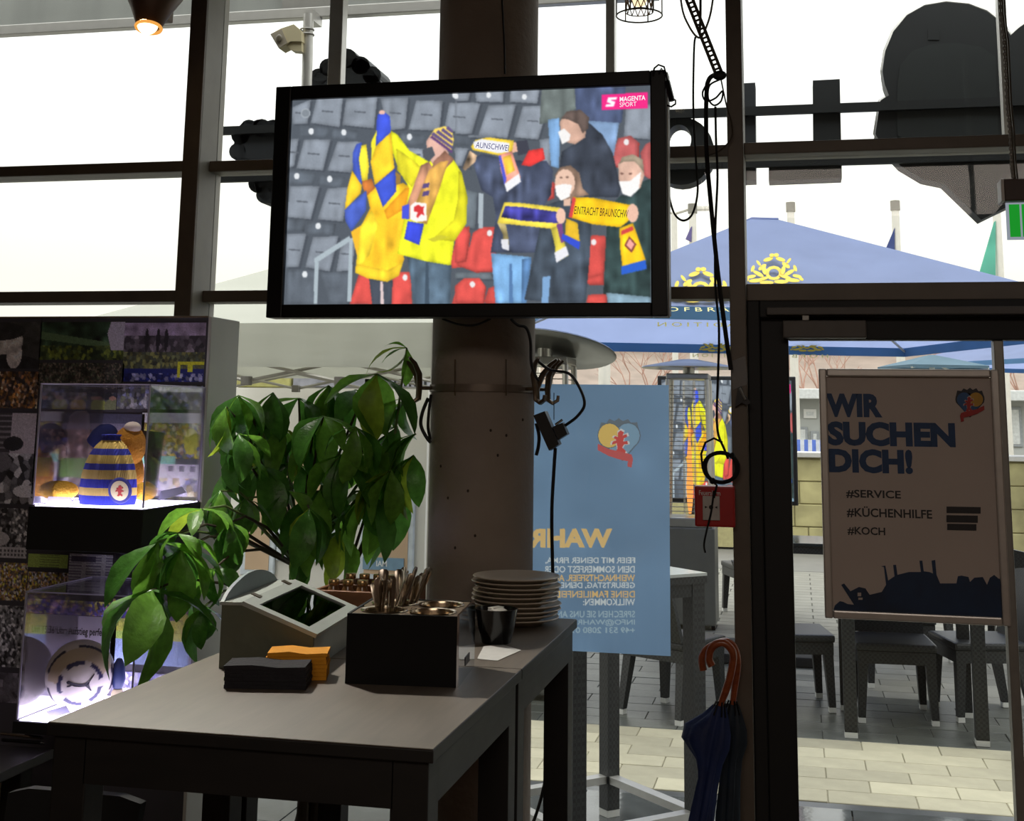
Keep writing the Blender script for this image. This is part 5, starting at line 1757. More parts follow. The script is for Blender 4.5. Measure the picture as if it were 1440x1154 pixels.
# ------------------------------------------------------------------ job poster in its clip frame on the door
YP = 4.485
fx0, fx1, fz0, fz1 = at(1154, 700, 4.455).x, 0, 0, 0
fx0 = (at(1151, 518, 4.455).x + at(1160, 868, 4.455).x) / 2
fx1 = (at(1406.5, 520, 4.455).x + at(1421, 879, 4.455).x) / 2
fz1, fz0 = at(1151, 518, 4.455).z, at(1160, 869, 4.455).z
po = thing('job_poster', ((fx0 + fx1) / 2, 4.48, fz0), 'white job poster reading WIR SUCHEN DICH in a silver frame', 'poster')
m_silver = mat('silver_frame', (206, 202, 196), 0.35, 0.6, 0.05, 20)
fw = 0.026
for a, b in (((fx0, 4.455, fz0), (fx0 + fw, 4.478, fz1)), ((fx1 - fw, 4.455, fz0), (fx1, 4.478, fz1)),
             ((fx0 + fw, 4.455, fz0), (fx1 - fw, 4.478, fz0 + fw)), ((fx0 + fw, 4.455, fz1 - fw), (fx1 - fw, 4.478, fz1))):
    MB().bbox(a, b, 0.005).build('frame_bar', m_silver, po)
m_paper = mat('poster_paper', (206, 192, 182), 0.55, 0, 0.03, 6)
YPP = 4.472
MB().box((fx0 + fw, YPP, fz0 + fw), (fx1 - fw, 4.482, fz1 - fw)).build('poster_sheet', m_paper, po)
m_navy = mat('navy_ink', (22, 64, 112), 0.5, 0, 0.15, 30)
m_ink = mat('grey_black_ink', (40, 38, 40), 0.5, 0, 0.1, 30)
YI = YPP - 0.001
for body, bx_, bold in (('WIR', (1162, 553, 1241, 586), 0.055), ('SUCHEN', (1164, 592, 1344, 626), 0.055), ('DICH!', (1166, 630, 1284, 664), 0.055),
                        ('#SERVICE', (1190, 688, 1267, 700), 0.02), ('#KÜCHENHILFE', (1191, 711, 1311, 727), 0.02), ('#KOCH', (1192, 740, 1245, 752), 0.02)):
    text_px('poster_lettering', body, bx_, YI, m_navy if bold > 0.03 else m_ink, po, bold=bold)
for k, (a, b, c, d) in enumerate(((1331, 712, 1379, 721), (1331, 724, 1375, 734), (1332, 736, 1373, 745))):
    flat_px('ink_bar', [(a, b), (c, b + .8), (c, d + .8), (a, d)], YI, m_ink, po)
# stadium silhouette along the foot
sky = [(1171, 861), (1174, 851), (1181, 845), (1186, 846), (1192, 849), (1201, 850), (1183, 822), (1187, 820), (1196, 831), (1208, 825), (1217, 827), (1223, 836), (1240, 832), (1246, 822), (1243, 797), (1239, 796), (1245, 795), (1249, 816), (1258, 810), (1256, 794), (1260, 794), (1262, 808), (1278, 804), (1295, 804), (1293, 788), (1297, 788), (1299, 803), (1307, 804), (1312, 806), (1310, 788), (1315, 787), (1317, 808), (1322, 820), (1345, 820), (1347, 810), (1352, 809), (1362, 811), (1364, 818), (1370, 812), (1382, 811), (1388, 822), (1392, 812), (1398, 808), (1404, 813), (1411, 815), (1412, 871)]
flat_px('stadium_silhouette', sky, YI, mat('blue_black_ink', (14, 44, 78), 0.5, 0, 0.3, 12), po)
for (x0, y0, x1, y1) in ((1206, 833, 1211, 838), (1207, 840, 1213, 843)):
    flat_px('crest_mark', [(x0, y0), (x1, y0), (x1, y1), (x0, y1)], YI - 0.0016, m_paper, po)


def heart_emblem(cx, cy, s, Y, parent, mirror, cols, lift=0.0016):
    """heart of a yellow and a blue disc with a red lion and a red scarf; pixel centre and half size"""
    k = -1 if mirror else 1

    def X(pts):
        return [(cx + k * x * s, cy + y * s) for x, y in pts]
    yel, blu, redm, whm, dark = cols
    fur = [(-.95, -.55), (-.85, -.85), (-.6, -.8), (-.45, -1.02), (-.2, -.9), (0, -1.05), (.2, -.9), (.45, -1.0), (.6, -.82), (.9, -.85), (.98, -.5), (.5, -.3), (-.5, -.3)]
    flat_px('emblem_fur', X(fur), Y, dark, parent, 0.0004)
    heart = [(0, 1.0)] + [(-.46 + .52 * cos(a), -.25 + .55 * sin(a)) for a in np.linspace(2.7, 6.0, 10)] + [(.46 + .52 * cos(a), -.25 + .55 * sin(a)) for a in np.linspace(3.4, 6.7, 10)]
    heart = [(x, y) for x, y in heart]
    flat_px('emblem_outline', X([(x * 1.05, y * 1.05) for x, y in heart]), Y - 0.0005, dark, parent, 0.0004)
    flat_px('emblem_disc', X(ell(.42, -.22, .50, .50)), Y - 0.0010, blu, parent, 0.0004)
    flat_px('emblem_disc', X(ell(-.42, -.22, .50, .50)), Y - 0.0015, yel, parent, 0.0004)
    flat_px('emblem_point', X([(-.7, .25), (.72, .2), (.1, .95)]), Y - 0.0008, blu, parent, 0.0004)
    lion = [(.1 - x * .42, .1 - y * .55) for x, y in lion2d]
    flat_px('emblem_lion_edge', X([(.1 + (x - .1) * 1.2, .1 + (y - .1) * 1.15) for x, y in lion]), Y - 0.0020, whm, parent, 0.0004)
    flat_px('emblem_lion', X(lion), Y - 0.0026, redm, parent, 0.0004)
    flat_px('emblem_scarf', X([(-1.0, .2), (-.5, .45), (.1, .58), (.62, .72), (.7, .95), (.62, 1.35), (.42, 1.3), (.45, 1.05), (0, .95), (-.5, .78), (-1.02, .5)]), Y - 0.0032, redm, parent, 0.0004)


em_cols = (mat('ink_yellow', (206, 156, 50), 0.5), mat('ink_blue', (44, 88, 140), 0.5), mat('ink_red', (182, 44, 40), 0.5), mat('ink_pale', (206, 190, 184), 0.5), mat('ink_dark', (40, 40, 48), 0.5))
heart_emblem(1364, 566, 20, YI, po, True, em_cols)

# ------------------------------------------------------------------ blue event poster, print side to the street
YW2 = 4.535
wx1 = at(941.5, 700, YW2).x
wz1, wz0 = at(900, 541, YW2).z, at(900, 920, YW2).z
wx0 = wx1 - 0.71
wp = thing('event_poster', ((wx0 + wx1) / 2, YW2, wz0), 'pale blue event poster on the window, its lettering seen mirrored from behind', 'poster')
wc_ = Canvas(YW2, wx0, wx1, wz0, wz1, 380, 540, (122, 152, 184))
wc_.C *= (1 + 0.03 * wc_.noise(60)[..., None])
OR_, WH_, FA_ = (240, 204, 140), (222, 230, 234), (176, 200, 214)
wc_.text('WAHRE', (727, 743, 861, 770), OR_, True, 0.05)
for body, y0, y1, x0, c_ in (('FEIER MIT DEINER FIRMA,', 783, 793, 767, WH_), ('DEIN SOMMERFEST ODER', 795, 805, 765, WH_), ('WEIHNACHTSFEIER. AUCH', 807, 817, 764, OR_), ('GEBURTSTAG, DEINE FEIER,', 818, 828, 758, WH_),
                             ('DEINE FAMILIENFEIERN', 830, 840, 766, OR_), ('WILLKOMMEN:', 841, 851, 820, WH_), ('SPRECHEN SIE UNS AN!', 858, 868, 780, FA_), ('INFO@WAHRELIEBE', 870, 880, 776, FA_), ('+49 531 2080 0948', 881, 890, 790, FA_)):
    wc_.text(body, (x0, y0 + 0.5, 893, y1), c_, True, 0.02)


def wheart(pts, col):
    wc_.poly([(870 + 29 * x, 618 + 29 * y) for x, y in pts], col)


wheart([(-.95, -.55), (-.85, -.85), (-.6, -.8), (-.45, -1.02), (-.2, -.9), (0, -1.05), (.2, -.9), (.45, -1.0), (.6, -.82), (.9, -.85), (.98, -.5), (.5, -.3), (-.5, -.3)], (118, 128, 138))
wheart(ell(.45, -.2, .62, .64), (110, 120, 132)); wheart([(-.9, .25), (1.0, .1), (.2, 1.05)], (110, 120, 132))
wheart(ell(.45, -.2, .57, .59), (140, 172, 198)); wheart([(-.7, .25), (.93, .1), (.2, .95)], (140, 172, 198))
wheart(ell(-.45, -.2, .58, .62), (110, 120, 132)); wheart(ell(-.45, -.2, .54, .58), (238, 202, 118))
ln_ = [(.05 + .5 * x, .12 - .6 * y) for x, y in lion2d]
wheart([(.05 + (x - .05) * 1.22, .12 + (y - .12) * 1.16) for x, y in ln_], (226, 222, 222)); wheart(ln_, (216, 92, 88))
wheart([(-1.0, .2), (-.5, .45), (.1, .58), (.62, .72), (.7, .95), (.62, 1.35), (.42, 1.3), (.45, 1.05), (0, .95), (-.5, .78), (-1.02, .5)], (210, 104, 104))
wc_.build('poster_sheet', print_mat('backlit_print', 0, 0.6, 0.6), wp)
YWI = YW2 - 0.001
glass_mat('clear_tape', (0.9, 0.92, 0.94), 1.0, 0.2, 0.3)

# ------------------------------------------------------------------ cables by the second mullion
YC = 4.33
cable('cable_strand', [(955, -20, YC), (960, 15, YC), (968, 35, YC), (978, 50, YC), (986, 52, YC), (994, 36, YC), (1000, 15, YC), (1005, -20, YC)], 0.004, 'pale loop of cable hanging from the ceiling beside the perforated strap', mat('pale_cable', (150, 146, 136), 0.5))
cable('cable_strand', [(985, -20, YC), (985, 20, YC), (984, 46, YC)], 0.005, 'short brown cable dropping behind the perforated strap', m_cable_brown)
cable('cable_strand', [(978, 52, YC), (976, 70, YC), (975, 150, YC), (979, 230, YC), (981, 270, YC), (974, 300, YC), (962, 310, YC), (950, 303, YC), (943, 285, YC), (939, 262, YC)], 0.004, 'thin dark cable sagging in a loop beside the television')
cable('cable_strand', [(1008, 104, YC), (1000, 108, YC), (996, 114, YC), (994, 124, YC), (993, 160, YC), (994, 220, YC), (1000, 290, YC), (1007, 360, YC), (1014, 420, YC), (1022, 480, YC), (1028, 520, YC)], 0.0085, 'thick dark cable running down to the mullion beside the door')
cable('cable_strand', [(1006, 150, YC), (1007, 200, YC), (1009, 250, YC), (1006, 320, YC), (1006, 400, YC), (1011, 460, YC), (1010, 520, YC), (1008, 580, YC), (1010, 610, YC), (1018, 630, YC), (1024, 645, YC)], 0.0045, 'thin black cable hanging down into the coiled cable')
cable('cable_strand', [(1014, 112, YC), (1022, 150, YC), (1029, 175, YC), (1028, 195, YC), (1012, 212, YC), (996, 219, YC)], 0.003, 'fine wire bowing across the mullion under the strap', m_cable_brown)
cable('cable_strand', [(998, 112, YC), (988, 130, YC), (993, 142, YC), (1006, 138, YC), (1016, 128, YC), (1014, 142, YC), (1004, 148, YC), (996, 138, YC), (998, 120, YC), (1012, 112, YC)], 0.0035, 'tangle of thin cable loops under the strap end')
cable('cable_strand', [(1004, 690, YC - .03), (1000, 720, YC - .035), (994, 745, YC - .035), (990, 765, YC - .03), (992, 777, YC - .03)], 0.0035, 'thin lead dangling in front of the red fire alarm box')
# perforated strap
st = thing('perforated_strap', at(985, 50, YC), 'perforated metal strap slanting down from the ceiling to the mullion', 'strap')
a, b = at(958, -30, YC - 0.012), at(1012, 106, YC - 0.012)
d = (b - a); Ls = d.length; d.normalize(); w = Vector((d.z, 0, -d.x))
MB().prism([a + w * 0.016, a + w * 0.005, b + w * 0.005, b + w * 0.016], (0, 0.004, 0)).build('strap_edge', m_cable_brown, st)
MB().prism([a - w * 0.016, a - w * 0.005, b - w * 0.005, b - w * 0.016], (0, 0.004, 0)).build('strap_edge', m_cable_brown, st)
nr = 22
mb = MB()
for k in range(nr):
    c = a + d * (Ls * (k + 0.5) / nr)
    mb.prism([c + w * 0.0052 - d * 0.0035, c - w * 0.0052 - d * 0.0035, c - w * 0.0052 + d * 0.0035, c + w * 0.0052 + d * 0.0035], (0, 0.004, 0))
mb.build('strap_bridge', m_cable_brown, st)
MB().sphere(b, (0.024, 0.01, 0.018), 12, 8).build('strap_knot', m_cable, st, smooth=True)
# coil of cable
cc = at(1014, 657, 4.31); cl_ = thing('cable_coil', cc, 'thick black coil of cable hanging on the mullion above the fire alarm', 'cable')
R0 = (at(1040, 657, 4.31) - at(990, 657, 4.31)).length / 2
for k in range(5):
    pts = [cc + Vector((cos(t) * (R0 - 0.004 * (k % 3)), -0.006 * (k % 2) - 0.004 * (k // 2), sin(t) * (R0 * 0.86 - 0.004 * (k % 2)))) for t in np.linspace(0, 2 * pi, 29)]
    MB().tube(pts, 0.0052, 6, False).build('coil_turn', m_cable, cl_, smooth=True)
MB().tube([at(x, y, 4.30) for x, y in ((1016, 622), (1004, 616), (992, 622), (986, 638), (988, 658), (998, 674), (1008, 682), (1004, 700))], 0.004, 6).build('loose_turn', m_cable, cl_, smooth=True)
for t in (0.9, 4.2):
    q = cc + Vector((cos(t) * R0, -0.006, sin(t) * R0 * 0.86))
    MB().sphere(q, (0.011, 0.012, 0.011), 8, 6).build('cable_tie', m_black, cl_, smooth=True)
# window catch on the mullion
wc = thing('door_wedge_clip', at(1046, 555, 4.34), 'black clip stuck to the mullion above the coiled cable', 'clip')
MB().prism([at(x, y, 4.355) for x, y in ((1034, 572), (1038, 545), (1043, 543), (1046, 553), (1056, 566), (1050, 570), (1044, 566))], (0, -0.02, 0)).build('clip_body', m_black, wc)
MB().tube([at(1040, 545, 4.33), at(1048, 562, 4.33)], 0.004, 8).build('clip_pin', m_alu, wc, smooth=True)
MB().prism([at(x, y, 4.358) for x, y in ((1028, 508), (1048, 500), (1052, 540), (1030, 548))], (0, -0.001, 0)).build('clear_tape', MATS['clear_tape'], None, label='crumpled clear tape on the mullion above the black clip', cat='tape')

# ------------------------------------------------------------------ red fire alarm call point
a, b = at(977, 740, 4.305), at(1033, 684, 4.305)
fa = thing('fire_alarm', ((a.x + b.x) / 2, 4.33, a.z), 'red square fire alarm call point on the mullion', 'fire alarm')
m_red = mat('alarm_red', (186, 30, 30), 0.4, 0, 0.06, 20)
MB().bbox((a.x, 4.305, a.z), (b.x, 4.358, b.z), 0.006).build('alarm_box', m_red, fa)
MB().bbox((at(988, 700, 4.30).x, 4.298, at(990, 731, 4.30).z), (at(1012, 700, 4.30).x, 4.3052, at(990, 697, 4.30).z), 0.002).build('alarm_plate', mat('alarm_plate_white', (206, 200, 194), 0.5), fa)
q = at(1000, 713, 4.297)
MB().lathe([(0.001, 0.0), (0.007, 0.0), (0.007, 0.003), (0.001, 0.003)], (q.x, 4.298, q.z), 14, M=Matrix.Rotation(radians(90), 3, 'X')).build('alarm_dot', m_black_print, fa)
for k in (-1, 1):
    MB().prism([Vector((q.x + k * 0.020, 4.2975, q.z + 0.004)), Vector((q.x + k * 0.020, 4.2975, q.z - 0.004)), Vector((q.x + k * 0.011, 4.2975, q.z))], (0, -0.0008, 0)).build('alarm_arrow', m_black_print, fa)
text_px('alarm_lettering', 'Feueralarm', (983, 689, 1013, 696), 4.3035, m_white_print, fa, bold=0.01)

# ------------------------------------------------------------------ two umbrellas leaning by the mullion
m_hook = wood_mat('cherry_wood', (132, 62, 30), (164, 84, 44), 0.3, 6, (3, 3, 9), 0.5, 0.3)


def umbrella(hookpx, Y, shaft, foot, lean, m, label, flap):
    t = thing('umbrella', Vector((foot.x, foot.y, 0.013)), label, 'umbrella', 'umbrellas by the door')
    P = [at(x, y, Y) for x, y in hookpx]
    pts = []
    for i in range(len(P) - 1):
        p0, p1, p2, p3 = P[max(i - 1, 0)], P[i], P[i + 1], P[min(i + 2, len(P) - 1)]
        for k in range(5):
            u = k / 5
            pts.append(0.5 * ((2 * p1) + (p2 - p0) * u + (2 * p0 - 5 * p1 + 4 * p2 - p3) * u * u + (3 * p1 - p0 - 3 * p2 + p3) * u ** 3))
    pts.append(P[-1])
    MB().tube(pts, [0.0125] * (len(pts) - 6) + [0.012, 0.0115, 0.011, 0.0105, 0.010, 0.0095], 10).build('crook_handle', m_hook, t, smooth=True)
    top = P[-1]
    ft = Vector((foot.x, foot.y, 0.02))
    d = (ft - top).normalized(); L = (ft - top).length
    MB().tube([top, ft], 0.005, 8).build('shaft', m_alu, t, smooth=True)
    MB().tube([ft - d * 0.06, ft], [0.006, 0.003], 8).build('ferrule', m_alu, t, smooth=True)
    s = d.cross(Vector((0, 1, 0))).normalized(); w = s.cross(d)
    prof = [(0.0, 0.016), (0.04, 0.026), (0.09, 0.036), (0.14, 0.038), (0.20, 0.028), (0.26, 0.027), (0.4, 0.032), (0.55, 0.032), (0.7, 0.026), (0.85, 0.016), (0.93, 0.008)]
    n = 40
    vs = []
    for i, (u, r) in enumerate(prof):
        for k in range(n):
            a = 2 * pi * k / n
            f = 1 + 0.30 * sin(5 * a + u * 5) * (1 - 0.5 * u) + 0.08 * sin(11 * a)
            if flap and 0.03 < u < 0.26:
                f += flap * max(0, cos(a - pi)) ** 4 * (1.5 if 0.08 < u < 0.2 else 0.6)
            vs.append(top + d * (L * u) + (s * cos(a) + w * sin(a) * 0.75) * (r * f))
    fs = [(i * n + k, i * n + (k + 1) % n, (i + 1) * n + (k + 1) % n, (i + 1) * n + k) for i in range(len(prof) - 1) for k in range(n)]
    MB().add(vs, fs).build('folded_canopy', m, t, smooth=True, angle=60)
    rb = MB()
    for k in range(6):
        a = 2 * pi * k / 6
        rb.tube([top + (s * cos(a) + w * sin(a)) * 0.012 - d * 0.012, top + (s * cos(a) + w * sin(a)) * 0.024 + d * 0.03], 0.003, 6)
    rb.build('rib_tips', m_black, t, smooth=True)
    return t


m_umb_b = mat('navy_umbrella_cloth', (22, 40, 88), 0.7, 0, 0.2, 14, 0.2, 40)
m_umb_g = mat('blue_green_umbrella_cloth', (22, 36, 48), 0.7, 0, 0.2, 14, 0.2, 40)
f1 = at(985, 1200, 4.10); f2 = at(1012, 1200, 4.22)
umbrella([(1001, 936), (997, 926), (1000, 912), (1010, 904), (1022, 906), (1031, 920), (1027, 950), (1019, 975), (1012, 992)], 4.24, None, Vector((at(972, 1154, 4.16).x - 0.06, 4.12, 0)), 0, m_umb_b, 'navy umbrella with brown crook handle, its loose flap to the left', 1.1)
umbrella([(989, 942), (987, 926), (993, 914), (1004, 907), (1020, 902), (1032, 910), (1037, 930), (1034, 960), (1030, 990)], 4.31, None, Vector((at(1015, 1154, 4.28).x - 0.01, 4.27, 0)), 0, m_umb_g, 'dark blue-green umbrella with brown crook handle right beside the mullion', 0.2)

# ------------------------------------------------------------------ lamps and exit sign
lq = at(209, 38, 3.95)
sl_ = thing('ceiling_spotlight', lq, 'brown ceiling spotlight with glowing bulb by the left mullion', 'lamp')
m_shade = mat('brown_lamp_shade', (96, 74, 56), 0.4, 0.3, 0.08, 20)
top = at(225, -70, 4.02)
d = (top - lq).normalized(); s = d.cross(Vector((0, 1, 0))).normalized(); w = s.cross(d)
Msh = Matrix((s, w, d)).transposed()
MB().lathe([(0.040, 0.0), (0.043, 0.002), (0.070, 0.07), (0.105, 0.14), (0.112, 0.22), (0.09, 0.30), (0.001, 0.31)], lq, 32, M=Msh).build('lamp_shade', m_shade, sl_, smooth=True)
MB().tube([lq + Msh @ Vector((0.043 * cos(t), 0.043 * sin(t), -0.002)) for t in np.linspace(0, 2 * pi, 31)], 0.006, 8, False).build('shade_glow_ring', emit_mat('amber_shade_glow', (255, 176, 84), 0.9), sl_, smooth=True)  # added emissive ring paints the bulb's orange glow onto the shade
MB().sphere(lq + d * 0.012 + Vector((0, -0.010, -0.004)), 0.036, 20, 12).build('bulb', emit_mat('warm_bulb', (255, 214, 150), 9.0), sl_, smooth=True)
q0, q1 = at(226, 43, 4.12), at(263, -60, 4.12)
MB().bbox((q0.x - 0.05, 4.06, q0.z + 0.03), (q1.x - 0.05, 4.14, ZC), 0.006).build('gear_box', m_shade, sl_)
MB().tube([lq + d * 0.30, Vector((lq.x + 0.02, 4.1, ZC))], 0.012, 8).build('stem', m_shade, sl_, smooth=True)

sd = bpy.data.lights.new('spotlight_beam', 'SPOT')
sd.energy = 215.0
sd.color = (1.0, 0.95, 0.85)
sd.spot_size = radians(70)
sd.spot_blend = 0.7
sd.shadow_soft_size = 0.05
so = bpy.data.objects.new('spotlight_beam', sd)
COL.objects.link(so)
so.parent = sl_
sv_ = (Vector((-1.40, 2.75, 1.1)) - lq).normalized()
so.location = sv_ * 0.06
so.rotation_euler = sv_.to_track_quat('-Z', 'Y').to_euler()

rc = at(899, 22, 3.80); rr_ = (at(931, 22, 3.80) - at(867, 22, 3.80)).length / 2
pe = thing('cage_pendant', rc, 'wire cage pendant lamp hanging at the top right of the television', 'lamp')
m_wire = mat('grey_wire', (112, 106, 94), 0.4, 0.6, 0.08, 30)
MB().tube([rc + Vector((cos(t) * rr_, sin(t) * rr_, 0)) for t in np.linspace(0, 2 * pi, 41)], 0.0026, 6, False).build('bottom_ring', m_wire, pe, smooth=True)
for k in range(6):
    t = k * pi / 3 + 0.25
    MB().tube([rc + Vector((cos(t) * rr_, sin(t) * rr_, 0)), rc + Vector((cos(t) * rr_, sin(t) * rr_, 0.16)), rc + Vector((cos(t) * 0.03, sin(t) * 0.03, 0.26))], 0.0022, 6).build('cage_wire', m_wire, pe, smooth=True)
MB().tube([rc + Vector((cos(t) * rr_, sin(t) * rr_, 0.16)) for t in np.linspace(0, 2 * pi, 41)], 0.0026, 6, False).build('top_ring', m_wire, pe, smooth=True)
mb = MB()
for k in range(14):
    t = 2 * pi * k / 14
    for sg in (-1, 1):
        mb.tube([rc + Vector((cos(t + sg * u * 1.2) * 0.043, sin(t + sg * u * 1.2) * 0.043, 0.012 + 0.14 * u)) for u in np.linspace(0, 1, 7)], 0.0016, 5)
mb.tube([rc + Vector((cos(t) * 0.043, sin(t) * 0.043, 0.012)) for t in np.linspace(0, 2 * pi, 31)], 0.0018, 5, False)
mb.build('inner_lattice', mat('brown_wire', (92, 70, 46), 0.4, 0.5), pe, smooth=True)
MB().lathe([(0.001, 0.03), (0.018, 0.034), (0.026, 0.06), (0.022, 0.09), (0.012, 0.12), (0.012, 0.15), (0.001, 0.15)], rc, 20).build('bulb', emit_mat('dim_bulb', (255, 226, 180), 1.4), pe, smooth=True)
MB().tube([rc + Vector((0, 0, 0.15)), Vector((rc.x, rc.y, ZC))], 0.004, 8).build('flex', m_cable, pe, smooth=True)

# out-of-view panel behind the camera, added as a body for the fill light
fl_ = thing('room_fill_panel', (0.2, -2.0, 3.61), 'wide flat unseen panel added behind the viewer for the room fill light', 'lamp')
MB().bbox((-1.45, -3.25, 3.612), (1.85, -0.75, 3.68), 0.01).build('housing', m_white, fl_)
for x, y in ((-1.2, -3.0), (1.6, -3.0), (-1.2, -1.0), (1.6, -1.0)):
    MB().tube([Vector((x, y, 3.68)), Vector((x, y, ZC))], 0.006, 6).build('hanger', m_alu, fl_)

# hanging exit sign
e0, e1 = at(1409, 284, 4.05), at(1409, 253, 4.05)
es = thing('exit_sign', (e0.x + 0.2, 4.06, at(1412, 336, 4.05).z), 'hanging green exit sign with brown housing at the right edge', 'exit sign')
MB().bbox((e0.x + 0.006, 4.03, e0.z), (e0.x + 0.40, 4.10, e1.z), 0.004).build('housing', mat('brown_housing', (74, 58, 52), 0.5), es)
MB().bbox((e0.x - 0.004, 4.028, e0.z - 0.001), (e0.x + 0.0055, 4.102, e1.z - 0.001), 0.002).build('end_cap', m_white, es)
p0 = at(1415, 337, 4.06)
MB().box((e0.x + 0.012, 4.06, p0.z), (e0.x + 0.39, 4.068, e0.z - 0.001)).build('sign_panel', emit_mat('sign_panel_glow', (190, 200, 214), 0.5), es)
g0, g1 = at(1421, 333, 4.058), at(1435, 287, 4.058)
pn_ = MB().box((g0.x, 4.0585, g0.z), (g0.x + 0.030, 4.0598, g1.z)).build('green_field', emit_mat('exit_green', (30, 150, 44), 0.9), es)
MB().box((g0.x + 0.036, 4.0585, g0.z), (g0.x + 0.34, 4.0598, g1.z)).build('green_field', emit_mat('exit_green', (30, 150, 44), 0.9), es)
for k, x in enumerate((1419, 1425, 1431)):
    pts = [at(xx + 3 * k, yy, 4.06) for xx, yy in ((1405, -30), (1407, 20), (1412, 60), (1414, 100), (1416, 145), (1420, 185), (1422, 225), (1425, 254))]
    mb = MB()
    if k == 0:
        for i in range(len(pts) - 1):
            for u in np.linspace(0, 1, 6)[:-1]:
                c = pts[i].lerp(pts[i + 1], u)
                mb.sphere(c, (0.006, 0.004, 0.008), 6, 4)
    mb.tube(pts, 0.003, 6)
    mb.build('hanging_chain', m_wire if k else m_alu, es, smooth=True)
# ------------------------------------------------------------------ outside: fascia, sign, camera
m_fascia = mat('weathered_grey_sheet', (150, 152, 146), 0.6, 0, 0.10, 2.5, stretch=(4, 1, 0.4))
zf0 = (at(0, 48, 5.4).z + at(620, 17, 5.4).z) / 2
cnp = thing('canopy_beam', (0, 5.5, zf0), 'weathered grey canopy beam outside above the left windows', 'canopy')
MB().box((-6, 5.42, zf0 + 0.02), (-0.55, 5.46, 4.4)).build('fascia_sheet', m_fascia, cnp)
MB().bbox((-6, 5.39, zf0), (-0.55, 5.44, zf0 + 0.05), 0.004).build('drip_edge', m_alu_light, cnp)
a, b = at(396, 15, 5.40), at(466, 0, 5.40)
MB().bbox((a.x, 5.40, a.z), (b.x, 5.42, a.z + 0.25), 0.003).build('junction_plate', m_alu, cnp)
m_sil = mat('sign_back_dark', (26, 30, 31), 0.55, 0.1, 0.12, 6)
m_sil2 = mat('sign_back_grey', (44, 48, 52), 0.6, 0.1, 0.12, 6)
YSg = 5.62
sg = thing('roof_sign', (0, YSg, at(945, 240, YSg).z), 'dark roof sign of letters and heart crest seen from behind on two rails', 'sign')
zr1, zr0 = at(945, 156, YSg).z, at(945, 168, YSg).z
MB().box((-2.75, YSg - 0.03, zr0), (2.6, YSg - 0.005, zr1)).build('rail', m_sil, sg)
zq1, zq0 = at(945, 226, YSg).z, at(945, 240, YSg).z
MB().box((-2.75, YSg - 0.03, zq0), (2.6, YSg - 0.005, zq1)).build('rail', m_sil, sg)


def sign_piece(name, pts, m=m_sil, thick=0.12):
    MB().prism(px_poly(pts, YSg), (0, thick, 0)).build(name, m, sg)


sign_piece('letter_upright', [(1044, 117), (1062, 116), (1063, 253), (1044, 254)], m_sil2)
sign_piece('letter_back', [(1143, 113), (1181, 111), (1184, 250), (1081, 254), (1081, 223), (1144, 221)], m_sil)
ringo = [(957 + 47 * cos(t), 212 + 48 * sin(t)) for t in np.linspace(-pi / 2, 3 * pi / 2, 29)]
ringi = [(955 + 17 * cos(t), 196 + 21 * sin(t)) for t in np.linspace(-pi / 2, 3 * pi / 2, 29)]
mb = MB()
for k in range(28):
    mb.prism(px_poly([ringo[k], ringo[k + 1], ringi[k + 1], ringi[k]], YSg), (0, 0.12, 0))
mb.build('letter_back', m_sil, sg)
heart = [(1241, 100), (1245, 72), (1256, 45), (1275, 22), (1300, 8), (1330, 3), (1362, 6), (1388, 16), (1408, 32), (1421, 50), (1432, 40), (1455, 24), (1490, 14), (1530, 20), (1560, 50), (1575, 95), (1560, 150), (1500, 230), (1414, 292), (1380, 309), (1327, 258), (1298, 252), (1266, 233), (1240, 205), (1231, 188), (1238, 142), (1250, 134), (1244, 118)]
sign_piece('heart_crest_back', heart, m_sil)
inner = [(1262, 120), (1266, 92), (1282, 72), (1310, 62), (1345, 60), (1380, 66), (1400, 80), (1404, 190), (1390, 215), (1340, 220), (1290, 205), (1262, 190)]
MB().prism(px_poly(inner, YSg - 0.004), (0, 0.0035, 0)).build('crest_panel', mat('crest_panel_dark', (30, 36, 36), 0.5), sg)
MB().prism(px_poly([(1305, 41), (1321, 41), (1321, 56), (1305, 56)], YSg - 0.004), (0, 0.0035, 0)).build('crest_box', m_sil, sg)
rim = MB(); hp = px_poly(heart, YSg + 0.12)
rim.tube(hp + [hp[0]], 0.012, 6, False); rim.build('crest_rim', m_alu_light, sg, smooth=True)
sign_piece('ornament_back', [(327, 214), (330, 196), (334, 180), (343, 170), (354, 171), (362, 168), (374, 170), (384, 169), (400, 172), (420, 190), (430, 250), (415, 290), (385, 288), (368, 280), (361, 270), (358, 256), (348, 246), (336, 238)], m_sil2)
sign_piece('ornament_back', [(437, 125), (440, 110), (448, 98), (458, 88), (470, 82), (478, 74), (488, 69), (496, 74), (508, 82), (518, 88), (524, 98), (532, 104), (536, 118), (540, 150), (520, 180), (450, 180)], m_sil2)

for q in [(338, 190, 13), (350, 180, 12), (368, 180, 13), (334, 213, 12), (344, 234, 12), (362, 258, 13), (372, 274, 12), (384, 180, 12)]:
    sign_piece('ornament_scallop', ell(q[0], q[1], q[2], q[2], 16), m_sil2, 0.15)
for q in [(448, 108, 12), (462, 95, 13), (488, 82, 14), (507, 92, 13), (523, 106, 13)]:
    sign_piece('ornament_scallop', ell(q[0], q[1], q[2], q[2], 16), m_sil2, 0.15)

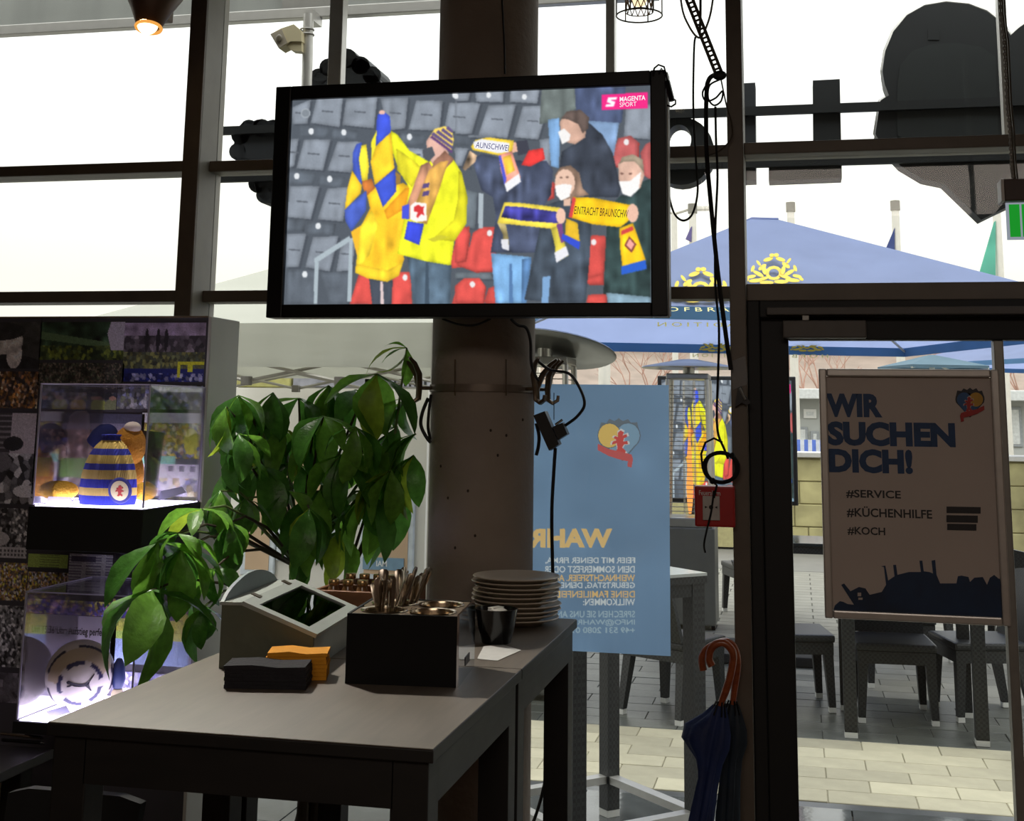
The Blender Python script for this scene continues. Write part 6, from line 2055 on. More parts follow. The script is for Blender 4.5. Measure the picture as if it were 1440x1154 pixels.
cq = at(431, 60, 5.30)
sc_ = thing('security_camera', cq, 'cream security camera clamped to a post above the television', 'security camera')
MB().tube([at(434, 20, 5.30), at(430, 170, 5.30)], 0.024, 14).build('post', m_alu_light, sc_, smooth=True)
m_cream = mat('cream_housing', (214, 202, 164), 0.5, 0, 0.04, 10)
MB().prism([at(x, y, 5.24) for x, y in ((380, 48), (395, 40), (413, 34), (424, 44), (424, 58), (408, 58), (402, 63), (392, 68))], (0, 0.08, 0)).build('camera_body', m_cream, sc_)
MB().prism([at(x, y, 5.235) for x, y in ((380, 48), (396, 41), (404, 60), (392, 68))], (0, 0.004, 0)).build('camera_face', mat('camera_face_grey', (176, 166, 146), 0.5), sc_)
q = at(392, 54, 5.23)
MB().sphere(q, (0.016, 0.006, 0.02), 12, 8).build('lens', mat('camera_lens', (120, 112, 96), 0.2), sc_, smooth=True)
MB().prism([at(x, y, 5.25) for x, y in ((403, 64), (424, 52), (424, 72), (410, 71))], (0, 0.05, 0)).build('camera_arm', m_cream, sc_)
_b = at(434, 22, 5.30)
MB().box((_b.x - 0.02, 5.30, _b.z - 0.02), (_b.x + 0.02, 5.4195, _b.z + 0.03)).build('wall_arm', m_alu_light, sc_)
for z in (42, 49):
    c = at(432, z, 5.30)
    MB().tube([c + Vector((cos(t) * 0.03, sin(t) * 0.03, 0)) for t in np.linspace(0, 2 * pi, 21)], 0.004, 6, False).build('clamp', m_alu, sc_, smooth=True)

# ------------------------------------------------------------------ parasols
m_par = mat('blue_parasol_cloth', (146, 160, 200), 0.8, 0, 0.06, 3, trans=0.55)
m_par_v = mat('dark_blue_valance', (98, 144, 186), 0.8, 0, 0.06, 3, trans=0.4)
m_par_t = mat('teal_grey_cloth', (96, 124, 140), 0.8, 0, 0.08, 3, trans=0.35)
m_crest = mat('yellow_print', (226, 202, 84), 0.8, 0, 0.10, 14, trans=0.3)
m_pl_txt = mat('pale_yellow_print', (228, 220, 150), 0.8, 0, 0.05, 14, trans=0.3)
m_pole = mat('parasol_pole', (206, 206, 200), 0.4, 0.2, 0.04, 10)


def parasol(apex, half, z_edge, val, rot, label, m=m_par, mv=m_par_v, nside=4, z_ground=0.0):
    t = thing('parasol', (apex.x, apex.y, 0), label, 'parasol', 'parasols on the terrace')
    C0 = Vector((apex.x, apex.y, 0))
    R = Matrix.Rotation(rot, 3, 'Z')
    r = half * sqrt(2) if nside == 4 else half
    corners = [C0 + R @ Vector((r * cos(2 * pi * k / nside - 3 * pi / 4), r * sin(2 * pi * k / nside - 3 * pi / 4), z_edge)) for k in range(nside)]
    panels = []
    for k in range(nside):
        a, b = corners[k], corners[(k + 1) % nside]
        ta, tb_ = apex.lerp(a, 0.05) + Vector((0, 0, 0.03)), apex.lerp(b, 0.05) + Vector((0, 0, 0.03))
        NS = 6
        vs, fs = [], []
        for i in range(NS + 1):
            u = i / NS
            for j in range(7):
                v = j / 6
                p = ta.lerp(a, u).lerp(tb_.lerp(b, u), v)
                p.z -= 0.05 * sin(pi * u) * sin(pi * v) * half / 2
                vs.append(p)
        fs = [(i * 7 + j, i * 7 + j + 1, (i + 1) * 7 + j + 1, (i + 1) * 7 + j) for i in range(NS) for j in range(6)]
        panels.append(MB().add(vs, fs).build('canopy_panel', m, t, smooth=True))
        n = Vector(((a + b).x / 2 - C0.x, (a + b).y / 2 - C0.y, 0)).normalized() * 0.004
        MB().prism([a, b, b - Vector((0, 0, val)), a - Vector((0, 0, val))], n).build('valance', mv, t)
        MB().tube([apex - Vector((0, 0, 0.05)), a - Vector((0, 0, 0.03))], 0.012, 6).build('rib', m_pole, t)
    MB().tube([Vector((apex.x, apex.y, 0.071)), apex - Vector((0, 0, 0.02))], 0.03, 12).build('pole', m_pole, t, smooth=True)
    caps = [apex.lerp(c, 0.055) for c in corners]
    MB().prism([Vector((c.x, c.y, apex.z - 0.015)) for c in caps], (0, 0, 0.012)).build('top_cap', m, t)
    MB().bbox((apex.x - 0.35, apex.y - 0.35, 0.001), (apex.x + 0.35, apex.y + 0.35, 0.07), 0.01).build('base_plate', m_black_matt, t)
    return t, corners


def crest(pxc, py, s, p0, n, parent, m, n_blob=1):
    """flat ornamental crest laid on the plane (p0, n)"""
    mb = MB()
    nn = n.normalized()
    if nn.dot(EYE - p0) < 0:
        nn = -nn
    rr = random.Random(5)
    strokes = [(0, .05, .40, .34, 0, 1), (0, .05, .24, .20, 0, 0)]
    for sx in (-1, 1):
        for (x, y, a, b, r_) in ((.55, -.25, .22, .10, .6), (.75, .05, .28, .09, -.5), (.55, .3, .3, .08, .3), (.95, -.15, .16, .08, 1.2), (1.1, .22, .22, .08, .2), (.3, -.55, .24, .09, .3), (.45, -.05, .10, .22, .2),
                                 (.85, .42, .34, .09, .1), (.3, .55, .34, .09, 0), (.7, -.42, .16, .06, -.9), (1.3, .45, .12, .07, .5), (.12, -.72, .12, .09, 0)):
            strokes.append((sx * x + rr.uniform(-.04, .04), y + rr.uniform(-.04, .04), a, b, sx * r_, 1))
    for i, (x, y, a, b, r_, yel) in enumerate(strokes):
        if not yel:
            continue
        q = [(x + u * cos(r_) - v * sin(r_), y + u * sin(r_) + v * cos(r_)) for u, v in ell(0, 0, a, b, 12)]
        if i == 0:
            for k in range(12):
                u0, u1 = 2 * pi * k / 12, 2 * pi * (k + 1) / 12
                qq = [(x + rx * cos(u), y + ry * sin(u)) for rx, ry, u in ((a, b, u0), (a, b, u1), (a * .6, b * .6, u1), (a * .6, b * .6, u0))]
                mb.prism([atplane(pxc + X_ * s, py + Y_ * s, p0, n) + nn * 0.012 for X_, Y_ in qq], nn * 0.002)
            continue
        mb.prism([atplane(pxc + X_ * s, py + Y_ * s, p0, n) + nn * (0.010 + 0.0006 * i) for X_, Y_ in q], nn * 0.002)
    return mb.build('crest_print', m, parent)


# parasol A: near large one
apA = at(1070, 308, 10.0)
rotA = radians(12.5 + 6)
pA, cA = parasol(apA, 1.95, 2.39, 0.08, rotA, 'large blue parasol nearest the window with yellow crest')
nA = (cA[0] - apA).cross(cA[1] - apA).normalized()
crest(1088, 385, 30, apA, nA, pA, m_crest)
crest(985, 408, 34, apA, nA, pA, m_crest)
def slope_text(body, x0, x1, yb, yt, p0, n, parent, m, mirror=False, bold=0.0, lift=0.03):
    nn = n.normalized()
    if nn.dot(EYE - p0) < 0:
        nn = -nn
    a, b, c = [atplane(x, y, p0, n) for x, y in ((x0, yb), (x1, yb + (x1 - x0) * 0.006), (x0, yt))]
    text_quad('canopy_lettering', body, a, b, c, m, parent, mirror, bold, lift=nn * lift)
slope_text('H O F B R Ä U', 918, 1044, 444, 437, apA, nA, pA, m_pl_txt)
nv = Vector((cA[1].y - cA[0].y, -(cA[1].x - cA[0].x), 0)).normalized()
slope_text('T R A D I T I O N', 924, 1068, 459, 453, cA[0] + nv * 0.0, nv, pA, m_pl_txt, True, 0.01, 0.012)
# the far valance of parasol A is seen from its inner side: mirrored lettering and crests
nvB = Vector((cA[3].y - cA[2].y, -(cA[3].x - cA[2].x), 0)).normalized()
crest(1006, 484, 17, cA[2] - Vector((0, 0, .04)), nvB, pA, m_crest)
crest(1134, 484, 17, cA[2] - Vector((0, 0, .04)), nvB, pA, m_crest)
slope_text('T R A D I T I O N', 973, 1065, 502, 497, cA[2], nvB, pA, m_pl_txt, True, 0.01, 0.03)
slope_text('H O F B', 1112, 1163, 503, 498, cA[2], nvB, pA, m_pl_txt, True, 0.01, 0.03)
# parasol C, D: further right and back
aC = at(1310, 502, 15.0)
parasol(aC, 0.44, at(1310, 515, 15).z, 0.03, radians(20), 'small flat teal parasol just above the job poster', m_par_t, m_par_t)
aD = at(1490, 455, 18.0)
parasol(aD, 1.5, at(1440, 512, 18).z, 0.06, radians(30), 'pale blue parasol at the right edge behind the door', m_par, m_par_v)

# ------------------------------------------------------------------ flag poles
m_fp = mat('white_flag_pole', (214, 210, 200), 0.4, 0.2, 0.04, 10)
for k, (x, y0, col, lb, fl) in enumerate(((1259, 296, (92, 106, 160), 'white flag pole with furled blue flag right of the large parasol', ((1258, 320), (1256, 325), (1242, 358), (1252, 364), (1258, 364))),
                                          (1401, 290, (126, 204, 184), 'white flag pole with furled mint green flag beside the exit sign', ((1400, 310), (1398, 312), (1377, 385), (1379, 400), (1400, 400))),
                                          (974, 300, (140, 130, 180), 'white flag pole with small violet flag left of the large parasol', ((973, 318), (971, 320), (964, 336), (972, 340))),
                                          (1112, 298, (200, 200, 196), 'white flag pole rising behind the large parasol', None))):
    Yf = 24.0
    a = at(x, y0, Yf)
    t = thing('flag_pole', (a.x, Yf, 0), lb, 'flag pole', 'flag poles')
    MB().tube([Vector((a.x, Yf, 0)), a], [0.09, 0.07], 10).build('pole', m_fp, t, smooth=True)
    MB().tube([a, a + Vector((0, 0, 0.18))], 0.09, 10).build('pole_cap', mat('pole_cap_grey', (120, 116, 106), 0.5), t, smooth=True)
    if fl:
        fm = mat('flag_cloth_%d' % k, col, 0.9, 0, 0.15, 2, trans=0.5)
        P = [at(px, py, Yf - 0.1) for px, py in fl]
        MB().prism(P, (0.0, 0.05, 0)).build('flag', fm, t)
lp = at(948, 300, 26)
t = thing('street_lamp', (lp.x, 26, 0), 'thin grey twin-arm street lamp far behind the television\'s right edge', 'street lamp')
MB().tube([Vector((lp.x, 26, 0)), lp], 0.06, 8).build('pole', m_fp, t, smooth=True)
MB().tube([lp + Vector((-0.3, 0, 0.12)), lp, lp + Vector((0.35, 0, 0.10))], 0.04, 8).build('arm', m_fp, t, smooth=True)
MB().bbox(lp + Vector((0.3, -0.1, 0.05)), lp + Vector((0.75, 0.1, 0.14)), 0.02).build('lamp_head', m_fp, t)

# ------------------------------------------------------------------ bar table outside the window
m_rat = weave_mat('dark_rattan', (34, 36, 36), 70)
m_foot = mat('white_foot_cap', (214, 214, 208), 0.5, 0, 0.03, 20)
far_leg = Vector((-0.843, 5.94, 0)); dr = Vector((0.353, -0.365, 0)).normalized(); dl = Vector((-dr.y, dr.x, 0)) * -1.0
dl = Vector((dr.y, -dr.x, 0))
if dl.x > 0:
    dl = -dl
S = 0.59
bt = thing('rattan_bar_table', far_leg + (dr + dl) * (S / 2), 'tall dark rattan bar table standing outside behind the blue poster', 'table')
legs = [far_leg, far_leg + dr * S, far_leg + (dr + dl) * S, far_leg + dl * S]
lw = 0.032
for p in legs:
    q = [p + dr * a + dl * b for a, b in ((-lw, -lw), (lw, -lw), (lw, lw), (-lw, lw))]
    lg = MB().prism([v + Vector((0, 0, 0.03)) for v in q], (0, 0, 1.02)).build('leg', m_rat, bt)
    MB().prism([v + Vector((0, 0, 0.001)) for v in q], (0, 0, 0.028)).build('foot_cap', m_foot, lg)
for i in range(4):
    a, b = legs[i], legs[(i + 1) % 4]
    d = (b - a).normalized(); nn = Vector((-d.y, d.x, 0))
    aa, bb = a + d * lw, b - d * lw
    MB().prism([aa + nn * .025 + Vector((0, 0, .14)), bb + nn * .025 + Vector((0, 0, .14)), bb - nn * .025 + Vector((0, 0, .14)), aa - nn * .025 + Vector((0, 0, .14))], (0, 0, 0.03)).build('stretcher', m_alu_light, bt)
    MB().prism([aa + nn * .03 + Vector((0, 0, 1.0)), bb + nn * .03 + Vector((0, 0, 1.0)), bb - nn * .03 + Vector((0, 0, 1.0)), aa - nn * .03 + Vector((0, 0, 1.0))], (0, 0, 0.05)).build('apron', m_rat, bt)
e = 0.04
q = [legs[0] - dr * e - dl * e, legs[1] + dr * e - dl * e, legs[2] + dr * e + dl * e, legs[3] - dr * e + dl * e]
MB().prism([v + Vector((0, 0, 1.051)) for v in q], (0, 0, 0.03)).build('table_edge', m_rat, bt)
MB().prism([v + Vector((0, 0, 1.0815)) for v in q], (0, 0, 0.012)).build('table_top', mat('pale_table_glass', (200, 204, 200), 0.15, 0, 0.04, 6), bt)


# ------------------------------------------------------------------ rattan chairs and dining table
def make_chair():
    t = local_thing('rattan_chair', 'x', 'chair', 'rattan chairs on the terrace')
    MB().bbox((-0.23, -0.22, 0.40), (0.23, 0.22, 0.445), 0.015).build('seat', m_rat, t)
    MB().box((-0.22, -0.21, 0.33), (0.22, 0.21, 0.3995)).build('seat_skirt', m_rat, t)
    bk = MB()
    vs = []
    for i in range(6):
        u = i / 5
        for j in range(9):
            v = j / 8 - 0.5
            yb = 0.205 + 0.10 * u + 0.03 * (1 - (2 * v) ** 2) * u
            vs.append((v * (0.44 - 0.04 * u), yb, 0.446 + 0.40 * u - 0.03 * u * (2 * v) ** 2))
    nv_ = len(vs)
    vs += [(x, y + 0.03, z) for x, y, z in vs]
    fs = []
    for i in range(5):
        for j in range(8):
            a = i * 9 + j
            fs.append((a, a + 1, a + 10, a + 9)); fs.append((nv_ + a, nv_ + a + 9, nv_ + a + 10, nv_ + a + 1))
    for j in range(8):
        fs.append((j, nv_ + j, nv_ + j + 1, j + 1)); fs.append((45 + j, 46 + j, nv_ + 46 + j, nv_ + 45 + j))
    for i in range(5):
        fs.append((i * 9, (i + 1) * 9, nv_ + (i + 1) * 9, nv_ + i * 9)); fs.append((i * 9 + 8, nv_ + i * 9 + 8, nv_ + (i + 1) * 9 + 8, (i + 1) * 9 + 8))
    MB().add(vs, fs).build('backrest', m_rat, t, smooth=True)
    for sx in (-1, 1):
        for sy in (-1, 1):
            x0, y0 = sx * 0.19, sy * 0.18
            x1, y1 = sx * 0.205, sy * (0.195 if sy < 0 else 0.235)
            r0, r1 = 0.028, 0.020
            vs = [(x1 + a * r1, y1 + b * r1, 0.03) for a, b in ((-1, -1), (1, -1), (1, 1), (-1, 1))] + [(x0 + a * r0, y0 + b * r0, 0.3295) for a, b in ((-1, -1), (1, -1), (1, 1), (-1, 1))]
            lg = MB().add(vs, [(0, 3, 2, 1), (4, 5, 6, 7), (0, 1, 5, 4), (1, 2, 6, 5), (2, 3, 7, 6), (3, 0, 4, 7)]).build('leg', m_rat, t)
            MB().box((x1 - r1, y1 - r1, 0.001), (x1 + r1, y1 + r1, 0.0295)).build('foot_cap', m_foot, lg)
    return t


proto = make_chair()
spots = [(0.52, 8.27, 4, 'rattan chair tucked under the terrace table below the job poster'),
         (-0.06, 8.45, 100, 'rattan chair turned sideways left of the terrace table, beside the door frame'),
         (1.03, 8.47, -76, 'rattan chair right of the terrace table with pale wet seat'),
         (1.42, 7.35, -100, 'rattan chair nearest the door at the far right edge'),
         (0.62, 9.35, 185, 'rattan chair behind the terrace table, facing the window'),
         (-0.75, 8.0, 150, 'rattan chair left of the bar table\'s right leg behind the blue poster edge'),
         (0.80, 10.3, 20, 'rattan chair farther back in front of the stone wall, left of the poster\'s centre'),
         (-0.42, 12.1, 200, 'rattan chair far back between heater and door frame'),
         (1.5, 10.2, 160, 'rattan chair farther back at the right, beyond the table')]
for i, (x, y, a, lb) in enumerate(spots):
    o = proto if i == 0 else copy_tree(proto)
    o.location = (x, y, 0.0)
    o.rotation_euler.z = radians(a)
    o['label'] = lb
dt = thing('terrace_table', (0.6, 8.03, 0), 'dark square terrace table with white foot caps under the job poster', 'table')
for x in (0.253, 0.94):
    for y in (7.69, 8.38):
        lg = MB().bbox((x - 0.035, y - 0.035, 0.03), (x + 0.035, y + 0.035, 0.70), 0.003).build('leg', m_rat, dt)
        MB().box((x - 0.035, y - 0.035, 0.001), (x + 0.035, y + 0.035, 0.0295)).build('foot_cap', m_foot, lg)
MB().box((0.22, 7.66, 0.68), (0.975, 8.415, 0.72)).build('apron', m_rat, dt)
MB().bbox((0.20, 7.64, 0.7205), (0.995, 8.435, 0.745), 0.003).build('tabletop', mat('pale_table_glass', (200, 204, 200), 0.15), dt)
d2 = thing('terrace_table', (0.2, 10.9, 0), 'dark terrace table farther back before the stone wall', 'table')
for x in (-0.1, 0.55):
    for y in (10.9, 11.5):
        MB().bbox((x - 0.035, y - 0.035, 0.001), (x + 0.035, y + 0.035, 0.70), 0.003).build('leg', m_rat, d2)
MB().box((-0.14, 10.86, 0.66), (0.59, 11.54, 0.72)).build('apron', m_rat, d2)
MB().bbox((-0.16, 10.84, 0.7205), (0.61, 11.56, 0.745), 0.003).build('tabletop', mat('dark_table_glass', (40, 46, 46), 0.15), d2)

# ------------------------------------------------------------------ patio heaters
m_hsteel = mat('heater_steel', (170, 168, 160), 0.3, 0.7, 0.06, 20)
m_hbase = mat('heater_base_grey', (104, 104, 98), 0.45, 0.3, 0.06, 10)


def heater(c, label, tilt=0.0, hood_r=0.40, flame=True, tiltx=0.0):
    t = thing('patio_heater', c, label, 'patio heater', 'patio heaters on the terrace')
    x, y = c.x, c.y
    MB().bbox((x - 0.22, y - 0.22, 0.04), (x + 0.22, y + 0.22, 0.82), 0.01).build('gas_cabinet', m_hbase, t)
    for sx in (-1, 1):
        MB().lathe([(0.001, 0), (0.04, 0), (0.04, 0.03), (0.001, 0.03)], (x + sx * 0.18, y - 0.15, 0.04), 12, M=Matrix.Rotation(radians(90), 3, 'Y')).build('castor', m_black_matt, t, smooth=True)
    MB().bbox((x - 0.20, y - 0.20, 0.8205), (x + 0.20, y + 0.20, 0.90), 0.01).build('burner_box', m_hsteel, t)
    for sx in (-1, 1):
        for sy in (-1, 1):
            MB().tube([Vector((x + sx * 0.19, y + sy * 0.19, 0.90)), Vector((x + sx * 0.165, y + sy * 0.165, 2.05))], 0.020, 8).build('corner_post', m_hsteel, t, smooth=True)
    gm = MB()
    for k in range(30):
        z = 0.95 + k * 0.036
        h = 0.185 - 0.022 * (z - 0.9)
        gm.tube([Vector((x - h, y - h, z)), Vector((x + h, y - h, z))], 0.003, 4)
        gm.tube([Vector((x + h, y - h, z)), Vector((x + h, y + h, z))], 0.003, 4)
        gm.tube([Vector((x - h, y + h, z)), Vector((x - h, y - h, z))], 0.003, 4)
    gm.build('guard_wires', m_hsteel, t)
    MB().lathe([(0.055, 0.91), (0.055, 2.04)], (x, y, 0), 20).build('glass_tube', glass_mat('heater_tube_glass', (0.95, 0.93, 0.9), 0.6), t, smooth=True)
    if flame:
        MB().lathe([(0.010, 0.92), (0.018, 1.0), (0.024, 1.15), (0.020, 1.3), (0.024, 1.42), (0.015, 1.52), (0.010, 1.62), (0.001, 1.75)], (x, y, 0), 12, flute=lambda a, i: 1 + 0.3 * sin(2 * a + i)).build('flame', emit_mat('flame_orange', (255, 168, 84), 1.3), t, smooth=True)
    MB().bbox((x - 0.18, y - 0.18, 2.0505), (x + 0.18, y + 0.18, 2.10), 0.01).build('top_collar', m_hsteel, t)
    Mh = Matrix.Rotation(tilt, 3, 'Y') @ Matrix.Rotation(tiltx, 3, 'X')
    MB().lathe([(0.02, 0.0), (hood_r * 0.6, 0.006), (hood_r, -0.004), (hood_r + 0.012, 0.004), (hood_r, 0.014), (hood_r * 0.6, 0.045), (0.08, 0.075), (0.001, 0.08)], Vector((x, y, 2.15)), 40, M=Mh).build('reflector_hood', mat('hood_aluminium', (178, 178, 172), 0.28, 0.8, 0.05, 10), t, smooth=True)
    MB().tube([Vector((x, y, 2.10)), Vector((x, y, 2.17))], 0.05, 12).build('hood_stub', m_hsteel, t, smooth=True)
    return t


h1 = atz(972, 880, 0)
heater(Vector((h1.x, h1.y, 0)), 'steel patio heater with burning flame tube seen right of the blue poster')
h2 = at(766, 520, 8.3)
heater(Vector((h2.x, h2.y, 0)), 'patio heater beside the column, only its tilted pale hood showing', radians(4), 0.46, False, radians(-13))

# ------------------------------------------------------------------ outdoor screen showing the same picture
q0, q1 = at(931, 700, 13.0), at(1113, 535, 13.0)
ot = thing('outdoor_television', ((q0.x + q1.x) / 2, 13.05, 0), 'outdoor television behind the patio heater showing the same fans', 'television')
sxs = (q1.x - q0.x) / (tx1 - tx0)
szs = (q1.z - q0.z) / (tz1 - tz0)
o = pic.copy(); COL.objects.link(o)
for k_ in ('label',):
    if k_ in o:
        del o[k_]
o.parent = ot
o.matrix_local = Matrix.Translation(-ot.location) @ Matrix.Translation((q0.x, 13.0, q0.z)) @ Matrix.Diagonal((sxs, 1, szs, 1)) @ Matrix.Translation((-tx0, -YS, -tz0))
MB().bbox((q0.x - 0.04, 13.004, q0.z - 0.04), (q1.x + 0.04, 13.08, q1.z + 0.04), 0.01).build('casing', m_black, ot)
for x in (q0.x + 0.3, q1.x - 0.3):
    MB().bbox((x - 0.04, 13.02, 0.0), (x + 0.04, 13.07, q0.z - 0.0405), 0.005).build('stand_leg', m_black_matt, ot)

# ------------------------------------------------------------------ stone wall, rail, building, trees
m_stone = mat('mossy_stone', (162, 154, 110), 0.95, 0, 0.35, 2.2, 0.5, 9)
sw = MB(); sw.box((-6, 18.2, 0), (14, 18.6, 1.22)); rw = sw.build('retaining_wall', mat('wall_mortar', (168, 160, 116), 0.95), None, label='low mossy stone wall across the back of the terrace', cat='stone wall')
for r in range(4):
    x = -0.6 - 0.3 * (r % 2)
    while x < 4.2:
        wd = rng.uniform(0.35, 0.75)
        MB().bbox((x + 0.005, 18.175 - rng.uniform(0, 0.015), r * 0.3 + 0.005), (x + wd - 0.005, 18.2, r * 0.3 + 0.295), 0.010, 1).build('stone', m_stone, rw)
        x += wd
MB().bbox((-6, 18.1, 1.2205), (14, 18.7, 1.29), 0.01).build('coping', m_alu_light, rw)
sb = thing('striped_windbreak', (0.1, 19.2, 0), 'blue and white striped cloth windbreak above the stone wall', 'windbreak')
z0, z1 = at(1130, 644, 19.2).z, at(1130, 618, 19.2).z
x = -0.4
k = 0
while x < 0.9:
    MB().box((x, 19.2, z0), (x + 0.055, 19.23, z1)).build('stripe', mat('stripe_blue', (92, 120, 206), 0.8) if k % 2 else mat('stripe_white', (206, 210, 222), 0.8), sb)
    x += 0.055; k += 1
for x in (-0.4, 0.25, 0.88):
    MB().box((x, 19.235, 0.0), (x + 0.04, 19.27, z1)).build('post', m_alu_light, sb)
m_bld = mat('grey_render', (176, 178, 174), 0.9, 0, 0.05, 1)
bl = thing('flat_building', (0, 31, 0), 'long low grey flat-roofed building behind the stone wall', 'building')
zt = at(1130, 547, 30).z; zm = at(1130, 561, 30).z
MB().box((-3, 30, 0), (16, 36, zm)).build('wall', m_bld, bl)
MB().bbox((-3.3, 29.4, zm + 0.001), (16.3, 36.3, zt), 0.02).build('roof_fascia', mat('pale_fascia', (206, 208, 206), 0.8), bl)
for (a, b, c, d, mm) in ((1130, 575, 1148, 588, 'w'), (1418, 572, 1436, 628, 'g'), (1116, 600, 1136, 622, 'g'), (1140, 606, 1152, 622, 'g'), (1115, 566, 1124, 590, 'g')):
    p, q = at(a, d, 29.97), at(c, b, 29.97)
    fr_ = MB().bbox((p.x, 29.95, p.z), (q.x, 29.999, q.z), 0.01, 1).build('window', m_white if mm == 'w' else mat('window_surround', (150, 154, 156), 0.6), bl)
    MB().box((p.x + 0.06, 29.94, p.z + 0.06), (q.x - 0.06, 29.9495, q.z - 0.06)).build('pane', mat('far_window_glass', (208, 210, 208), 0.2), fr_)
br = thing('brick_building', (-1, 44, 0), 'pale pink brick building far behind the parasols', 'building')
pz = at(880, 487, 44)
m_pink = mat('pale_brick', (208, 190, 178), 0.95, 0, 0.16, 1.2, stretch=(1, 1, 4))
MB().box((at(760, 520, 44).x, 44, 0), (at(1500, 520, 44).x, 50, pz.z)).build('wall', m_pink, br)
MB().box((at(760, 520, 44).x - 0.3, 43.7, pz.z + 0.001), (at(1500, 520, 44).x + .3, 50.3, pz.z + 0.25)).build('roof_edge', mat('pale_cornice', (226, 216, 204), 0.9), br)
# white street post
wpst = at(850, 500, 16.0)
MB().tube([Vector((wpst.x, 16, 0)), Vector((wpst.x, 16, at(850, 470, 16).z))], 0.075, 14).build('white_post', m_fp, None, smooth=True, label='thick white post rising behind the blue poster', cat='post')


def bare_tree(base, h, label, seed):
    r = random.Random(seed)
    t = thing('bare_tree', base, label, 'tree', 'bare trees behind the building')
    tr = MB(); br_ = MB()

    def grow(p, d, L, rad, lev, mb):
        q = p + d * L
        mb.tube([p, p.lerp(q, 0.5) + Vector((r.uniform(-1, 1), 0, 0)) * L * 0.05, q], [rad, rad * 0.8, rad * 0.6], 5, False)
        if lev == 0:
            return
        for _ in range(3):
            nd = (d + Vector((r.uniform(-.8, .8), r.uniform(-.4, .4), r.uniform(-.1, .5)))).normalized()
            grow(q, nd, L * r.uniform(0.6, 0.8), rad * 0.55, lev - 1, br_)
    grow(base, Vector((0, 0, 1)), h * 0.32, 0.09, 4, tr)
    tr.build('trunk', mat('bare_bark', (150, 116, 100), 0.95), t)
    br_.build('branches', mat('bare_twigs', (176, 140, 124), 0.95), t)


for k, (x, Y, h, lb) in enumerate(((1150, 37.5, 4.6, 'bare tree left of the job poster above the grey building'), (1360, 38, 5.0, 'bare tree right of the small teal parasol'), (900, 40, 4.6, 'bare tree before the pink building, above the blue poster'), (1430, 39, 5.0, 'bare tree at the right edge behind the door post'))):
    p = at(x, 600, Y)
    bare_tree(Vector((p.x, Y, 0)), h, lb, k + 3)

# ------------------------------------------------------------------ white market tent and stall panels behind the plant
m_tent = mat('white_tent_cloth', (196, 196, 184), 0.85, 0, 0.04, 2, 0.5, 3, trans=0.35, stretch=(0.6, 1, 3))
tn = thing('market_tent', (-3.6, 9.3, 0), 'white pop-up market tent behind the plant', 'tent')
tx_0, tx_1, ty0, ty1 = -4.9, -2.27, 8.0, 10.6
zt0, zt1 = 2.02, 2.31
apx = Vector(((tx_0 + tx_1) / 2 + 0.5, 9.3, 3.05))
cs = [Vector((tx_0, ty0, zt1)), Vector((tx_1, ty0, zt1)), Vector((tx_1, ty1, zt1)), Vector((tx_0, ty1, zt1))]
for i in range(4):
    a, b = cs[i], cs[(i + 1) % 4]
    MB().add([apx, a, b], [(0, 1, 2)]).build('roof_panel', m_tent, tn)
    d = (b - a)
    vs = []
    for k in range(41):
        u = k / 40
        p = a.lerp(b, u)
        nrm = Vector((d.y, -d.x, 0)).normalized()
        vs.append(p); vs.append(p - Vector((0, 0, zt1 - zt0)) + nrm * (0.012 * sin(k * 1.3)))
    MB().add(vs, [(2 * k, 2 * k + 1, 2 * k + 3, 2 * k + 2) for k in range(40)]).build('valance', m_tent, tn, smooth=True)
m_truss = mat('tent_truss', (170, 166, 156), 0.4, 0.4, 0.05, 10)
for c in cs:
    MB().bbox((c.x - 0.02, c.y - 0.02, 0.0), (c.x + 0.02, c.y + 0.02, zt1), 0.003).build('leg', m_truss, tn)
for yy in (ty0 + 0.04, ty1 - 0.04):
    for k in range(4):
        xa = tx_0 + (tx_1 - tx_0) * k / 4; xb = tx_0 + (tx_1 - tx_0) * (k + 1) / 4
        MB().tube([Vector((xa, yy, 2.06)), Vector((xb, yy, 1.93))], 0.012, 6).build('truss_bar', m_truss, tn)
        MB().tube([Vector((xa, yy + 0.03, 1.93)), Vector((xb, yy + 0.03, 2.06))], 0.012, 6).build('truss_bar', m_truss, tn)
        MB().bbox((xb - 0.03, yy - 0.02, 1.90), (xb + 0.03, yy + 0.04, 1.96), 0.005).build('truss_joint', mat('truss_joint_grey', (110, 106, 98), 0.5), tn)
sp_ = thing('stall_panels', (-3.6, 10.9, 0), 'white stall wall with framed pictures seen through the plant', 'stall')
Yp = 10.9
x0_, x1_ = -6.4, at(600, 650, Yp).x
ztp = at(450, 546, Yp).z
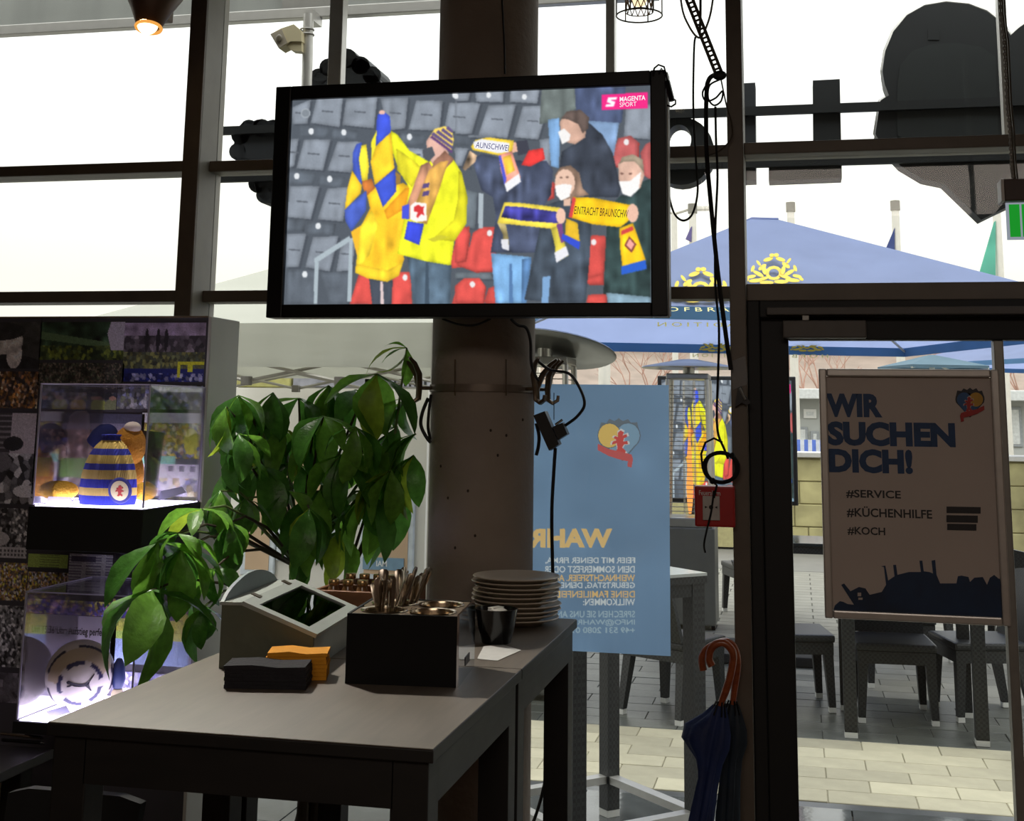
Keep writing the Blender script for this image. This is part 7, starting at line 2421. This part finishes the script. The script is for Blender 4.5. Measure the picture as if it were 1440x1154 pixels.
MB().box((x0_, Yp, 0), (x1_, Yp + 0.1, ztp)).build('panel_wall', mat('white_panel', (224, 220, 210), 0.8, 0, 0.03, 1), sp_)
for (a, b, c, d) in ((512, 690, 576, 806), (396, 640, 470, 780), (345, 640, 385, 800)):
    p, q = at(a, d, Yp - 0.03), at(c, b, Yp - 0.03)
    fr_ = MB().bbox((p.x - 0.05, Yp - 0.04, p.z - 0.05), (q.x + 0.05, Yp - 0.001, q.z + 0.05), 0.01, 1).build('picture_frame', mat('frame_white_blue', (206, 214, 220), 0.6), sp_)
    MB().box((p.x, Yp - 0.045, p.z), (q.x, Yp - 0.0405, q.z)).build('picture', mat('beige_picture', (206, 176, 144), 0.8, 0, 0.12, 2), fr_)
p, q = at(510, 800, Yp - 0.05), at(568, 785, Yp - 0.05)
sb_ = MB().box((p.x, Yp - 0.055, p.z), (q.x, Yp - 0.046, q.z)).build('name_strip', mat('grey_blue_strip', (120, 150, 172), 0.7), sp_)
text_px('strip_lettering', 'MAI', (529, 788, 544, 796), Yp - 0.056, m_white_print, sp_, True, 0.02)
for (a, b, c) in ((335, 405, (150, 146, 90)), (420, 520, (130, 130, 136)), (520, 605, (150, 150, 156))):
    p, q = at(a, 547, 13.0), at(c and b, 526, 13.0)
    nm = {335: 'pale yellow-green hedge strip between tent and stall', 420: 'grey stall roof between tent and stall, middle', 520: 'grey slatted roof strip between tent and stall beside the column'}[a]
    t = thing('distant_roof' if a > 400 else 'distant_hedge', (p.x, 13, 0), nm, 'roof' if a > 400 else 'hedge')
    MB().box((p.x, 13, 0.0), (q.x, 13.6, p.z + 0.02)).build('lower_body', mat('far_grey', (196, 194, 186), 0.9), t)
    MB().bbox((p.x - 0.05, 12.95, p.z + 0.021), (q.x + 0.05, 13.65, q.z), 0.01, 1).build('roof_slab' if a > 400 else 'foliage', mat('far_strip_%d' % a, c, 0.9, 0, 0.3, 8), t)
    if a > 500:
        for k in range(12):
            xx = p.x + (q.x - p.x) * (k + 0.2) / 12
            MB().box((xx, 12.93, p.z + 0.03), (xx + 0.02, 12.949, q.z - 0.02)).build('slat', m_black_matt, t)
